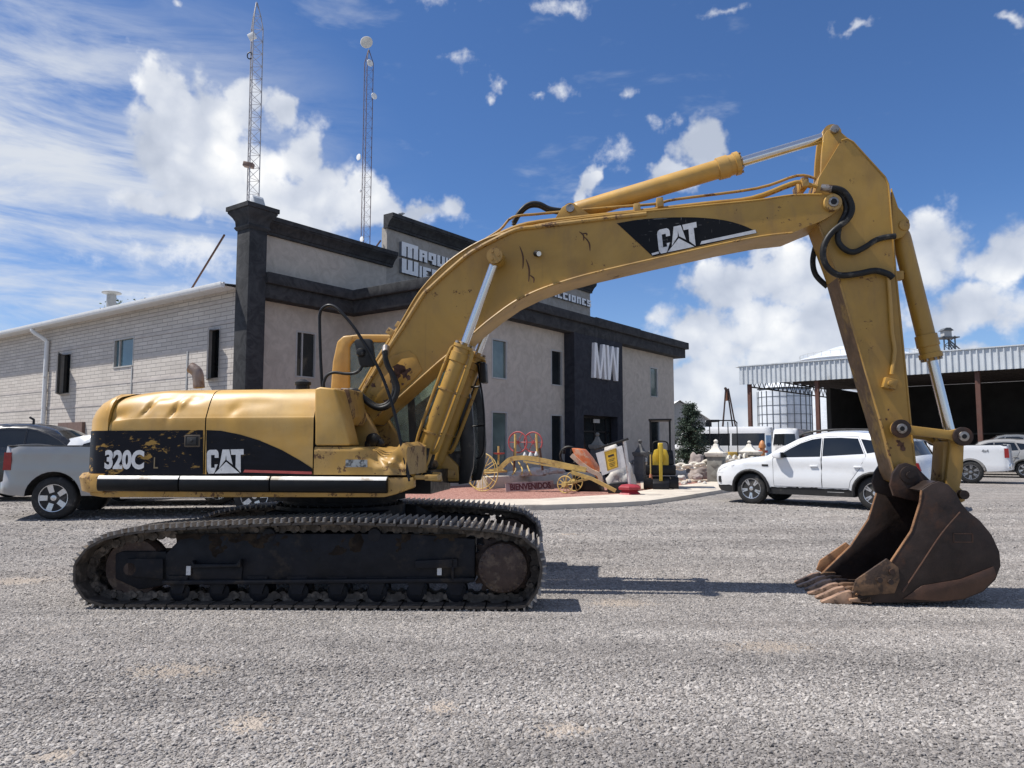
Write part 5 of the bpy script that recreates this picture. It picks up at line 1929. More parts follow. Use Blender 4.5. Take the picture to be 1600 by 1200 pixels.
def word(text, x, z, h_big, h_small, y, first_big=True, pitch=0.66, w_small=0.5, w_big=0.97):
    for i, ch in enumerate(text):
        big = first_big and i == 0
        w_ = w_big if big else (0.13 if ch == 'I' else w_small)
        h = h_big if big else h_small
        block_letter(ch, x, z, w_, h, y, bld)
        x += w_ + (0.07 if big else pitch - w_small)
    return x


YL = 3.85 - 0.002
word('MAQUINARIA', 2.15, 8.62, 0.54, 0.44, YL, pitch=0.51, w_small=0.45, w_big=0.88)
word('WIEBE', 2.17, 7.99, 0.54, 0.44, YL, pitch=0.51, w_small=0.45, w_big=0.88)
tx = 16.0
for ch in 'REFACCIONES'[::-1]:
    w_ = 0.18 if ch == 'I' else 0.40
    tx -= w_
    block_letter(ch, tx, 8.76, w_, 0.34, YL, bld)
    tx -= 0.10
# tall MW monogram
x0, z1 = W.hit(922.5, 535, -PR)
x1 = W.hit(963, 545, -PR)[0]
z0 = W.hit(922, 590, -PR)[1]
wm = (x1 - x0) / 2
for k, (ch, xo) in enumerate((('M', x0), ('W', x0 + wm))):
    s_ = 0.30
    Mp = [(0.0, 0.0), (0.10, 1.0), (0.34, 1.0), (0.5, 0.34), (0.62, 1.0), (0.86, 1.0), (0.99, 0.0), (0.75, 0.0), (0.68, 0.60), (0.56, 0.0), (0.44, 0.0), (0.30, 0.62), (0.23, 0.0)]
    Mp = [(0.02, 0.0), (0.11, 1.0), (0.28, 1.0), (0.5, 0.20), (0.72, 1.0), (0.89, 1.0), (0.98, 0.0), (0.82, 0.0), (0.765, 0.64), (0.575, 0.0), (0.425, 0.0), (0.235, 0.64), (0.18, 0.0)]
    if ch == 'W':
        Mp = [(a, 1 - b_) for a, b_ in Mp]
    MB().prism([(xo + a * wm, z0 + b_ * (z1 - z0)) for a, b_ in Mp], -PR - 0.14, -PR - 0.003).build('sign_letter', M_LET, bld)
    MB().prism([(xo - 0.05 + a * wm, z0 + b_ * (z1 - z0)) for a, b_ in Mp], -PR - 0.1, -PR - 0.002).build('letter_shadow_box', M_LETS, bld) if False else None

# floodlight on the pillar and bird-like lamp on the sign corner
fl = thing('floodlight', 'small white floodlight on top of the charcoal corner pillar', 'floodlight', W.w(cxp + 0.05, cyp - 0.15, 8.74), W.a)
MB().box((0, 0, 0.22), (0.40, 0.14, 0.30), Matrix.Rotation(R(-25), 3, 'X')).build('housing', M_WHITEP, fl, bevel=0.02)
MB().box((0, -0.085, 0.19), (0.34, 0.02, 0.24), Matrix.Rotation(R(-25), 3, 'X')).build('lens', mat('lamp_lens', (0.5, 0.5, 0.48), 0.2), fl)
MB().bx(-0.05, 0.05, -0.02, 0.04, 0.0, 0.12).build('stand', M_BLACK, fl)
bd = thing('weather_lamp', 'tiny grey lamp perched on the left corner of the sign parapet', 'lamp', W.w(2.1, 3.7, 10.05), W.a)
MB().cyl((0, 0, 0), (0, 0, 0.12), 0.02, n=8).build('stem', M_STEEL, bd)
MB().tube([(-0.14, 0, 0.12), (0.02, 0, 0.15), (0.16, 0, 0.20)], [0.02, 0.06, 0.02], 8).build('head', M_WINF, bd)
for (pa, pb, nm) in ((W.w(-4.6, 4.6, 8.0), W.w(-4.3, 7.2, 6.35), 0), (W.w(1.45, 4.1, 9.1), W.w(0.6, 4.6, 7.6), 1)):
    br_ = MB().tube([pa, pb], 0.035, 6).build('brace_rod', M_RUSTSPOT, None)
    tag(br_, ['thin rusty brace rod from the charcoal pillar down to the block roof', 'thin dark brace rod behind the left edge of the sign parapet'][nm], 'brace rod')

# ------------------------------------------------------------------ block-walled workshop to the left
wk = thing('workshop_building', 'long whitewashed block workshop with white metal roof edge on the left', 'building', (W.o.x, W.o.y, 0), W.a)
XW = -4.40
LW = []
for (pa, ya, pb, yb) in ((327, 513, 345, 593), (179, 528, 210, 574), (97, 552, 112, 616)):
    y0, z1 = W.hitx(pb, (ya), XW)
    y1, _ = W.hitx(pa, (ya), XW)
    z0 = W.hitx((pa + pb) / 2, yb, XW)[1]
    z1 = W.hitx((pa + pb) / 2, ya, XW)[1]
    LW.append((y0, y1, z0, z1))
wall('wall', 4.0, 46.0, ZG, 6.32, LW, XW, 'y', 0.15, M_BLOCK, wk)
for k, (a, b_, c, d) in enumerate(LW):
    wn = window(a, b_, c, d, XW, 'y', wk, [M_PANE, M_PANEB, M_PANE][k], mull=0.75 if k == 1 else None, depth=0.13, fmat=mat('beige_window_frame', (0.42, 0.40, 0.37), 0.5))
    if k != 1:                                            # sash swung outward, throwing a slanting shadow on the wall
        sw = b_ - a
        m = MB()
        ang = R(31)
        for (u0, u1, w0, w1) in ((0, 0.04, c, d), (sw - 0.04, sw, c, d), (0.04, sw - 0.04, c, c + 0.04), (0.04, sw - 0.04, d - 0.04, d)):
            mm = MB().bx(u0, u1, -0.02, 0.02, w0, w1)
            M3 = Matrix.Rotation(0, 3, 'Z')
            vs = []
            for v in mm.v:
                vs.append((XW - 0.03 - v[0] * math.sin(ang) - v[1] * math.cos(ang), b_ - v[0] * math.cos(ang) + v[1] * math.sin(ang), v[2]))
            m.add(vs, mm.f)
        s = m.build('open_sash', mat('beige_window_frame', (0.42, 0.40, 0.37), 0.5), wn)
        mm = MB().bx(0.04, sw - 0.04, -0.004, 0.004, c + 0.04, d - 0.04)
        MB().add([(XW - 0.03 - v[0] * math.sin(ang) - v[1] * math.cos(ang), b_ - v[0] * math.cos(ang) + v[1] * math.sin(ang), v[2]) for v in mm.v], mm.f).build('sash_pane', M_PANE, wn)
MB().bx(XW + 0.17, 12.0, 4.02, 46, ZG, 6.3).build('interior', M_DARKIN, wk)
# concrete bond beams standing a little proud of the blocks
for z in (3.02, 3.75, 4.55, 5.28, 5.95):
    m = MB()
    segs = [(4.0, 46.0)]
    for (a, b_, c, d) in LW:
        if c - 0.05 < z < d + 0.05:
            segs = [s2 for (p, q2) in segs for s2 in (((p, a - 0.02), (b_ + 0.02, q2)) if p < a < q2 else ((p, q2),))]
    for (p, q2) in segs:
        m.bx(XW - 0.012, XW + 0.02, p, q2, z, z + 0.10)
    m.build('bond_beam', mat('grey_bond_beam', (0.50, 0.455, 0.415), 0.95, var=0.15, vscale=2, bumps=0.3), wk)
# roof with corrugated sheet rising away, and a white fascia with gutter
m = MB()
nr = 60
for i in range(nr):
    y0 = 4.02 + (46 - 4.02) * i / nr
    y1 = 4.02 + (46 - 4.02) * (i + 1) / nr
    m.add([(XW - 0.58, y0, 6.36), (XW - 0.58, y1, 6.36), (8.0, y1, 7.4), (8.0, y0, 7.4)], [(0, 1, 2, 3)])
    m.bx(XW - 0.57, XW - 0.5, y0, y0 + 0.06, 6.36, 6.40)
m.build('roof', M_WHITEP, wk)
m = MB()
m.prism([(XW - 0.62, 6.20), (XW - 0.60, 6.36), (XW - 0.50, 6.36), (XW - 0.50, 6.22), (XW - 0.56, 6.18)], 4.02, 46.0, 'y') if False else None
g = [(-0.64, 6.40), (-0.645, 6.30), (-0.61, 6.24), (-0.53, 6.23), (-0.50, 6.28), (-0.50, 6.355), (-0.60, 6.36)]
vs = [(XW + a, y, z) for y in (4.02, 46.0) for a, z in g]
m.add(vs, [(i, (i + 1) % 7, 7 + (i + 1) % 7, 7 + i) for i in range(7)] + [tuple(range(6, -1, -1)), tuple(range(7, 14))])
m.build('gutter', M_WHITEP, wk)
MB().add([(XW - 0.5, 4.02, 6.30), (XW - 0.5, 46, 6.30), (XW + 0.05, 46, 6.30), (XW + 0.05, 4.02, 6.30)], [(0, 1, 2, 3)]).build('soffit', M_WHITEP, wk)
# downpipe
yd, zd = W.hitx(77, 560, XW)
MB().tube(spline([(XW - 0.52, yd + 0.35, 6.24), (XW - 0.50, yd + 0.3, 6.10), (XW - 0.12, yd, 5.75), (XW - 0.11, yd, 5.5), (XW - 0.11, yd, 3.0), (XW - 0.11, yd, 0.3)], 5), 0.085, 10).build('downpipe', M_WHITEP, wk)
# sign board / lintel low on the wall, cable
ya_, za_ = W.hitx(118, 660, XW)
MB().bx(XW - 0.12, XW, ya_ - 0.8, ya_ + 1.2, za_ - 0.55, za_).build('door_lintel', mat('brown_lintel', (0.16, 0.10, 0.08), 0.7), wk)
for (px, z_b, z_t) in ((206, 2.2, 4.3), (292, 2.0, 4.6)):
    yy, _ = W.hitx(px, 600, XW)
    MB().bx(XW - 0.03, XW - 0.001, yy - 0.03, yy + 0.03, z_b, z_t).build('conduit', M_WINF, wk)
# roof vent
yv, zv = W.hitx(174, 470, -1.0)
M_VENT = mat('grey_vent', (0.30, 0.30, 0.29), 0.5, var=0.15)
vt = thing('roof_vent', 'grey roof vent pipe with a flat flange on the workshop roof', 'vent pipe', W.w(-1.0, yv, 6.6), W.a)
zt = W.hitx(174, 456, -1.0)[1] - 6.6
MB().cyl((0, 0, 0), (0, 0, zt - 0.12), 0.20, n=18).build('pipe', M_VENT, vt)
MB().lathe((0, 0, zt - 0.14), (0, 0, 1), [(0, 0.2), (0.05, 0.40), (0.09, 0.42), (0.12, 0.38), (0.14, 0.1)], 20).build('flange', M_VENT, vt)

# ------------------------------------------------------------------ lattice masts on the roof
def mast(name, base_px, top_px, Y, side, label, taper=0.12, mat_a=None, step=0.45, bw=0.008):
    b0, t0 = at_depth(base_px[0], base_px[1], Y), at_depth(top_px[0], top_px[1], Y)
    H = (t0 - b0).length
    r = thing(name, label, 'antenna mast', b0)
    lean = (t0 - b0).normalized()
    M_ = mat_a
    legs = []
    for k in range(3):
        a = 2 * PI * k / 3 + 0.5
        legs.append(Vector((math.cos(a), math.sin(a), 0)) * (side / math.sqrt(3)))

    def P(k, t):
        f = 1.0 if t < 1 - taper else max(0.08, (1 - t) / taper)
        return legs[k] * f + lean * (H * t)
    for k in range(3):
        MB().tube([P(k, i / 16) for i in range(17)], 0.018, 6).build('mast_leg', M_, r)
    n = int(H / step)
    m = MB()
    for i in range(n):
        t0_, t1_ = i / n, (i + 1) / n
        for k in range(3):
            q2 = (k + 1) % 3
            m.cyl(P(k, t0_), P(q2, t1_), bw, n=4, caps=False)
            m.cyl(P(k, t1_), P(q2, t1_), bw, n=4, caps=False)
    m.build('lattice', M_, r)
    return r, lean, H


M_MASTW = mat('galvanised_mast', (0.38, 0.36, 0.36), 0.5, metal=0.4, var=0.2)
M_MASTD = mat('dark_red_mast', (0.13, 0.085, 0.085), 0.6, var=0.3)
Y1m = 25.5
r1, ln1, H1_ = mast('antenna_mast', (393, 322), (401, 4), Y1m, 0.42, 'tall pale lattice antenna mast rising behind the charcoal pillar', 0.10, M_MASTW)
k1 = Y1m / F_PX
MB().box(ln1 * (H1_ * 0.815) + Vector((-0.06, -0.2, 0)), (0.26, 0.10, 0.24), Matrix.Rotation(-0.5, 3, 'Y')).build('panel_antenna', M_WHITEP, r1, bevel=0.02)
MB().tube(spline([ln1 * (H1_ * 0.72) + Vector((-0.12 + 0.09 * math.cos(a / 8 * 6.28), -0.2, 0.12 * math.sin(a / 8 * 6.28))) for a in range(8)], 3), 0.02, 6).build('cable_coil', M_RUBBER, r1)
MB().box(ln1 * (H1_ * 0.19) + Vector((-0.08, -0.15, 0)), (0.34, 0.22, 0.16), Matrix.Rotation(0.2, 3, 'Y')).build('camera_box', mat('brown_box', (0.20, 0.13, 0.10), 0.6), r1, bevel=0.01)
Y2m = 33.0
r2, ln2, H2_ = mast('antenna_mast', (570, 385), (576, 78), Y2m, 0.40, 'dark lattice mast with a round white dish on top', 0.06, M_MASTD, bw=0.005)
MB().lathe(ln2 * H2_ + Vector((-0.06, -0.10, 0.25)), (0, -1, 0.0), [(0.0, 0.02), (0.02, 0.20), (0.08, 0.27), (0.11, 0.28), (0.13, 0.26), (0.15, 0.02)], 28).build('round_dish', mat('cream_dish', (0.62, 0.58, 0.50), 0.5, var=0.1), r2)
for (t, dx_, rr) in ((0.92, 0.06, 0.16), (0.75, 0.28, 0.15), (0.44, -0.26, 0.15), (0.27, -0.18, 0.08), (0.03, -0.05, 0.12)):
    MB().lathe(ln2 * (H2_ * t) + Vector((dx_, -0.15, 0)), (0.6 if dx_ > 0 else -0.6, -0.7, 0), [(0, 0.02), (0.02, rr * .7), (0.08, rr), (0.10, rr * .9), (0.11, 0.02)], 16).build('small_dish', M_WHITEP, r2)

# ------------------------------------------------------------------ open steel shed on the right
S = Frame(14.5, 48.0, -42.2)
shed = thing('steel_shed', 'long open steel shed with white ribbed fascia and brown posts on the right', 'shed', (S.o.x, S.o.y, 0), S.a)
ZT, ZB = S.hit(1160, 573, 0)[1], S.hit(1162, 601, 0)[1]
LS = 34.0
m = MB()
n = int(LS / 0.30)
pf = []
for i in range(n):
    x = LS * i / n
    w_ = LS / n
    pf += [(x, 0.0), (x + w_ * 0.62, 0.0), (x + w_ * 0.70, -0.07), (x + w_ * 0.90, -0.07)]
pf.append((LS, 0.0))
m.add([(x, y, z) for z in (ZB, ZT) for x, y in pf], [(i, i + 1, len(pf) + i + 1, len(pf) + i) for i in range(len(pf) - 1)])
M_FASC = mat('pale_ribbed_sheet', (0.60, 0.63, 0.65), 0.4, var=0.08, vscale=1.2, metal=0.15, grime=(0.42, 0.42, 0.41), gamount=0.15, gscale=1.0)
m.build('fascia', M_FASC, shed, fix=False, smooth_angle=20)
MB().bx(-0.02, LS, -0.10, 0.06, ZT, ZT + 0.06).build('fascia_cap', M_FASC, shed)
MB().add([(-0.3, 0.05, ZT), (LS, 0.05, ZT), (LS, 24, ZT - 0.2), (-0.3, 24, ZT - 0.2)], [(0, 1, 2, 3)]).build('roof_sheet', M_FASC, shed, fix=False)
M_POST = mat('red_brown_steel', (0.115, 0.05, 0.035), 0.6, var=0.2, vscale=3, grime=(0.09, 0.05, 0.04), gamount=0.3)
for px in (1278, 1530, 1172):
    x = S.hit(px, 640, 0.3)[0]
    MB().bx(x - 0.11, x + 0.11, 0.2, 0.42, 0.1, ZB + 0.3).build('post', M_POST, shed)
x = 24.5
MB().bx(x - 0.14, x + 0.14, 0.2, 0.48, 0.1, ZB + 0.3).build('post', M_POST, shed)
# lattice truss along the open left end, purlins under the roof
m = MB()
for i in range(22):
    y0, y1 = 0.5 + i * 0.75, 0.5 + (i + 1) * 0.75
    m.cyl((0.6, y0, ZB + 0.45), (0.6, (y0 + y1) / 2, ZB - 0.15), 0.03, n=4)
    m.cyl((0.6, (y0 + y1) / 2, ZB - 0.15), (0.6, y1, ZB + 0.45), 0.03, n=4)
m.bx(0.55, 0.65, 0.5, 17, ZB + 0.42, ZB + 0.5)
m.bx(0.55, 0.65, 0.5, 17, ZB - 0.19, ZB - 0.11)
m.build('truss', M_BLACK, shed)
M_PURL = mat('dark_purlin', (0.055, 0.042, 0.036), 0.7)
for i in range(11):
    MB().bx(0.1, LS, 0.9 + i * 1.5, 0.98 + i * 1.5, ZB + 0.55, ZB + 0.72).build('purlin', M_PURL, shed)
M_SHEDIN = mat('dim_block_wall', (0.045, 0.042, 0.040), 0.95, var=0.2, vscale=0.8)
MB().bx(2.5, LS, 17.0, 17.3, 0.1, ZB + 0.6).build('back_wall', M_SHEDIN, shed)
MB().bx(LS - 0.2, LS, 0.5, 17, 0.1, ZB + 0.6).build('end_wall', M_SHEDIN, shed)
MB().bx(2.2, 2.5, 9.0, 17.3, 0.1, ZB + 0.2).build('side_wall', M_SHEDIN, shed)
for k in range(3):
    MB().bx(4, LS - 2, 15.8, 16.2, 0.9 + k * 0.75, 1.0 + k * 0.75).build('rack_rail', mat('dull_rack', (0.12, 0.115, 0.11), 0.7), shed)

# ------------------------------------------------------------------ silos, elevator, far house
sl = thing('grain_silo', 'pale ribbed grain bin with a dark grid of seams left of the shed', 'silo', (0, 0, 0))
c = at_depth(1226, 640, 74)
sl.location = (c.x, 74, 0)
rs = 40 / F_PX * 74
zt = at_depth(1226, 612, 74).z
M_SILO = mat('galvanised_silo', (0.74, 0.77, 0.80), 0.35, metal=0.1, var=0.12, vscale=0.6, stretch=(1, 1, 3))
MB().lathe((0, 0, 0), (0, 0, 1), [(0, rs), (zt, rs), (zt + 1.0, rs * .5), (zt + 1.5, 0.2)], 40).build('shell', M_SILO, sl)
M_SEAM = mat('dark_seam', (0.10, 0.11, 0.12), 0.6)
for k in range(24):
    a = 2 * PI * k / 24
    MB().bx(-0.03, 0.03, -0.025, 0.025, 0, zt).build('stiffener', M_SEAM, sl, loc=(rs * 1.01 * math.cos(a), rs * 1.01 * math.sin(a), 0), rotz=a)
for k in range(9):
    MB().lathe((0, 0, 0.4 + k * 0.85), (0, 0, 1), [(0, rs), (0, rs + 0.03), (0.045, rs + 0.03), (0.045, rs)], 40).build('hoop', M_SEAM, sl)

s2 = thing('large_silo', 'broad white silo with a railed low cone roof showing over the shed', 'silo', (0, 0, 0))
c = at_depth(1340, 560, 92)
s2.location = (c.x, 92, 0)
rs2 = 95 / F_PX * 92
zt2 = at_depth(1340, 566, 92).z
zc2 = at_depth(1340, 540, 92).z
MB().lathe((0, 0, 0), (0, 0, 1), [(0, rs2), (zt2, rs2), (zt2 + 0.1, rs2 + 0.15), (zc2 - 0.2, rs2 * 0.35), (zc2, 0.5)], 48).build('shell', M_SILO, s2)
m = MB()
for k in range(36):
    a = 2 * PI * k / 36
    m.cyl((rs2 * .9 * math.cos(a), rs2 * .9 * math.sin(a), zt2), (rs2 * .9 * math.cos(a), rs2 * .9 * math.sin(a), zt2 + 0.9), 0.02, n=4)
m.tube([(rs2 * .9 * math.cos(2 * PI * k / 36), rs2 * .9 * math.sin(2 * PI * k / 36), zt2 + 0.9) for k in range(36)], 0.022, 4, closed=True)
m.build('railing', M_WINF, s2)

ge = thing('grain_elevator', 'thin steel grain elevator tower with a headhouse above the shed roof', 'tower', (0, 0, 0))
c = at_depth(1480, 560, 110)
ge.location = (c.x, 110, 0)
zh0, zh1 = at_depth(1480, 528, 110).z, at_depth(1480, 514, 110).z
for sx in (-0.8, 0.8):
    for sy in (-0.8, 0.8):
        MB().cyl((sx, sy, 0), (sx, sy, zh0 + 0.2), 0.10, n=6).build('tower_leg', M_SEAM, ge)
m = MB()
for k in range(14):
    z = zh0 * k / 14
    z2 = zh0 * (k + 1) / 14
    m.cyl((-0.8, -0.8, z), (0.8, -0.8, z2), 0.05, n=4)
    m.cyl((0.8, -0.8, z), (-0.8, -0.8, z2), 0.05, n=4)
    m.cyl((-0.8, -0.8, z2), (0.8, -0.8, z2), 0.05, n=4)
m.build('bracing', M_SEAM, ge)
MB().bx(-1.3, 1.3, -1.2, 1.2, zh0 - 0.1, zh0 + 0.05).build('platform', M_SEAM, ge)
MB().bx(-0.55, 0.55, -0.5, 0.5, zh0 + 0.05, zh1 - 0.3).build('headhouse', M_WINF, ge)
MB().prism([(-0.8, zh1 - 0.3), (0.8, zh1 - 0.3), (0.3, zh1 + 0.1), (-0.3, zh1 + 0.1)], -0.7, 0.7).build('headhouse_roof', M_SEAM, ge)
for k in range(3):
    MB().cyl((0.4, 0, zh0 - 0.3 - k * 0.3), (3.4 - k * 0.9, 0, zh0 - 3.0 - k * 0.2), 0.09, n=6).build('spout', M_SEAM, ge)

fh = thing('far_house', 'small grey gabled house with white roof behind the conifer', 'house', (0, 0, 0))
c = at_depth(1066, 660, 85)
fh.location = (c.x, 85, 0)
k85 = 85 / F_PX
zr = at_depth(1066, 627, 85).z
ze = at_depth(1066, 652, 85).z
MB().prism([(-3.2, 0), (2.6, 0), (2.6, ze), (-0.3, zr), (-3.2, ze)], 0, 9).build('wall', mat('grey_siding', (0.30, 0.30, 0.29), 0.8), fh)
MB().add([(-0.3, -0.4, zr + 0.12), (-0.3, 9.4, zr + 0.12), (-3.7, 9.4, ze - 0.3), (-3.7, -0.4, ze - 0.3)], [(0, 1, 2, 3)]).build('roof_slope', M_WHITEP, fh, fix=False)
MB().add([(-0.3, -0.4, zr + 0.12), (-0.3, 9.4, zr + 0.12), (3.1, 9.4, ze - 0.3), (3.1, -0.4, ze - 0.3)], [(0, 1, 2, 3)]).build('roof_slope', M_WHITEP, fh, fix=False)
MB().bx(3.4, 4.1, 3, 3.7, 0, ze - 0.4).build('chimney', M_CHAR, fh)

# ------------------------------------------------------------------ vehicles
def car_paint(name, c, metal=0.0, rough=0.28):
    m, nt, b, co = new_mat(name)
    n1 = noise_node(nt, co, 1.3, 5, 0.6)
    dusty = noise_node(nt, map_node(nt, co, (1, 1, 2)), 3.0, 6, 0.65).step(0.45, 0.85)
    sp = nt.nodes.new('ShaderNodeSeparateXYZ')
    nt.links.new(co, sp.inputs[0])
    c1 = mixc(nt, dusty * 0.14, c, (0.42, 0.38, 0.33))
    setc(nt, b, 'Base Color', c1)
    setc(nt, b, 'Roughness', dusty * 0.18 + (rough - 0.05))
    b.inputs['Metallic'].default_value = metal
    b.inputs['Coat Weight'].default_value = 0.7
    b.inputs['Coat Roughness'].default_value = 0.06
    return m


P_WHITE = car_paint('white_car_paint', (0.74, 0.75, 0.76))
P_SILVER = car_paint('silver_car_paint', (0.33, 0.325, 0.315), 0.2, 0.33)
P_BLACK = car_paint('black_car_paint', (0.012, 0.012, 0.014))
P_GREY = car_paint('grey_car_paint', (0.20, 0.21, 0.22), 0.4)
M_CARGLASS = pane_mat('tinted_car_glass', (0.008, 0.010, 0.012), 0.03)
M_CLAD = mat('black_plastic_cladding', (0.016, 0.016, 0.017), 0.6, var=0.25, grime=(0.09, 0.08, 0.07), gamount=0.2)
M_TYRE = mat('tyre_rubber', (0.020, 0.020, 0.020), 0.8, var=0.3, grime=(0.11, 0.10, 0.09), gamount=0.3, gscale=5)
M_RIM = mat('alloy_rim', (0.62, 0.62, 0.63), 0.28, metal=0.8, var=0.08)
M_RIMD = mat('dark_rim_pocket', (0.02, 0.02, 0.022), 0.5)
M_TAIL = mat('red_tail_lamp', (0.28, 0.012, 0.012), 0.15, var=0.2)
M_HEAD = mat('clear_head_lamp', (0.55, 0.56, 0.57), 0.1, var=0.3, vscale=20)
WHEELS = {}


def wheel_meshes(r, w, spokes, rim_mat, style):
    key = (r, w, spokes, rim_mat.name, style)
    if key in WHEELS:
        return WHEELS[key]
    rr = r * 0.66
    t = MB().lathe((0, -w / 2, 0), (0, 1, 0), [(0.02, rr * 0.99), (0.0, rr * 1.03), (-0.004, r * 0.86), (0.02, r * 0.965), (0.045, r), (w - 0.045, r), (w - 0.02, r * 0.965), (w, r * 0.86), (w, rr), (w, 0.05)], 40)
    to = t.build('wheel', M_TYRE)
    m = MB()
    m.lathe((0, -w / 2, 0), (0, 1, 0), [(0.02, rr * 1.0), (0.004, rr * 1.0), (0.002, rr * 0.95), (0.03, rr * 0.90), (0.06, rr * 0.88)], 40) if False else None
    ring_ = []
    for (y, q) in ((0.015, rr), (-0.002, rr * 0.985), (0.0, rr * 0.94), (0.05, rr * 0.90)):
        ring_.append([(q * math.cos(2 * PI * k / 40), -w / 2 + y, q * math.sin(2 * PI * k / 40)) for k in range(40)])
    m.loft(ring_, closed=True, caps=False)
    for k in range(spokes):
        a0 = 2 * PI * k / spokes
        pair = ((-0.13, 0.9), (0.13, 0.9)) if style == 'twin' else ((0.0, 1.0),)
        for da, _ in pair:
            a = a0 + da
            d = Vector((math.cos(a), 0, math.sin(a)))
            d0 = Vector((math.cos(a0), 0, math.sin(a0)))
            n = Vector((-math.sin(a), 0, math.cos(a)))
            hw = rr * (0.075 if style == 'twin' else 0.20)
            p0 = d0 * rr * 0.12
            p1 = d * rr * 0.95
            vs = []
            for p, h in ((p0, hw * 0.8), (p1, hw)):
                for yy in (-w / 2 + 0.012, -w / 2 + 0.045):
                    for s in (-1, 1):
                        q = p + n * (s * h)
                        vs.append((q.x, yy + (0.012 if p is p0 else 0), q.z))
            m.add(vs, [(0, 1, 5, 4), (2, 3, 7, 6), (0, 2, 6, 4), (1, 3, 7, 5)])
    m.lathe((0, -w / 2 + 0.012, 0), (0, 1, 0), [(0.0, rr * 0.10), (0.004, rr * 0.2), (0.04, rr * 0.24)], 20)
    ro = m.build('rim', rim_mat)
    po = MB().cyl((0, -w / 2 + 0.055, 0), (0, -w / 2 + 0.07, 0), rr * 0.97, n=32).build('brake_disc', M_RIMD)
    WHEELS[key] = (to.data, ro.data, po.data)
    for o in (to, ro, po):
        bpy.data.objects.remove(o)
    return WHEELS[key]


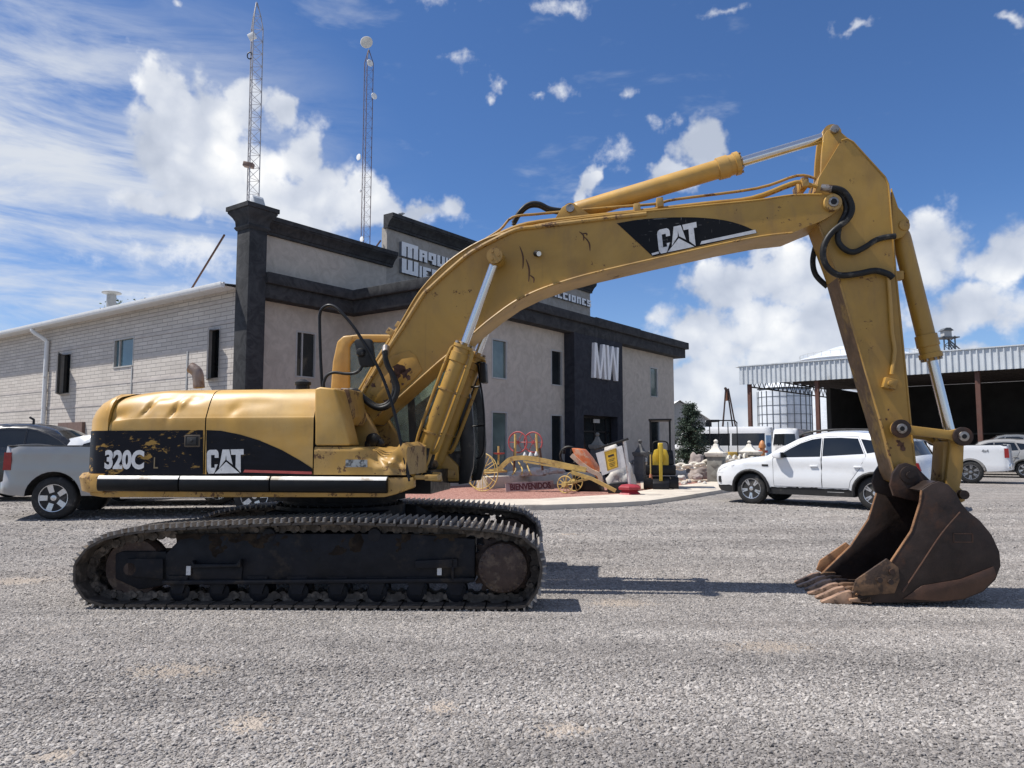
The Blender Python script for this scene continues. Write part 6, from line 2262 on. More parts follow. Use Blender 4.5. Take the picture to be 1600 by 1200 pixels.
def vehicle(name, label, cat, loc, rot, outline, glass, doors, axles, r, half, paint, arch=None, clad=0.0, belt=1.05, tumble=0.33,
            spokes=5, rim=None, style='twin', group=None, tail=None, head=None, sill=0.26, extra=None, grid=0.09, wheel_w=0.23, front_t=0.35, rear_t=0.3, lean=0.0):
    """Body from its side outline: the flank is triangulated, bulged and tapered, then the two flanks are bridged across."""
    root = thing(name, label, cat, loc, rot, group)
    arch = arch or r * 1.17
    pts, kinds = [], []
    for (x, z, k) in outline:
        pts.append((x, z))
        kinds.append(k)
    # underside from the tail back to the nose with the wheel arches cut in
    for ax in sorted(axles, reverse=True):
        a0 = math.acos(max(-1, min(1, (sill - r) / arch)))
        n = 14
        base = math.asin(max(-1, min(1, (sill - r) / arch)))
        for i in range(n + 1):
            a = base + (PI - 2 * base) * i / n
            pts.append((ax + arch * math.cos(a), r + arch * math.sin(a)))
            kinds.append('u')
    # densify long straight runs
    P, K = [], []
    n = len(pts)
    for i in range(n):
        a, b = pts[i], pts[(i + 1) % n]
        l = math.dist(a, b)
        s = max(1, int(l / (grid * 1.3)))
        for j in range(s):
            P.append((a[0] + (b[0] - a[0]) * j / s, a[1] + (b[1] - a[1]) * j / s))
            K.append(kinds[i])
    n = len(P)
    xmin, xmax = min(p[0] for p in P), max(p[0] for p in P)
    top_seg = [(P[i], P[(i + 1) % n]) for i in range(n) if K[i] in 'pg']

    def hw(x, z, d=None):
        h = half
        if z > belt:
            h -= (z - belt) * tumble
        if z < 0.62:
            h -= (0.62 - z) * 0.10
        u = max(0.0, (xmin + 0.75 - x) / 0.75)
        h -= front_t * half * 0.6 * u ** 2.2
        v = max(0.0, (x - xmax + 0.55) / 0.55)
        h -= rear_t * half * 0.45 * v ** 2.2
        h -= 0.012 * math.exp(-((z - belt + 0.20) / 0.045) ** 2) - 0.012 * math.exp(-((z - 0.55) / 0.12) ** 2)
        if d is None:
            d = min(seg_dist((x, z), a, b) for a, b in top_seg)
        if d < 0.10:
            h -= 0.055 * (1 - math.sqrt(max(0, 1 - (1 - d / 0.10) ** 2)))
        return h
    vin = [Vector(p) for p in P]
    edges = [(i, (i + 1) % n) for i in range(n)]
    loops = list(glass) + [d_ for d_ in doors]
    for lp in loops:
        o = len(vin)
        q = []
        for i in range(len(lp)):
            a, b = lp[i], lp[(i + 1) % len(lp)]
            s = max(1, int(math.dist(a, b) / (grid * 1.3)))
            for j in range(s):
                q.append((a[0] + (b[0] - a[0]) * j / s, a[1] + (b[1] - a[1]) * j / s))
        vin += [Vector(p) for p in q]
        edges += [(o + i, o + (i + 1) % len(q)) for i in range(len(q))]
    x = xmin
    while x < xmax:
        z = sill
        while z < 2.6:
            p = (x + random.uniform(-.01, .01), z + random.uniform(-.01, .01))
            if inside(p, P) and min(seg_dist(p, P[i], P[(i + 1) % n]) for i in range(0, n)) > grid * 0.45:
                vin.append(Vector(p))
            z += grid
        x += grid
    res = delaunay_2d_cdt(vin, edges, [], 0, 1e-5)
    V2, F2 = res[0], [tuple(f) for f in res[2]]
    H = {}
    for i, v in enumerate(V2):
        H[i] = hw(v.x, v.y)
    groups = {}
    for f in F2:
        cx = sum(V2[i].x for i in f) / 3
        cz = sum(V2[i].y for i in f) / 3
        if not inside((cx, cz), P):
            continue
        key = ('body', 0)
        for gi, lp in enumerate(glass):
            if inside((cx, cz), lp):
                key = ('window', gi)
                break
        else:
            if clad and cz < clad:
                key = ('sill_cladding', 0)
            else:
                for di, lp in enumerate(doors):
                    if inside((cx, cz), lp):
                        key = ('door', di)
                        break
        groups.setdefault(key, []).append(f)

    def emit(m, fs, s, inset):
        idx, vs, out = {}, [], []
        for f in fs:
            t = []
            for i in f:
                if i not in idx:
                    idx[i] = len(vs)
                    vs.append((V2[i].x, s * (H[i] - inset), V2[i].y))
                t.append(idx[i])
            out.append(tuple(t))
        m.add(vs, out)
    body = MB()
    parts = {}
    for key, fs in groups.items():
        if key[0] == 'body':
            for s in (-1, 1):
                emit(body, fs, s, 0.0)
            continue
        for s in (-1, 1):
            m = MB()
            emit(m, fs, s, 0.008 if key[0] == 'window' else -0.001 if key[0] == 'door' else 0.012)
            mm = M_CARGLASS if key[0] == 'window' else paint if key[0] == 'door' else M_CLAD
            o = m.build(key[0], mm, root, fix=True, smooth_angle=50)
            for pl in o.data.polygons:
                pass
            # outward normals for single sheets
            me = o.data
            if sum(p.normal.y * p.area for p in me.polygons) * s < 0:
                me.flip_normals()
            parts[(key, s)] = o
    NT = 8
    strips = {'p': MB(), 'g': MB(), 'u': MB()}
    ct = (sum(p[0] for p in P) / n, sum(p[1] for p in P) / n)

    def cross(i):
        a, b = P[i - 1], P[(i + 1) % n]
        d = Vector((b[0] - a[0], b[1] - a[1])).normalized()
        nn = Vector((-d.y, d.x))
        if nn.dot(Vector((P[i][0] - ct[0], P[i][1] - ct[1]))) < 0:
            nn = -nn
        h = hw(P[i][0], P[i][1], 0.0 if K[i] in 'pg' or K[i - 1] in 'pg' else 1.0)
        out = []
        for k in range(NT + 1):
            t = -1 + 2 * k / NT
            bl = (1 - t * t)
            amp = 0.0 if K[i] == 'u' and K[i - 1] == 'u' else 1.0
            out.append((P[i][0] + amp * nn.x * 0.14 * bl * (1 if abs(nn.x) > 0.3 else 0.3), t * h, P[i][1] + amp * max(0, nn.y) * 0.055 * bl))
        return out
    cr = [cross(i) for i in range(n)]
    for i in range(n):
        a, b = cr[i], cr[(i + 1) % n]
        strips[K[i]].add(a + b, [(k, k + 1, NT + 1 + k + 1, NT + 1 + k) for k in range(NT)])
    body.add(strips['p'].v, strips['p'].f)
    bm = bmesh.new()
    ob = body.build('body', paint, root, fix=False, smooth_angle=50)
    bm.from_mesh(ob.data)
    bmesh.ops.remove_doubles(bm, verts=bm.verts, dist=0.0015)
    bmesh.ops.recalc_face_normals(bm, faces=bm.faces)
    bm.to_mesh(ob.data)
    bm.free()
    ob.data.polygons.foreach_set('use_smooth', [True] * len(ob.data.polygons))
    ob.data.set_sharp_from_angle(angle=R(48))
    # split the glazing strip into connected panes (windscreen, rear window)
    runs, cur = [], []
    for i in range(n):
        if K[i] == 'g':
            cur.append(i)
        elif cur:
            runs.append(cur)
            cur = []
    if cur:
        runs.append(cur)
    for run in runs:
        m = MB()
        ids = run + [(run[-1] + 1) % n]
        for a_, b_ in zip(ids[:-1], ids[1:]):
            m.add(cr[a_] + cr[b_], [(k, k + 1, NT + 1 + k + 1, NT + 1 + k) for k in range(NT)])
        o = m.build('windscreen', M_CARGLASS, root)
    strips['u'].build('underbody', M_CLAD, root, fix=False)
    # door seams and handles
    for di, lp in enumerate(doors):
        for s in (-1, 1):
            pr = parts.get((('door', di), s))
            if pr is None:
                continue
            q = []
            for i in range(len(lp)):
                a, b = lp[i], lp[(i + 1) % len(lp)]
                k = max(1, int(math.dist(a, b) / 0.12))
                q += [(a[0] + (b[0] - a[0]) * j / k, a[1] + (b[1] - a[1]) * j / k) for j in range(k)]
            MB().tube([(x, s * (hw(x, z) - 0.001), z) for x, z in q], 0.0055, 4, closed=True).build('door_seam', M_CLAD, pr)
            xr = max(p[0] for p in lp) - 0.16
            zh = belt - 0.15
            y = s * (hw(xr, zh) + 0.018)
            MB().box((xr, y, zh), (0.17, 0.03, 0.035)).build('handle', paint, pr, bevel=0.012)
    # wheels
    for ax in axles:
        for s in (-1, 1):
            td, rd, pd = wheel_meshes(r, wheel_w, spokes, rim or M_RIM, style)
            wv = link('wheel', td, root, (ax, s * (half - wheel_w / 2 - 0.035), r))
            wv.rotation_euler = (0, random.uniform(0, 6), 0 if s < 0 else PI)
            link('rim', rd, wv)
            link('brake_disc', pd, wv)
        # arch lips
        if clad:
            for s in (-1, 1):
                q = []
                for i in range(15):
                    a = -0.12 + (PI + 0.24) * i / 14
                    x, z = ax + (arch + 0.012) * math.cos(a), r + (arch + 0.012) * math.sin(a)
                    q.append((x, s * (hw(x, z, 1.0) + 0.004), z))
                MB().tube(q, 0.035, 6).build('arch_trim', M_CLAD, root)
    if tail:
        for s in (-1, 1):
            m = MB()
            q = [(x, s * (hw(x, z, 1.0) + 0.006), z) for x, z in tail]
            m.add(q + [(x, y - s * 0.16, z) for x, y, z in q], [tuple(range(len(q)))] + [(i, (i + 1) % len(q), len(q) + (i + 1) % len(q), len(q) + i) for i in range(len(q))] + [tuple(range(len(q), 2 * len(q)))])
            m.build('tail_lamp', M_TAIL, root)
    if head:
        for s in (-1, 1):
            m = MB()
            q = [(x, s * (hw(x, z, 1.0) + 0.004), z) for x, z in head]
            m.add(q + [(x, y - s * 0.12, z) for x, y, z in q], [tuple(range(len(q)))] + [(i, (i + 1) % len(q), len(q) + (i + 1) % len(q), len(q) + i) for i in range(len(q))])
            m.build('head_lamp', M_HEAD, root)
    if extra:
        extra(root, hw)
    return root


SUV_OUT = [(-0.62, 0.26, 'u'), (-0.80, 0.29, 'u'), (-0.90, 0.36, 'p'), (-0.95, 0.52, 'p'), (-0.95, 0.68, 'p'), (-0.90, 0.80, 'p'), (-0.78, 0.885, 'p'), (-0.5, 0.965, 'p'), (-0.1, 1.035, 'p'), (0.34, 1.085, 'g'), (0.70, 1.30, 'g'),
           (1.05, 1.485, 'p'), (1.30, 1.57, 'p'), (1.7, 1.63, 'p'), (2.2, 1.635, 'p'), (2.7, 1.60, 'p'), (3.12, 1.535, 'p'), (3.32, 1.49, 'p'), (3.28, 1.44, 'g'), (3.46, 1.14, 'p'), (3.54, 1.04, 'p'), (3.57, 0.85, 'p'), (3.60, 0.64, 'p'), (3.56, 0.44, 'u'), (3.40, 0.30, 'u')]
SUV_GLASS = [[(0.60, 1.075), (0.90, 1.265), (1.15, 1.40), (1.40, 1.485), (1.60, 1.515), (1.60, 1.105)], [(1.645, 1.115), (1.645, 1.515), (2.0, 1.522), (2.36, 1.50), (2.50, 1.175)], [(2.56, 1.185), (2.42, 1.492), (2.72, 1.45), (2.96, 1.375), (3.0, 1.255)]]
SUV_DOORS = [[(0.56, 0.44), (0.54, 1.05), (0.90, 1.295), (1.16, 1.43), (1.40, 1.515), (1.62, 1.545), (1.62, 0.44)], [(1.63, 0.44), (1.63, 1.545), (2.0, 1.56), (2.37, 1.545), (2.54, 1.13), (2.40, 0.85), (2.22, 0.60), (2.18, 0.44)]]


def suv_extra(root, hw):
    # roof rails, mirrors, fog lamp, sill flash, side vent
    for s in (-1, 1):
        MB().tube(spline([(1.05, s * 0.60, 1.57), (1.25, s * 0.60, 1.645), (1.8, s * 0.60, 1.70), (2.6, s * 0.60, 1.69), (2.95, s * 0.60, 1.655), (3.1, s * 0.60, 1.60)], 4), 0.022, 8).build('roof_rail', M_CLAD, root)
        y = s * (hw(0.72, 1.12) + 0.11)
        mi = MB()
        mi.loft([[(0.60 + a * .6, y + b * .6, 1.13 + c * .7) for a, b, c in ((-0.04, -0.09, -0.06), (-0.04, 0.09, -0.06), (-0.04, 0.09, 0.07), (-0.04, -0.09, 0.07))],
                 [(0.70 + a, y + b, 1.13 + c) for a, b, c in ((0, -0.1, -0.07), (0, 0.1, -0.07), (0, 0.1, 0.08), (0, -0.1, 0.08))],
                 [(0.80 + a, y + b, 1.13 + c) for a, b, c in ((0, -0.1, -0.07), (0, 0.1, -0.07), (0, 0.1, 0.08), (0, -0.1, 0.08))]])
        mo = mi.build('mirror', P_WHITE, root, bevel=0.025, seg=3)
        MB().bx(0.802, 0.808, y - 0.085, y + 0.085, 1.075, 1.195).build('mirror_glass', M_CLAD, mo)
        MB().box((0.68, s * (hw(0.68, 1.1) + 0.02), 1.09), (0.08, 0.14, 0.04)).build('mirror_foot', M_CLAD, root)
        MB().box((-0.80, s * (hw(-0.80, 0.55, 1.0) - 0.01), 0.55), (0.10, 0.05, 0.15), Matrix.Rotation(s * 0.45, 3, 'Z')).build('fog_lamp', M_CLAD, root, bevel=0.02)
        MB().box((0.36, s * (hw(0.36, 0.90, 1.0) + 0.002), 0.90), (0.15, 0.012, 0.045)).build('side_vent', M_CLAD, root, bevel=0.005)
        MB().box((1.9, s * (hw(1.9, 0.34) - 0.02), 0.36), (0.35, 0.02, 0.03)).build('sill_flash', M_WINF, root)
    MB().box((-0.96, 0, 0.66), (0.05, 1.0, 0.22)).build('grille', M_CLAD, root, bevel=0.01)


# the white SUV in front of the shed
s_f, s_r = Vector((5.56, 17.66)), Vector((7.51, 15.94))
hd = (s_r - s_f).normalized()
a_suv = math.atan2(hd.y, hd.x)
nrm = Vector((-hd.y, hd.x))
o2 = s_f + nrm * 0.84
suv = vehicle('parked_suv', 'clean white compact SUV with tinted windows parked behind the excavator bucket', 'car', (o2.x, o2.y, 0.195), a_suv,
              SUV_OUT, SUV_GLASS, SUV_DOORS, (0.0, 2.69), 0.355, 0.92, P_WHITE, clad=0.41, spokes=5, style='twin', extra=suv_extra,
              tail=[(3.36, 1.02), (3.52, 1.00), (3.56, 0.84), (3.38, 0.90)], head=[(-0.82, 0.78), (-0.86, 0.70), (-0.72, 0.70), (-0.45, 0.83), (-0.38, 0.90), (-0.62, 0.86)], grid=0.08)
suv.rotation_euler = (0, 0.004, a_suv)

# pickups
PK_OUT = [(-0.55, 0.42, 'u'), (-0.88, 0.42, 'u'), (-0.97, 0.50, 'p'), (-1.00, 0.75, 'p'), (-0.98, 1.05, 'p'), (-0.90, 1.15, 'p'), (-0.4, 1.22, 'p'), (0.45, 1.27, 'g'), (0.85, 1.55, 'g'), (1.25, 1.80, 'p'), (1.6, 1.87, 'p'), (2.1, 1.88, 'p'), (2.36, 1.85, 'g'), (2.48, 1.40, 'p'),
          (2.50, 1.365, 'u'), (2.56, 1.360, 'u'), (4.70, 1.375, 'p'), (4.82, 1.375, 'p'), (4.84, 1.0, 'p'), (4.86, 0.72, 'p'), (4.90, 0.70, 'p'), (4.90, 0.50, 'u'), (4.70, 0.46, 'u')]
PK_GLASS = [[(0.80, 1.34), (1.02, 1.56), (1.28, 1.735), (1.52, 1.78), (1.52, 1.34)], [(1.58, 1.34), (1.58, 1.785), (2.08, 1.79), (2.25, 1.74), (2.32, 1.34)]]
PK_DOORS = [[(0.62, 0.52), (0.60, 1.27), (1.0, 1.60), (1.27, 1.775), (1.54, 1.82), (1.54, 0.52)], [(1.56, 0.52), (1.56, 1.82), (2.1, 1.825), (2.29, 1.76), (2.38, 1.30), (2.38, 0.52)]]


def pk_extra(colr, board=True, badge=None, tail_shift=0.0):
    def f(root, hw):
        for s in (-1, 1):
            MB().box((4.74 - tail_shift, s * 0.80, 0.62), (0.30, 0.30, 0.20)).build('rear_bumper', mat('chrome_bumper', (0.6, 0.6, 0.6), 0.15, metal=0.9), root, bevel=0.04) if s < 0 else None
            MB().tube([(0.75, s * 0.98, 0.42), (2.45, s * 0.98, 0.42)], 0.05, 8).build('running_board', M_RIM, root) if board else None
            y = s * (hw(0.9, 1.4) + 0.13)
            MB().box((0.86, y, 1.42), (0.12, 0.2, 0.22)).build('mirror', colr, root, bevel=0.03)
            MB().bx(2.55, 4.80 - tail_shift, min(s * 0.90, s * 0.955), max(s * 0.90, s * 0.955), 1.372, 1.395).build('bed_rail_cap', M_CLAD, root, bevel=0.008)
            if badge:
                lettering(badge, 0.14, 0.004, M_GREYL, root, (4.02 if s < 0 else 4.42, s * (hw(4.2, 1.19, 1.0) + 0.006), 1.13), rot=(0, 0, 0 if s < 0 else PI), offset=0.003, name='badge')
        MB().box((4.80 - tail_shift, 0, 0.60), (0.18, 1.7, 0.16)).build('bumper_step', M_CLAD, root, bevel=0.03)
    return f


M_GREYL = mat('grey_badge', (0.22, 0.23, 0.24), 0.4)
TL = [(4.70, 1.26), (4.83, 1.26), (4.845, 0.93), (4.70, 0.93)]
# silver pickup on the left, tail towards the left edge
ah = R(9)
rw = Vector((-8.67, 14.43))
hdv = Vector((math.cos(ah), math.sin(ah)))
fw = rw + hdv * 3.65 + Vector((-hdv.y, hdv.x)) * 0.92
pick = vehicle('pickup_truck', 'silver pickup truck with red tail lamp at the left edge, behind the excavator tail', 'pickup', (fw.x, fw.y, 0.145), ah + PI,
               [(x - 0.30 if x > 4.5 else x, z, k_) for x, z, k_ in PK_OUT], PK_GLASS, PK_DOORS, (0.0, 3.65), 0.40, 1.0, P_SILVER, arch=0.50, belt=1.30, tumble=0.30, spokes=5, style='plain', tail=[(x - 0.30, z) for x, z in TL], sill=0.44, extra=pk_extra(P_SILVER, tail_shift=0.30), wheel_w=0.27, grid=0.11, rear_t=0.08)
# white pickup beyond the bucket, tail to the right
rw = Vector((16.6, 27.5))
ar = R(-31)
hdv = Vector((math.cos(ar), math.sin(ar)))
fw = rw - hdv * 3.65 + Vector((-hdv.y, hdv.x)) * 0.92
ram_t = vehicle('pickup_truck', 'white pickup truck with grey side badge seen past the bucket linkage', 'pickup', (fw.x, fw.y, 0.2), ar,
                PK_OUT, PK_GLASS, PK_DOORS, (0.0, 3.65), 0.41, 1.0, P_WHITE, arch=0.50, belt=1.30, tumble=0.30, spokes=6, style='twin', tail=TL, sill=0.44, extra=pk_extra(P_WHITE, False, '4x4'), rim=mat('machined_dark_rim', (0.30, 0.30, 0.31), 0.3, metal=0.7), wheel_w=0.28, grid=0.12, rear_t=0.08)
# dark pickup and pale SUV farther right
c = at_depth(1530, 700, 37)
vehicle('pickup_truck', 'dark grey pickup cab showing over the white pickup bed', 'pickup', (c.x - 0.6, 37, 0.2), R(-31), PK_OUT, PK_GLASS, PK_DOORS, (0.0, 3.65), 0.40, 1.0, P_GREY, arch=0.48, belt=1.30, spokes=5, style='plain', tail=TL, sill=0.44, grid=0.16)
c = at_depth(1575, 715, 33)
vehicle('parked_suv', 'silver SUV with red tail lamp at the right edge behind the white pickup', 'car', (c.x - 1.6, 34.4, 0.2), R(-33), SUV_OUT, SUV_GLASS, SUV_DOORS, (0.0, 2.69), 0.355, 0.92, P_SILVER, clad=0.36, tail=[(3.30, 1.05), (3.52, 1.03), (3.56, 0.84), (3.32, 0.88)], grid=0.16)
# black SUV and pale SUV behind the silver pickup
BIG = [(x * 1.08, z * 1.14, k) for x, z, k in SUV_OUT]
BIGG = [[(x * 1.08, z * 1.14) for x, z in g] for g in SUV_GLASS]
BIGD = [[(x * 1.08, z * 1.14) for x, z in g] for g in SUV_DOORS]
c = at_depth(112, 690, 19.3)
blk = vehicle('parked_suv', 'large black SUV with black windows behind the silver pickup bed', 'car', (c.x + 0.95, 19.6, 0.2), R(187), BIG, BIGG, BIGD, (0.0, 2.9), 0.39, 0.98, P_BLACK, clad=0.45, belt=1.2, grid=0.13)
MB().tube([(1.9, 0.2, 1.9), (1.9, 0.2, 2.0), (2.0, 0.2, 2.06)], 0.03, 6).build('roof_antenna', M_CLAD, blk)
c = at_depth(104, 690, 17.6)
vehicle('parked_suv', 'white SUV with grey rear glass just left of the excavator counterweight', 'car', (c.x + 3.6, 18.1, 0.2), R(186), SUV_OUT, SUV_GLASS, SUV_DOORS, (0.0, 2.69), 0.355, 0.92, P_WHITE, clad=0.36, tail=[(3.30, 1.05), (3.52, 1.03), (3.56, 0.84), (3.32, 0.88)], grid=0.14)

# minibus and van beyond the chain fence
BUS_OUT = [(-0.75, 0.40, 'u'), (-0.92, 0.45, 'p'), (-0.96, 0.9, 'p'), (-0.90, 1.25, 'p'), (-0.72, 1.45, 'g'), (-0.30, 2.20, 'p'), (-0.12, 2.42, 'p'), (0.3, 2.52, 'p'), (4.6, 2.52, 'p'), (4.85, 2.46, 'p'), (4.95, 2.2, 'g'), (5.0, 1.5, 'p'), (5.0, 0.6, 'p'), (4.95, 0.42, 'u'), (4.6, 0.38, 'u')]
BUS_G = [[(-0.25, 1.45), (0.10, 2.12), (0.75, 2.12), (0.75, 1.40)], [(0.85, 1.40), (0.85, 2.14), (2.6, 2.14), (2.6, 1.40)], [(2.7, 1.40), (2.7, 2.14), (4.6, 2.14), (4.6, 1.40)]]
BUS_D = [[(-0.20, 0.5), (-0.30, 1.38), (0.06, 2.2), (0.80, 2.2), (0.80, 0.5)]]
c = at_depth(1204, 690, 45)
vehicle('minibus', 'long white minibus with a dark window band beyond the stone posts', 'minibus', (c.x - 4.2, 47.6, 0.2), R(-24), BUS_OUT, BUS_G, BUS_D, (0.2, 3.9), 0.36, 1.0, P_WHITE, belt=1.35, tumble=0.12, sill=0.42, grid=0.18)
c = at_depth(1212, 700, 41)
van = vehicle('van', 'white van showing its rear window with a telephone number behind the white SUV', 'van', (c.x + 3.3, 46.0, 0.2), R(-122), BUS_OUT, BUS_G, BUS_D, (0.2, 3.7), 0.34, 0.92, P_WHITE, belt=1.25, tumble=0.16, sill=0.42, grid=0.18)
van.scale = (0.9, 0.9, 0.93)
lettering('605-100-60-77', 0.20, 0.004, M_WHITE_L, van, (5.13, -0.66, 1.42), rot=(0, 0, PI / 2), offset=0.004, name='phone_number')

# ------------------------------------------------------------------ paved island with red gravel
M_CONC = mat('pale_concrete', (0.56, 0.50, 0.42), 0.9, var=0.12, vscale=2.0, grime=(0.38, 0.33, 0.28), gamount=0.25, gscale=1.5, bumps=0.2)
M_REDG, ntr, br_, cor = new_mat('red_gravel')
vv = vor_node(ntr, cor, 40.0, 'Color')
sr = ntr.nodes.new('ShaderNodeSeparateColor')
ntr.links.new(vv.k, sr.inputs[0])
setc(ntr, br_, 'Base Color', ramp_node(ntr, Nd(ntr, sr.outputs[0]), [(0, (0.20, 0.085, 0.065)), (0.5, (0.34, 0.16, 0.125)), (1, (0.50, 0.29, 0.235))]))
br_.inputs['Roughness'].default_value = 0.95
bump(ntr, br_, vor_node(ntr, cor, 40.0, 'Distance') * -1.0, 0.8, 0.02)
M_SAND = mat('pale_sand', (0.50, 0.41, 0.32), 0.95, var=0.15, vscale=3, bumps=0.4, bscale=14)


def gpoly(px, dz):
    out = []
    for x, y in px:
        g = ground_at(x, y)
        out.append((g.x, g.y))
    return out


KERB = [(560, 792), (640, 795), (735, 797), (850, 797), (962, 792.5), (1012, 789), (1060, 782), (1132, 770), (1180, 762), (1230, 755)]
INNER = [(1225, 744), (1180, 750), (1100, 758), (1022, 769), (967, 778), (841, 786), (735, 787), (640, 787), (560, 785)]
ko = gpoly(KERB, 0)
ki = gpoly(INNER, 0)
m = MB().prism(ko + ki, 0.05, 0.30, 'z')
kerb = m.build('kerb', M_CONC, None, bevel=0.02)
struct(kerb)
back = [(-3.6, 22.0), (-2.0, 24.0), (3.0, 30.6), (6.2, 34.6), (12.0, 34.0)]
m = MB().prism(ki + [(-9.0, 20.5), (-9.0, 23.2), (-5.2, 25.8)] + [(-2.2, 24.0), (4.0, 32.0), (7.6, 36.6), (16.0, 36.0)], 0.06, 0.262, 'z')
isl = m.build('display_bed', M_REDG, None)
struct(isl)
# sandy strip and walkway at the right of the bed
m = MB().prism(gpoly([(1002, 768), (1060, 757), (1130, 752), (1225, 742), (1240, 737), (1130, 738), (1050, 742), (1000, 752)], 0), 0.20, 0.272, 'z')
sp = m.build('path', M_SAND, None)
struct(sp)
m = MB().prism(gpoly([(1050, 744), (1130, 741), (1240, 737), (1240, 731), (1050, 735)], 0), 0.22, 0.29, 'z')
wk_ = m.build('pavement', M_CONC, None)
struct(wk_)
# low planter ledge along the facade
pl_ = MB().prism([(W.w(0.2, -1.9).x, W.w(0.2, -1.9).y), (W.w(7.0, -1.9).x, W.w(7.0, -1.9).y), (W.w(7.0, -1.5).x, W.w(7.0, -1.5).y), (W.w(0.2, -1.5).x, W.w(0.2, -1.5).y)], 0.1, 0.62, 'z').build('planter_wall', M_CONC, None, bevel=0.02)
tag(pl_, 'low pale concrete ledge along the foot of the office facade', 'ledge')

ZB_ = 0.262                                           # top of the bed
M_AYEL = mat('faded_antique_yellow', (0.56, 0.40, 0.13), 0.6, var=0.2, vscale=5, grime=(0.30, 0.18, 0.07), gamount=0.3, gscale=6)
M_ARED = mat('faded_antique_red', (0.40, 0.07, 0.07), 0.6, var=0.25, vscale=6)
M_ORANGE = mat('faded_orange', (0.55, 0.145, 0.045), 0.55, var=0.25, vscale=6, grime=(0.50, 0.30, 0.20), gamount=0.35, gscale=5)


def spoke_wheel(parent, c, r, n, material, axis, rim_r=0.016, name='wheel', hub=0.06, dish=0.0):
    ax = Vector(axis).normalized()
    up = Vector((0, 0, 1))
    u = ax.cross(up).normalized()
    w = u.cross(ax)
    c = Vector(c)
    k = 36
    m = MB().tube([c + u * r * math.cos(2 * PI * i / k) + w * r * math.sin(2 * PI * i / k) for i in range(k)], rim_r, 6, closed=True)
    o = m.build(name, material, parent)
    m = MB()
    for i in range(n):
        a = 2 * PI * i / n
        m.cyl(c + ax * dish, c + u * r * math.cos(a) + w * r * math.sin(a), 0.011, n=5)
    m.build('spokes', material, o)
    MB().cyl(c - ax * hub, c + ax * hub, hub * 0.8, n=12).build('hub', material, o)
    return o


# antique pull grader: everything hung on one frame turned like the photograph shows it
G = Frame(0.0, 21.6, -14)
gr = thing('antique_grader', 'antique yellow pull grader with thin spoked wheels and red hand wheels on red gravel', 'grader', (0, 21.6, 0), G.a)
g3 = lambda px, py, y=0.0: G.p3(px, py, y)
ax_ = (0, 1, 0)
zc = g3(754, 738, -0.5)
spoke_wheel(gr, zc, zc.z - ZB_ - 0.02, 12, M_AYEL, (0.35, 1, 0))
zc2 = g3(750, 735, 0.6)
spoke_wheel(gr, zc2, zc2.z - ZB_ - 0.02, 12, M_AYEL, (0.35, 1, 0))
w1 = g3(883, 757, -0.75)
spoke_wheel(gr, w1, w1.z - ZB_ - 0.02, 10, M_AYEL, (0.3, 1, 0), hub=0.09)
w2 = g3(897, 752, 0.3)
spoke_wheel(gr, w2, w2.z - ZB_ - 0.02, 10, M_AYEL, (0.3, 1, 0), hub=0.09)
MB().tube([zc, g3(791, 736, 0), zc2], 0.035, 8).build('front_axle', M_AYEL, gr)
MB().tube([w1, w2], 0.04, 8).build('rear_axle', M_AYEL, gr)


def beam(pts, w_, h_, name, material, parent):
    """Flat bar swept along a path."""
    pts = [Vector(p) for p in pts]
    rings = []
    for i, p in enumerate(pts):
        d = (pts[min(i + 1, len(pts) - 1)] - pts[max(i - 1, 0)]).normalized()
        s = d.cross(Vector((0, 0, 1))).normalized() * w_ / 2
        u = s.cross(d).normalized() * h_ / 2
        rings.append([p - s - u, p + s - u, p + s + u, p - s + u])
    return MB().loft(rings).build(name, material, parent)


for yy in (-0.25, 0.25):
    beam(spline([g3(748, 738, yy), g3(776, 735, yy), g3(786, 727, yy), g3(795, 719, yy), g3(805, 716, yy), g3(822, 715.5, yy), g3(850, 720, yy), g3(916, 734, yy)], 3), 0.06, 0.13, 'frame_beam', M_AYEL, gr)
beam([g3(818, 721, -0.28), g3(915, 737, -0.28)], 0.04, 0.05, 'frame_rail', M_AYEL, gr)
beam([g3(893, 738, -0.5), g3(925, 748, -0.5), g3(962, 767, -0.5)], 0.08, 0.095, 'tongue', M_AYEL, gr)
beam([g3(883, 757, -0.7), g3(920, 748, -0.5)], 0.05, 0.06, 'tongue_brace', M_AYEL, gr)
for (px, r_) in ((809, 16), (833, 15.5)):
    c = g3(px, 691, 0)
    spoke_wheel(gr, c, r_ / F_PX * 21.6, 6, M_ARED, (0.25, 1, 0), 0.02, 'hand_wheel', 0.05)
    c2 = g3(px, 691, 0.25)
for (a, b, mm) in (((805, 678), (805, 716), M_AYEL), ((838, 678), (840, 714), M_AYEL), ((804, 700), (803, 740), M_RUSTSPOT), ((843, 700), (848, 735), M_RUSTSPOT)):
    MB().tube([g3(*a, -0.06), g3(*b, -0.06)], 0.035, 6).build('lever_post', mm, gr)
MB().tube([g3(779, 697, 0), g3(779, 726, 0)], 0.03, 6).build('seat_post', M_AYEL, gr)
c = g3(780, 709, 0)
MB().lathe((c.x, c.y, c.z - 0.02), (0, 0, 1), [(0, 0.05), (0.01, 0.15), (0.05, 0.17), (0.04, 0.12), (0.02, 0.02)], 16).build('seat', M_ARED, gr)
for k in range(3):
    MB().tube(spline([g3(798 + k * 12, 722, 0.1), g3(806 + k * 10, 733, -0.1), g3(800 + k * 15, 742, -0.2)], 4), 0.02, 6).build('linkage', M_AYEL, gr)
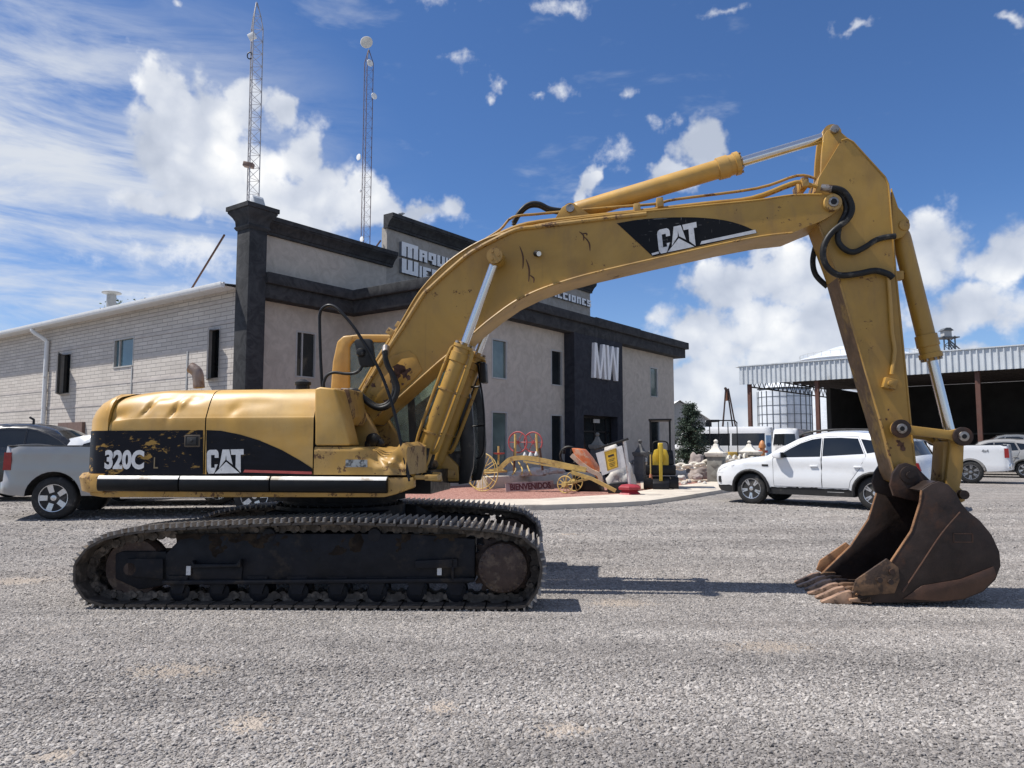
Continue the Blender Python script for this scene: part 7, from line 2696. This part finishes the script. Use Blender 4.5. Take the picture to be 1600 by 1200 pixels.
for (px, py) in ((820, 713), (829, 713), (838, 712)):
    c = g3(px, py, -0.1)
    MB().lathe(c, (0, 0, 1), [(0, 0.05), (0.03, 0.055), (0.09, 0.03), (0.12, 0.02)], 10).build('bearing_cap', M_WHITEP, gr)
# blade lettered BIENVENIDOS
A, B = g3(791, 767.5, -0.7), g3(866, 760, 0.25)
A.z = ZB_ + 0.02
B.z = ZB_ + 0.06
hgt = 0.24
d = (B - A).normalized()
nn = Vector((d.y, -d.x, 0))
tilt = Vector((0, 0, 1)) * hgt - nn * 0.05
bl = MB()
rows = []
for p in (A, B):
    rows.append([p, p - nn * 0.03, p - nn * 0.03 + tilt, p + tilt])
bl.loft(rows)
bl.build('blade', mat('dusty_pink_steel', (0.36, 0.27, 0.255), 0.7, var=0.15, vscale=5, grime=(0.22, 0.13, 0.11), gamount=0.3), gr)
lo = lettering('BIENVENIDOS', 0.235, 0.006, mat('maroon_letter', (0.10, 0.018, 0.022), 0.6), gr, A + nn * 0.006 + tilt * 0.17 + d * 0.12, offset=0.008, sx=1.0, name='blade_lettering')
xv = d
zv_ = tilt.normalized()
yv_ = zv_.cross(xv)
lo.rotation_euler = Matrix((xv, yv_, zv_)).transposed().to_euler()
ln = max(v.co.x for v in lo.data.vertices)
sc_ = ((B - A).length - 0.22) / ln
lo.scale = (sc_, 1, 1)

# orange implement behind the tongue
I = Frame(1.9, 21.8, -18)
im = thing('orange_implement', 'sun-faded orange skid implement leaning beside the antique grader', 'implement', (1.9, 21.8, 0), I.a)
i3 = lambda px, py, y=0.0: I.p3(px, py, y)
P_ = [i3(*p) for p in ((897, 700), (912, 702), (924, 716), (934, 731), (933, 741), (918, 733), (905, 720))]
MB().prism([(p.x, p.z) for p in P_], -0.35, 0.35).build('hood', M_ORANGE, im, bevel=0.03)
beam(spline([i3(893, 711, -0.4), i3(905, 722, -0.4), i3(922, 735, -0.4), i3(936, 742, -0.4), i3(939, 753, -0.4)], 3), 0.10, 0.12, 'arm', mat('pale_arm', (0.52, 0.40, 0.30), 0.6, var=0.2, grime=(0.5, 0.16, 0.06), gamount=0.3), im)
beam(spline([i3(916, 733, -0.3), i3(930, 738, -0.3), i3(938, 748, -0.3), i3(939, 758, -0.3)], 3), 0.10, 0.14, 'arm', mat('orange_arm', (0.58, 0.22, 0.04), 0.5, var=0.2), im)
c = i3(889, 712, 0.3)
MB().tube([(c.x + 0.26 * math.cos(a / 24 * 6.28), c.y, c.z + 0.26 * math.sin(a / 24 * 6.28)) for a in range(24)], 0.04, 6, closed=True).build('wheel', M_RUBBER, im)
for px in (880, 893, 900):
    MB().cyl(i3(px, 709, 0.2), i3(px + 1, 702, 0.2), 0.05, n=10).build('cap', M_RUBBER, im)
MB().prism([(i3(898, 742).x, ZB_), (i3(898, 742).x, i3(898, 742).z), (i3(935, 748).x, i3(935, 748).z), (i3(940, 760).x, ZB_)], -0.3, 0.5).build('base', M_BLACK, im, bevel=0.02)
bb = thing('black_bucket', 'black digging bucket lying behind the red sign base', 'bucket', (ground_at(958, 768).x, 20.9, ZB_), R(-14))
MB().prism([(-0.32, 0), (0.36, 0), (0.36, 0.05), (0.20, 0.30), (-0.28, 0.26), (-0.36, 0.16)], -0.3, 0.3).build('shell', M_BLACK, bb, bevel=0.02)
MB().bx(-0.30, 0.28, -0.33, -0.30, 0.02, 0.22).build('side_plate', M_CLAD, bb)

# standing sign: white post on a red base, black arm, white board with a yellow notice
Q = Frame(ground_at(984, 779).x, 19.6, -12)
sg = thing('notice_sign', 'tilted white board with yellow notice hung from a white post on a red base', 'sign', (Q.o.x, Q.o.y, 0), Q.a)
q3 = lambda px, py, y=0.0: Q.p3(px, py, y)
MB().tube([q3(985, 765), q3(975.5, 688)], 0.048, 10).build('post', mat('rusty_white_post', (0.62, 0.60, 0.57), 0.6, var=0.1, grime=(0.28, 0.13, 0.06), gamount=0.25, gscale=4), sg)
MB().tube([q3(929, 702, -0.05), q3(982, 685.5, -0.05)], 0.03, 8).build('arm', M_BLACK, sg)
bp_ = [q3(*p, -0.05) for p in ((931, 708), (972, 696), (978, 729), (941, 743))]
MB().prism([(p.x, p.z) for p in bp_], -0.07, -0.04).build('board', mat('weathered_white_board', (0.62, 0.61, 0.60), 0.6, var=0.12, vscale=5), sg)
np_ = [q3(*p, -0.08) for p in ((944, 706), (963, 700), (966, 730), (949, 736))]
nb = MB().prism([(p.x, p.z) for p in np_], -0.082, -0.074).build('notice', mat('yellow_notice', (0.70, 0.42, 0.035), 0.5, var=0.1), sg)
fr_n = MB()
pp = [Vector((p.x, -0.084, p.z)) for p in np_]
cpt = sum(pp, Vector()) / 4
fr_n.tube([cpt + (p - cpt) * 0.93 for p in pp], 0.006, 4, closed=True)
for k, (t, l0, l1, hh) in enumerate(((0.30, 0.25, 0.75, 0.05), (0.48, 0.2, 0.8, 0.012), (0.56, 0.3, 0.72, 0.012), (0.68, 0.22, 0.8, 0.012), (0.76, 0.25, 0.75, 0.012), (0.84, 0.3, 0.7, 0.012))):
    a = pp[0].lerp(pp[3], t)
    b = pp[1].lerp(pp[2], t)
    fr_n.box(a.lerp(b, (l0 + l1) / 2), ((l1 - l0) * (b - a).length, 0.004, hh), Matrix.Rotation(-math.atan2(b.z - a.z, b.x - a.x), 3, 'Y'))
fr_n.build('notice_print', M_CLAD, nb)
base_c = q3(984, 770)
m = MB()
m.lathe((base_c.x, 0, ZB_ - 0.02), (0, 0, 1), [(0, 0.31), (0.05, 0.33), (0.12, 0.24), (0.16, 0.22), (0.18, 0.31), (0.24, 0.32), (0.30, 0.24), (0.32, 0.06)], 6)
m.build('base', mat('faded_red_plastic', (0.30, 0.022, 0.035), 0.55, var=0.2), sg)


def rock(name, label, c, r, seed, material, parent=None, sx=1.0, sy=1.0, sz=1.0):
    bm = bmesh.new()
    bmesh.ops.create_icosphere(bm, subdivisions=4, radius=1.0)
    for v in bm.verts:
        d = 1 + 0.35 * noise.noise(v.co * 1.3 + Vector((seed, 0, 0))) + 0.12 * noise.noise(v.co * 4 + Vector((0, seed, 0))) + 0.05 * noise.noise(v.co * 11)
        v.co = Vector((v.co.x * d * r * sx, v.co.y * d * r * sy, max(-0.4 * r, v.co.z * d * r * sz)))
    me = bpy.data.meshes.new(name)
    bm.to_mesh(me)
    bm.free()
    me.polygons.foreach_set('use_smooth', [True] * len(me.polygons))
    me.materials.append(material)
    o = link(name, me, parent, c)
    if label:
        tag(o, label, 'rock')
    return o


M_WROCK = mat('white_rock', (0.52, 0.495, 0.455), 0.9, var=0.15, vscale=3, grime=(0.42, 0.37, 0.31), gamount=0.3, gscale=3, bumps=0.5, bscale=8)
M_PROCK = mat('pinkish_rock', (0.31, 0.265, 0.245), 0.9, var=0.25, vscale=3, bumps=0.6, bscale=8)
c = at_depth(958, 697, 22.3)
rock('rock', 'tall pale boulder standing behind the tilted notice sign', (c.x, 22.6, 0.92), 0.34, 2.0, M_WROCK, None, 0.95, 0.8, 2.3)
c = at_depth(975, 745, 21.6)
rock('rock', 'rough pale boulder at the foot of the notice post', (c.x - 0.05, 21.8, 0.55), 0.42, 5.0, M_WROCK, None, 0.95, 0.8, 1.2)
c = at_depth(1095, 730, 28)
rock('rock', 'pinkish boulder left of the patterned stone post', (c.x, 28.0, 0.50), 0.40, 9.0, M_PROCK, None, 1.2, 0.9, 0.9)
c = at_depth(1098, 712, 29.5)
rock('rock', 'tall pinkish boulder behind the chain', (c.x, 30.5, 0.65), 0.42, 12.0, M_PROCK, None, 0.9, 0.9, 1.4)
rnd = random.Random(21)
for k in range(9):
    g = ground_at(1045 + k * 8, 757 + rnd.uniform(-5, 6))
    o = rock('stone', None, (g.x, g.y, 0.30), rnd.uniform(0.06, 0.13), 30 + k, M_WROCK)
    tag(o, 'small pale stone, ' + ['first', 'second', 'third', 'fourth', 'fifth', 'sixth', 'seventh', 'eighth', 'ninth'][k] + ' from the mini excavator along the sandy strip', 'stone', 'pale stones on the sandy strip')

WORDS = ['leftmost', 'second from the left', 'third from the left', 'fourth from the left', 'rightmost']
for k, (px, py) in enumerate(((803, 741), (818, 740), (836, 739), (852, 738), (868, 736))):
    c = at_depth(px, py, 24.2)
    o = rock('stone', None, (c.x, 24.2, c.z), 0.16 + 0.04 * (k % 3), 50 + k, M_WROCK, None, 1.4, 0.9, 0.7)
    tag(o, 'pale flat stone behind the lettered grader blade, ' + WORDS[k], 'stone', 'pale stones behind the lettered blade')
for k, (px, py, Y, r_) in enumerate(((1142, 716, 29.5, 0.24), (1152, 720, 30.0, 0.2), (1162, 712, 31.0, 0.25), (1090, 741, 27.0, 0.16), (1064, 742, 26.5, 0.13))):
    c = at_depth(px, py, Y)
    o = rock('stone', None, (c.x, Y, 0.42), r_, 70 + k, M_PROCK if k % 2 else M_WROCK, None, 1.2, 1.0, 0.9)
    tag(o, ['pale stone just right of the patterned stone post', 'pinkish stone between the two white-capped posts', 'pale stone just left of the farther white-capped post', 'small pinkish stone left of the patterned post under the chain', 'small pale stone right behind the mini excavator'][k], 'stone')
# mini excavator, seen head-on
E_ = Frame(at_depth(1033, 768, 22.9).x, 22.9, -11)
mx = thing('mini_excavator', 'small yellow and black mini excavator with tall canopy frame facing the yard', 'excavator', (E_.o.x, E_.o.y, ZB_), E_.a)
k = 22.9 / F_PX
xx = lambda px: (px - 1033) * k
zz_ = lambda py: at_depth(1033, py, 22.9).z - ZB_
for s in (-1, 1):
    m = MB()
    pr = []
    for i in range(20):
        a = 2 * PI * i / 20
        pr.append(((0.62 if math.cos(a) > 0 else -0.62) + 0.17 * math.cos(a), 0.17 + 0.17 * math.sin(a)))
    m.prism(pr, s * 0.29, s * 0.50, 'x')
    tr = m.build('track', M_RUBBER, mx)
    m = MB()
    for i in range(22):
        m.bx(min(s * 0.285, s * 0.505), max(s * 0.285, s * 0.505), -0.80 + i * 0.075, -0.765 + i * 0.075, 0.335, 0.352)
    m.build('track_lug', M_RUBBER, tr)
MB().bx(-0.27, 0.27, -0.5, 0.5, 0.15, 0.36).build('undercarriage', M_BLACK, mx, bevel=0.02)
MB().bx(-0.44, 0.44, -0.55, 0.70, 0.42, 0.72).build('platform', M_BLACK, mx, bevel=0.04)
MB().loft([[(-0.40, -0.42, 0.72), (0.40, -0.42, 0.72), (0.40, 0.65, 0.72), (-0.40, 0.65, 0.72)], [(-0.36, -0.30, zz_(703)), (0.36, -0.30, zz_(703)), (0.36, 0.6, zz_(703)), (-0.36, 0.6, zz_(703))]]).build('hood', M_BLACK, mx, bevel=0.05)
for s in (-1, 1):
    MB().prism([(s * 0.06, zz_(727)), (s * 0.23, zz_(728)), (s * 0.235, zz_(712)), (s * 0.18, zz_(703)), (s * 0.06, zz_(701))], -0.52, -0.43).build('front_panel', mat('bright_yellow_panel', (0.55, 0.38, 0.03), 0.4), mx, bevel=0.02)
MB().tube(spline([(-0.22, -0.40, zz_(708)), (-0.22, -0.40, zz_(694)), (-0.12, -0.40, zz_(690)), (0.12, -0.40, zz_(690)), (0.22, -0.40, zz_(694)), (0.22, -0.40, zz_(708))], 4), 0.022, 6).build('hand_rail', M_BLACK, mx)
for s in (-1, 1):
    for yy in (-0.30, 0.55):
        MB().cyl((s * 0.29, yy, 0.72), (s * 0.29, yy, zz_(657)), 0.024, n=8).build('canopy_post', M_BLACK, mx)
MB().bx(-0.34, 0.34, -0.42, 0.66, zz_(658), zz_(655)).build('canopy_roof', M_BLACK, mx, bevel=0.015)
bmz = (zz_(694), zz_(712))
ar_ = mat('bright_yellow_panel', (0.62, 0.42, 0.03), 0.4)
MB().loft([[(-0.09, -0.55, 0.80), (0.09, -0.55, 0.80), (0.09, -0.45, 1.0), (-0.09, -0.45, 1.0)], [(-0.07, -1.05, zz_(697)), (0.07, -1.05, zz_(697)), (0.07, -1.0, zz_(692)), (-0.07, -1.0, zz_(692))]]).build('boom', ar_, mx, bevel=0.015)
MB().loft([[(-0.055, -1.12, zz_(693)), (0.055, -1.12, zz_(693)), (0.055, -1.0, zz_(693)), (-0.055, -1.0, zz_(693))], [(-0.045, -1.05, zz_(752)), (0.045, -1.05, zz_(752)), (0.045, -0.95, zz_(752)), (-0.045, -0.95, zz_(752))]]).build('dipper', ar_, mx, bevel=0.015)
MB().cyl((0, -0.93, zz_(745)), (0, -0.95, zz_(715)), 0.03).build('ram', M_CHROME, mx)
MB().prism([(-1.15, 0.22), (-1.18, 0.04), (-1.05, 0.0), (-0.85, 0.03), (-0.80, 0.25), (-0.95, 0.33)], -0.23, 0.23, 'x').build('bucket', M_BLACK, mx, bevel=0.015)
MB().bx(-0.5, 0.5, -0.95, -0.9, 0.05, 0.32).build('dozer_blade', M_BLACK, mx, bevel=0.01)
# traffic cone
g = ground_at(1010, 766)
cn = thing('traffic_cone', 'faded orange traffic cone beside the mini excavator', 'cone', (g.x, 22.4, 0.27))
MB().lathe((0, 0, 0.03), (0, 0, 1), [(0, 0.115), (0.40, 0.035), (0.42, 0.03)], 20).build('cone_body', mat('faded_cone', (0.45, 0.17, 0.09), 0.7, var=0.15), cn)
MB().bx(-0.14, 0.14, -0.14, 0.14, 0, 0.03).build('foot', mat('faded_cone', (0.45, 0.17, 0.09), 0.7), cn)
MB().cyl((0, 0, 0.4), (0.0, 0, 1.02), 0.02, n=8).build('stake', M_AYEL, cn)

# ------------------------------------------------------------------ stone posts with chain
M_POSTC = mat('carved_grey_stone', (0.20, 0.195, 0.175), 0.9, var=0.18, vscale=5, bumps=0.4, bscale=14)
M_CAP = mat('whitewashed_cap', (0.64, 0.61, 0.55), 0.85, var=0.12, vscale=5, grime=(0.4, 0.36, 0.3), gamount=0.2)
M_POSTD = mat('dark_grey_stone', (0.10, 0.10, 0.10), 0.9, var=0.2, vscale=5, bumps=0.3)


def post(px, top, base, Y, w_px, label, pm, cm):
    a = at_depth(px, base, Y)
    kk = Y / F_PX
    w_ = w_px * kk / 2
    z1 = at_depth(px, top, Y).z
    r = thing('stone_post', label, 'post', (a.x, Y, 0.2), W.a + R(6))
    H_ = z1 - 0.2
    MB().bx(-w_ * .78, w_ * .78, -w_ * .78, w_ * .78, 0, H_ - 0.62).build('shaft', pm, r, bevel=0.015)
    for fx in (0, 1):
        for kq in range(2):
            zc_ = (H_ - 0.62) * (0.36 + 0.36 * kq)
            d_ = w_ * 0.42
            if fx == 0:
                MB().prism([(-d_, zc_), (0, zc_ - d_ * .8), (d_, zc_), (0, zc_ + d_ * 1.1)], -w_ * .78 - 0.02, -w_ * .78 + 0.01).build('diamond_panel', pm, r, bevel=0.008)
            else:
                MB().prism([(-d_, zc_), (0, zc_ - d_ * .8), (d_, zc_), (0, zc_ + d_ * 1.1)], -w_ * .78 - 0.02, -w_ * .78 + 0.01, 'x').build('diamond_panel', pm, r, bevel=0.008)
    cz = H_ - 0.62
    m = MB()
    m.loft([[(-h, -h, z), (h, -h, z), (h, h, z), (-h, h, z)] for z, h in ((cz, w_ * .86), (cz + 0.08, w_ * .98), (cz + 0.14, w_ * .98), (cz + 0.16, w_ * .72), (cz + 0.20, w_ * .58), (cz + 0.34, w_ * .30), (cz + 0.44, w_ * .20), (cz + 0.46, w_ * .1))])
    m.build('cap', cm, r)
    m = MB().lathe((0, 0, cz + 0.45), (0, 0, 1), [(0, 0.03), (0.05, 0.07), (0.10, 0.08), (0.14, 0.05), (0.16, 0.01)], 12)
    m.build('finial', cm, r)
    return Vector((a.x, Y, 0.2 + cz - 0.15))


p1 = post(1001, 686, 745, 27.8, 20, 'dark grey stone post with pyramid cap behind the mini excavator', M_POSTD, M_POSTD)
p0 = post(934, 675, 740, 28.2, 22, 'dark stone post with pyramid cap in front of the entrance', M_POSTD, M_POSTC)
p2 = post(1120, 686, 757, 26.9, 30, 'patterned grey stone post with white cap nearest the white SUV hood', M_POSTC, M_CAP)
p3 = post(1172, 688, 745, 32.5, 34, 'grey stone post with white cap partly behind the white SUV hood', M_POSTC, M_CAP)


def chain(a, b, sag, n, label, material, r=0.035, L_=0.16):
    t = thing('chain', label, 'chain', (a.x, a.y, a.z))
    mesh = None
    for i in range(n):
        s0 = (i + 0.5) / n
        p = a.lerp(b, s0) - Vector((0, 0, sag * 4 * s0 * (1 - s0)))
        s1 = s0 + 0.01
        q = a.lerp(b, s1) - Vector((0, 0, sag * 4 * s1 * (1 - s1)))
        d = (q - p).normalized()
        if mesh is None:
            k_ = 16
            half = (b - a).length / n * 0.72
            o = MB().tube([((half - 0.0) * math.cos(2 * PI * j / k_), half * 0.62 * math.sin(2 * PI * j / k_), 0) for j in range(k_)], r, 7, closed=True).build('link', material, t)
            mesh = o.data
        else:
            o = link('link', mesh, t)
        side = d.cross(Vector((0, 0, 1))).normalized()
        up = side.cross(d)
        roll = 0.35 if i % 2 else 1.75
        u, w = side * math.cos(roll) + up * math.sin(roll), -side * math.sin(roll) + up * math.cos(roll)
        o.matrix_local = Matrix.Translation(p - a) @ Matrix((d, u, w)).transposed().to_4x4()
    return t


M_CHAINW = mat('white_chain', (0.64, 0.60, 0.52), 0.8, var=0.15, vscale=7)
M_CHAIND = mat('grey_chain', (0.20, 0.20, 0.20), 0.7, var=0.2)
chain(p1, p2, 0.22, 12, 'thick white chain slung from the dark post to the patterned post', M_CHAINW, 0.05)
chain(p2, p3, 0.10, 12, 'thick white chain between the two white-capped posts', M_CHAINW, 0.055)
chain(p0, p1, 0.25, 10, 'thick grey chain in front of the entrance', M_CHAIND, 0.035)

# ------------------------------------------------------------------ machine with canopy bars, hoist frame, blue panel
c = at_depth(1132, 700, 31)
tr_ = thing('canopy_machine', 'compact machine whose black canopy bars rise behind the white-capped posts', 'tractor', (c.x, 31, 0.2), R(5))
k31 = 31 / F_PX
zt_ = at_depth(1132, 657, 31).z - 0.2
for px in (1109.5, 1124, 1139, 1153.5):
    MB().cyl(((px - 1132) * k31, 0.0, 0.9), ((px - 1132) * k31 - 0.02, 0.0, zt_ - 0.05), 0.022, n=8).build('canopy_post', M_BLACK, tr_)
MB().bx(-22.5 * k31, -8 * k31, -0.1, 0.5, zt_ - 0.06, zt_ + 0.03).build('canopy_pad', M_BLACK, tr_, bevel=0.02)
MB().tube([(-9 * k31, 0, zt_), (18 * k31, 0, zt_ + 0.0), (21.5 * k31, 0, zt_ - 0.12)], 0.025, 8).build('canopy_bar', M_BLACK, tr_)
MB().bx(-0.6, 0.62, -0.3, 0.9, 0.35, 0.95).build('chassis', M_BLACK, tr_, bevel=0.05)
MB().bx(0.05, 0.42, -0.36, 0.2, 0.72, 1.12).build('engine_hood', mat('ochre_panel', (0.42, 0.27, 0.05), 0.5), tr_, bevel=0.05)
for s in (-1, 1):
    MB().lathe((s * 0.62, 0.1, 0.36), (1, 0, 0), [(-0.1, 0.1), (-0.1, 0.34), (0.1, 0.34), (0.1, 0.1)], 24).build('wheel', M_TYRE, tr_)
c = at_depth(1140, 690, 58)
M_HOIST = mat('dark_brown_steel', (0.045, 0.026, 0.022), 0.7, var=0.3)
ho = thing('hoist_frame', 'tall dark steel hoist frame standing behind the minibus', 'hoist', (c.x, 58, 0.2))
k58 = 58 / F_PX
ztop = at_depth(1140, 608, 58).z - 0.2
for (pt, pb, y0, y1) in ((1133, 1119, -0.5, -1.5), (1137, 1148, -0.5, -1.5), (1141, 1134, 0.8, 1.8), (1143, 1160, 0.8, 1.8)):
    MB().cyl(((pt - 1140) * k58, y0, ztop), ((pb - 1140) * k58 + (pb - pt) * 0.01, y1, 0), 0.06, n=8).build('hoist_leg', M_HOIST, ho)
MB().tube([(-8 * k58, -0.6, ztop), (4 * k58, 0.9, ztop - 0.15)], 0.11, 8).build('top_beam', M_HOIST, ho)
MB().cyl((-3 * k58, 0, ztop), (-3 * k58, 0, ztop - 0.9), 0.10, n=8).build('hoist_block', mat('rust_red_block', (0.28, 0.12, 0.06), 0.7), ho)
c = at_depth(1201, 692, 36)
bs = thing('blue_panel_sign', 'narrow upright blue and white panel at the end of the minibus', 'sign', (c.x, 36, 0.2), R(6))
z1_ = at_depth(1201, 680, 36).z - 0.2
MB().bx(-0.13, 0.13, -0.02, 0.02, 0.5, z1_).build('panel', mat('pale_blue_panel', (0.26, 0.42, 0.60), 0.5, var=0.15), bs)
MB().lathe((0, -0.02, z1_ - 0.45), (0, -1, 0), [(0, 0.10), (0.01, 0.10), (0.011, 0.02)], 16).build('emblem', mat('deep_blue_mark', (0.03, 0.10, 0.26), 0.5), bs)
for s in (-1, 1):
    MB().cyl((s * 0.1, 0, 0), (s * 0.1, 0, 0.52), 0.02, n=6).build('leg', M_BLACK, bs)
c = at_depth(1191, 700, 34)
rp2 = thing('painted_hydrant', 'small red and orange painted hydrant right of the white-capped post', 'hydrant', (c.x, 34, 0.2))
zq = at_depth(1191, 688, 34).z - 0.2
MB().lathe((0, 0, 0), (0, 0, 1), [(0, 0.16), (0.1, 0.16), (0.12, 0.11), (zq - 0.35, 0.11), (zq - 0.33, 0.16), (zq - 0.25, 0.16), (zq - 0.05, 0.08), (zq, 0.03)], 16).build('barrel', mat('hydrant_orange', (0.48, 0.20, 0.07), 0.5, var=0.4, vscale=3), rp2)
MB().cyl((-0.22, -0.02, zq - 0.5), (0.22, -0.02, zq - 0.5), 0.06, n=10).build('outlet', M_ARED, rp2)

# ------------------------------------------------------------------ trees
def leaf_mat(name, c0, c1):
    m, nt, b, co = new_mat(name)
    geo = nt.nodes.new('ShaderNodeNewGeometry')
    n1 = noise_node(nt, co, 1.6, 4)
    c = mixc(nt, n1.step(0.35, 0.7), c0, c1)
    c = mixc(nt, Nd(nt, geo.outputs['Random Per Island']) * 0.5, c, tuple(x * 1.5 for x in c1))
    setc(nt, b, 'Base Color', c)
    b.inputs['Roughness'].default_value = 0.7
    b.inputs['Specular IOR Level'].default_value = 0.25
    return m


M_CONIF = leaf_mat('conifer_needles', (0.022, 0.036, 0.024), (0.06, 0.085, 0.06))
M_LEAF = leaf_mat('broad_leaves', (0.045, 0.075, 0.02), (0.095, 0.13, 0.035))
M_BARK = mat('bark', (0.10, 0.075, 0.055), 0.95, var=0.3, bumps=0.6, bscale=12)


def leaves(points, size, rnd, material, name, parent, droop=0.2, aspect=2.2):
    vs, fs = [], []
    for p in points:
        d = Vector((rnd.gauss(0, 1), rnd.gauss(0, 1), rnd.gauss(0, 0.7) - droop)).normalized()
        s = d.cross(Vector((rnd.gauss(0, 1), rnd.gauss(0, 1), rnd.gauss(0, 1)))).normalized()
        l = size * rnd.uniform(0.6, 1.4)
        w = l / aspect
        o = len(vs)
        vs += [p, p + d * l * 0.5 + s * w * 0.5, p + d * l, p + d * l * 0.5 - s * w * 0.5]
        fs.append((o, o + 1, o + 2, o + 3))
    m = MB()
    m.v, m.f = [tuple(v) for v in vs], fs
    return m.build(name, material, parent, fix=False, smooth_angle=10)


c = at_depth(1079, 700, 44)
cf = thing('conifer_tree', 'dark bushy conifer at the right end of the office building', 'tree', (c.x, 44, 0.2))
zt_ = at_depth(1079, 632, 44).z - 0.2
MB().tube([(0, 0, 0), (0.03, 0, zt_ * .5), (0, 0, zt_ * .95)], [0.14, 0.09, 0.02], 8).build('trunk', M_BARK, cf)
rnd = random.Random(17)
pts = []
limbs = MB()
for i in range(170):
    h = rnd.uniform(0.04, 0.98)
    a = rnd.uniform(0, 6.28)
    rad = (1 - h) ** 0.55 * 1.4 * rnd.uniform(0.65, 1.1)
    z0 = h * zt_
    tip = Vector((rad * math.cos(a), rad * math.sin(a), z0 + 0.15 * rnd.uniform(-0.5, 1.2)))
    limbs.tube([(0, 0, z0 - 0.1), tip * 0.6 + Vector((0, 0, z0 * 0.4 - 0.02)), tip], [0.025, 0.015, 0.006], 4)
    for j in range(70):
        t = rnd.uniform(0.25, 1.05)
        pts.append(Vector((0, 0, z0 * (1 - t))) + Vector((tip.x * t, tip.y * t, tip.z * t)) + Vector((rnd.gauss(0, 0.10), rnd.gauss(0, 0.10), rnd.gauss(0, 0.07))))
limbs.build('limbs', M_BARK, cf)
leaves(pts, 0.13, rnd, M_CONIF, 'crown', cf, 0.1, 2.4)


def broad(name, label, x, y, H_, r_, seed):
    t = thing(name, label, 'tree', (x, y, 0.2))
    rnd = random.Random(seed)
    MB().tube([(0, 0, 0), (0.1, 0.05, H_ * .3), (0, 0.1, H_ * .6)], [0.3, 0.22, 0.12], 8).build('trunk', M_BARK, t)
    pts = []
    lim = MB()
    for i in range(60):
        a, u = rnd.uniform(0, 6.28), rnd.uniform(-0.6, 1)
        s = math.sqrt(max(0, 1 - u * u))
        c = Vector((r_ * s * math.cos(a), r_ * s * math.sin(a), H_ - r_ * 0.75 + u * r_ * 0.75)) * 1.0
        c = Vector((c.x * rnd.uniform(0.6, 1.05), c.y * rnd.uniform(0.6, 1.05), c.z - rnd.uniform(0, 0.5)))
        lim.tube([(0, 0.1, H_ * .5), c * 0.6 + Vector((0, 0, H_ * 0.2)), c], [0.08, 0.04, 0.01], 4)
        for j in range(110):
            pts.append(c + Vector((rnd.gauss(0, 0.42), rnd.gauss(0, 0.42), rnd.gauss(0, 0.3))))
    lim.build('limbs', M_BARK, t)
    leaves(pts, 0.24, rnd, M_LEAF, 'crown', t, 0.15, 1.8)


c = at_depth(222, 466, 62)
broad('broadleaf_tree', 'green tree crown peeping over the workshop roof', c.x, 62, c.z - 0.45, 3.6, 4)
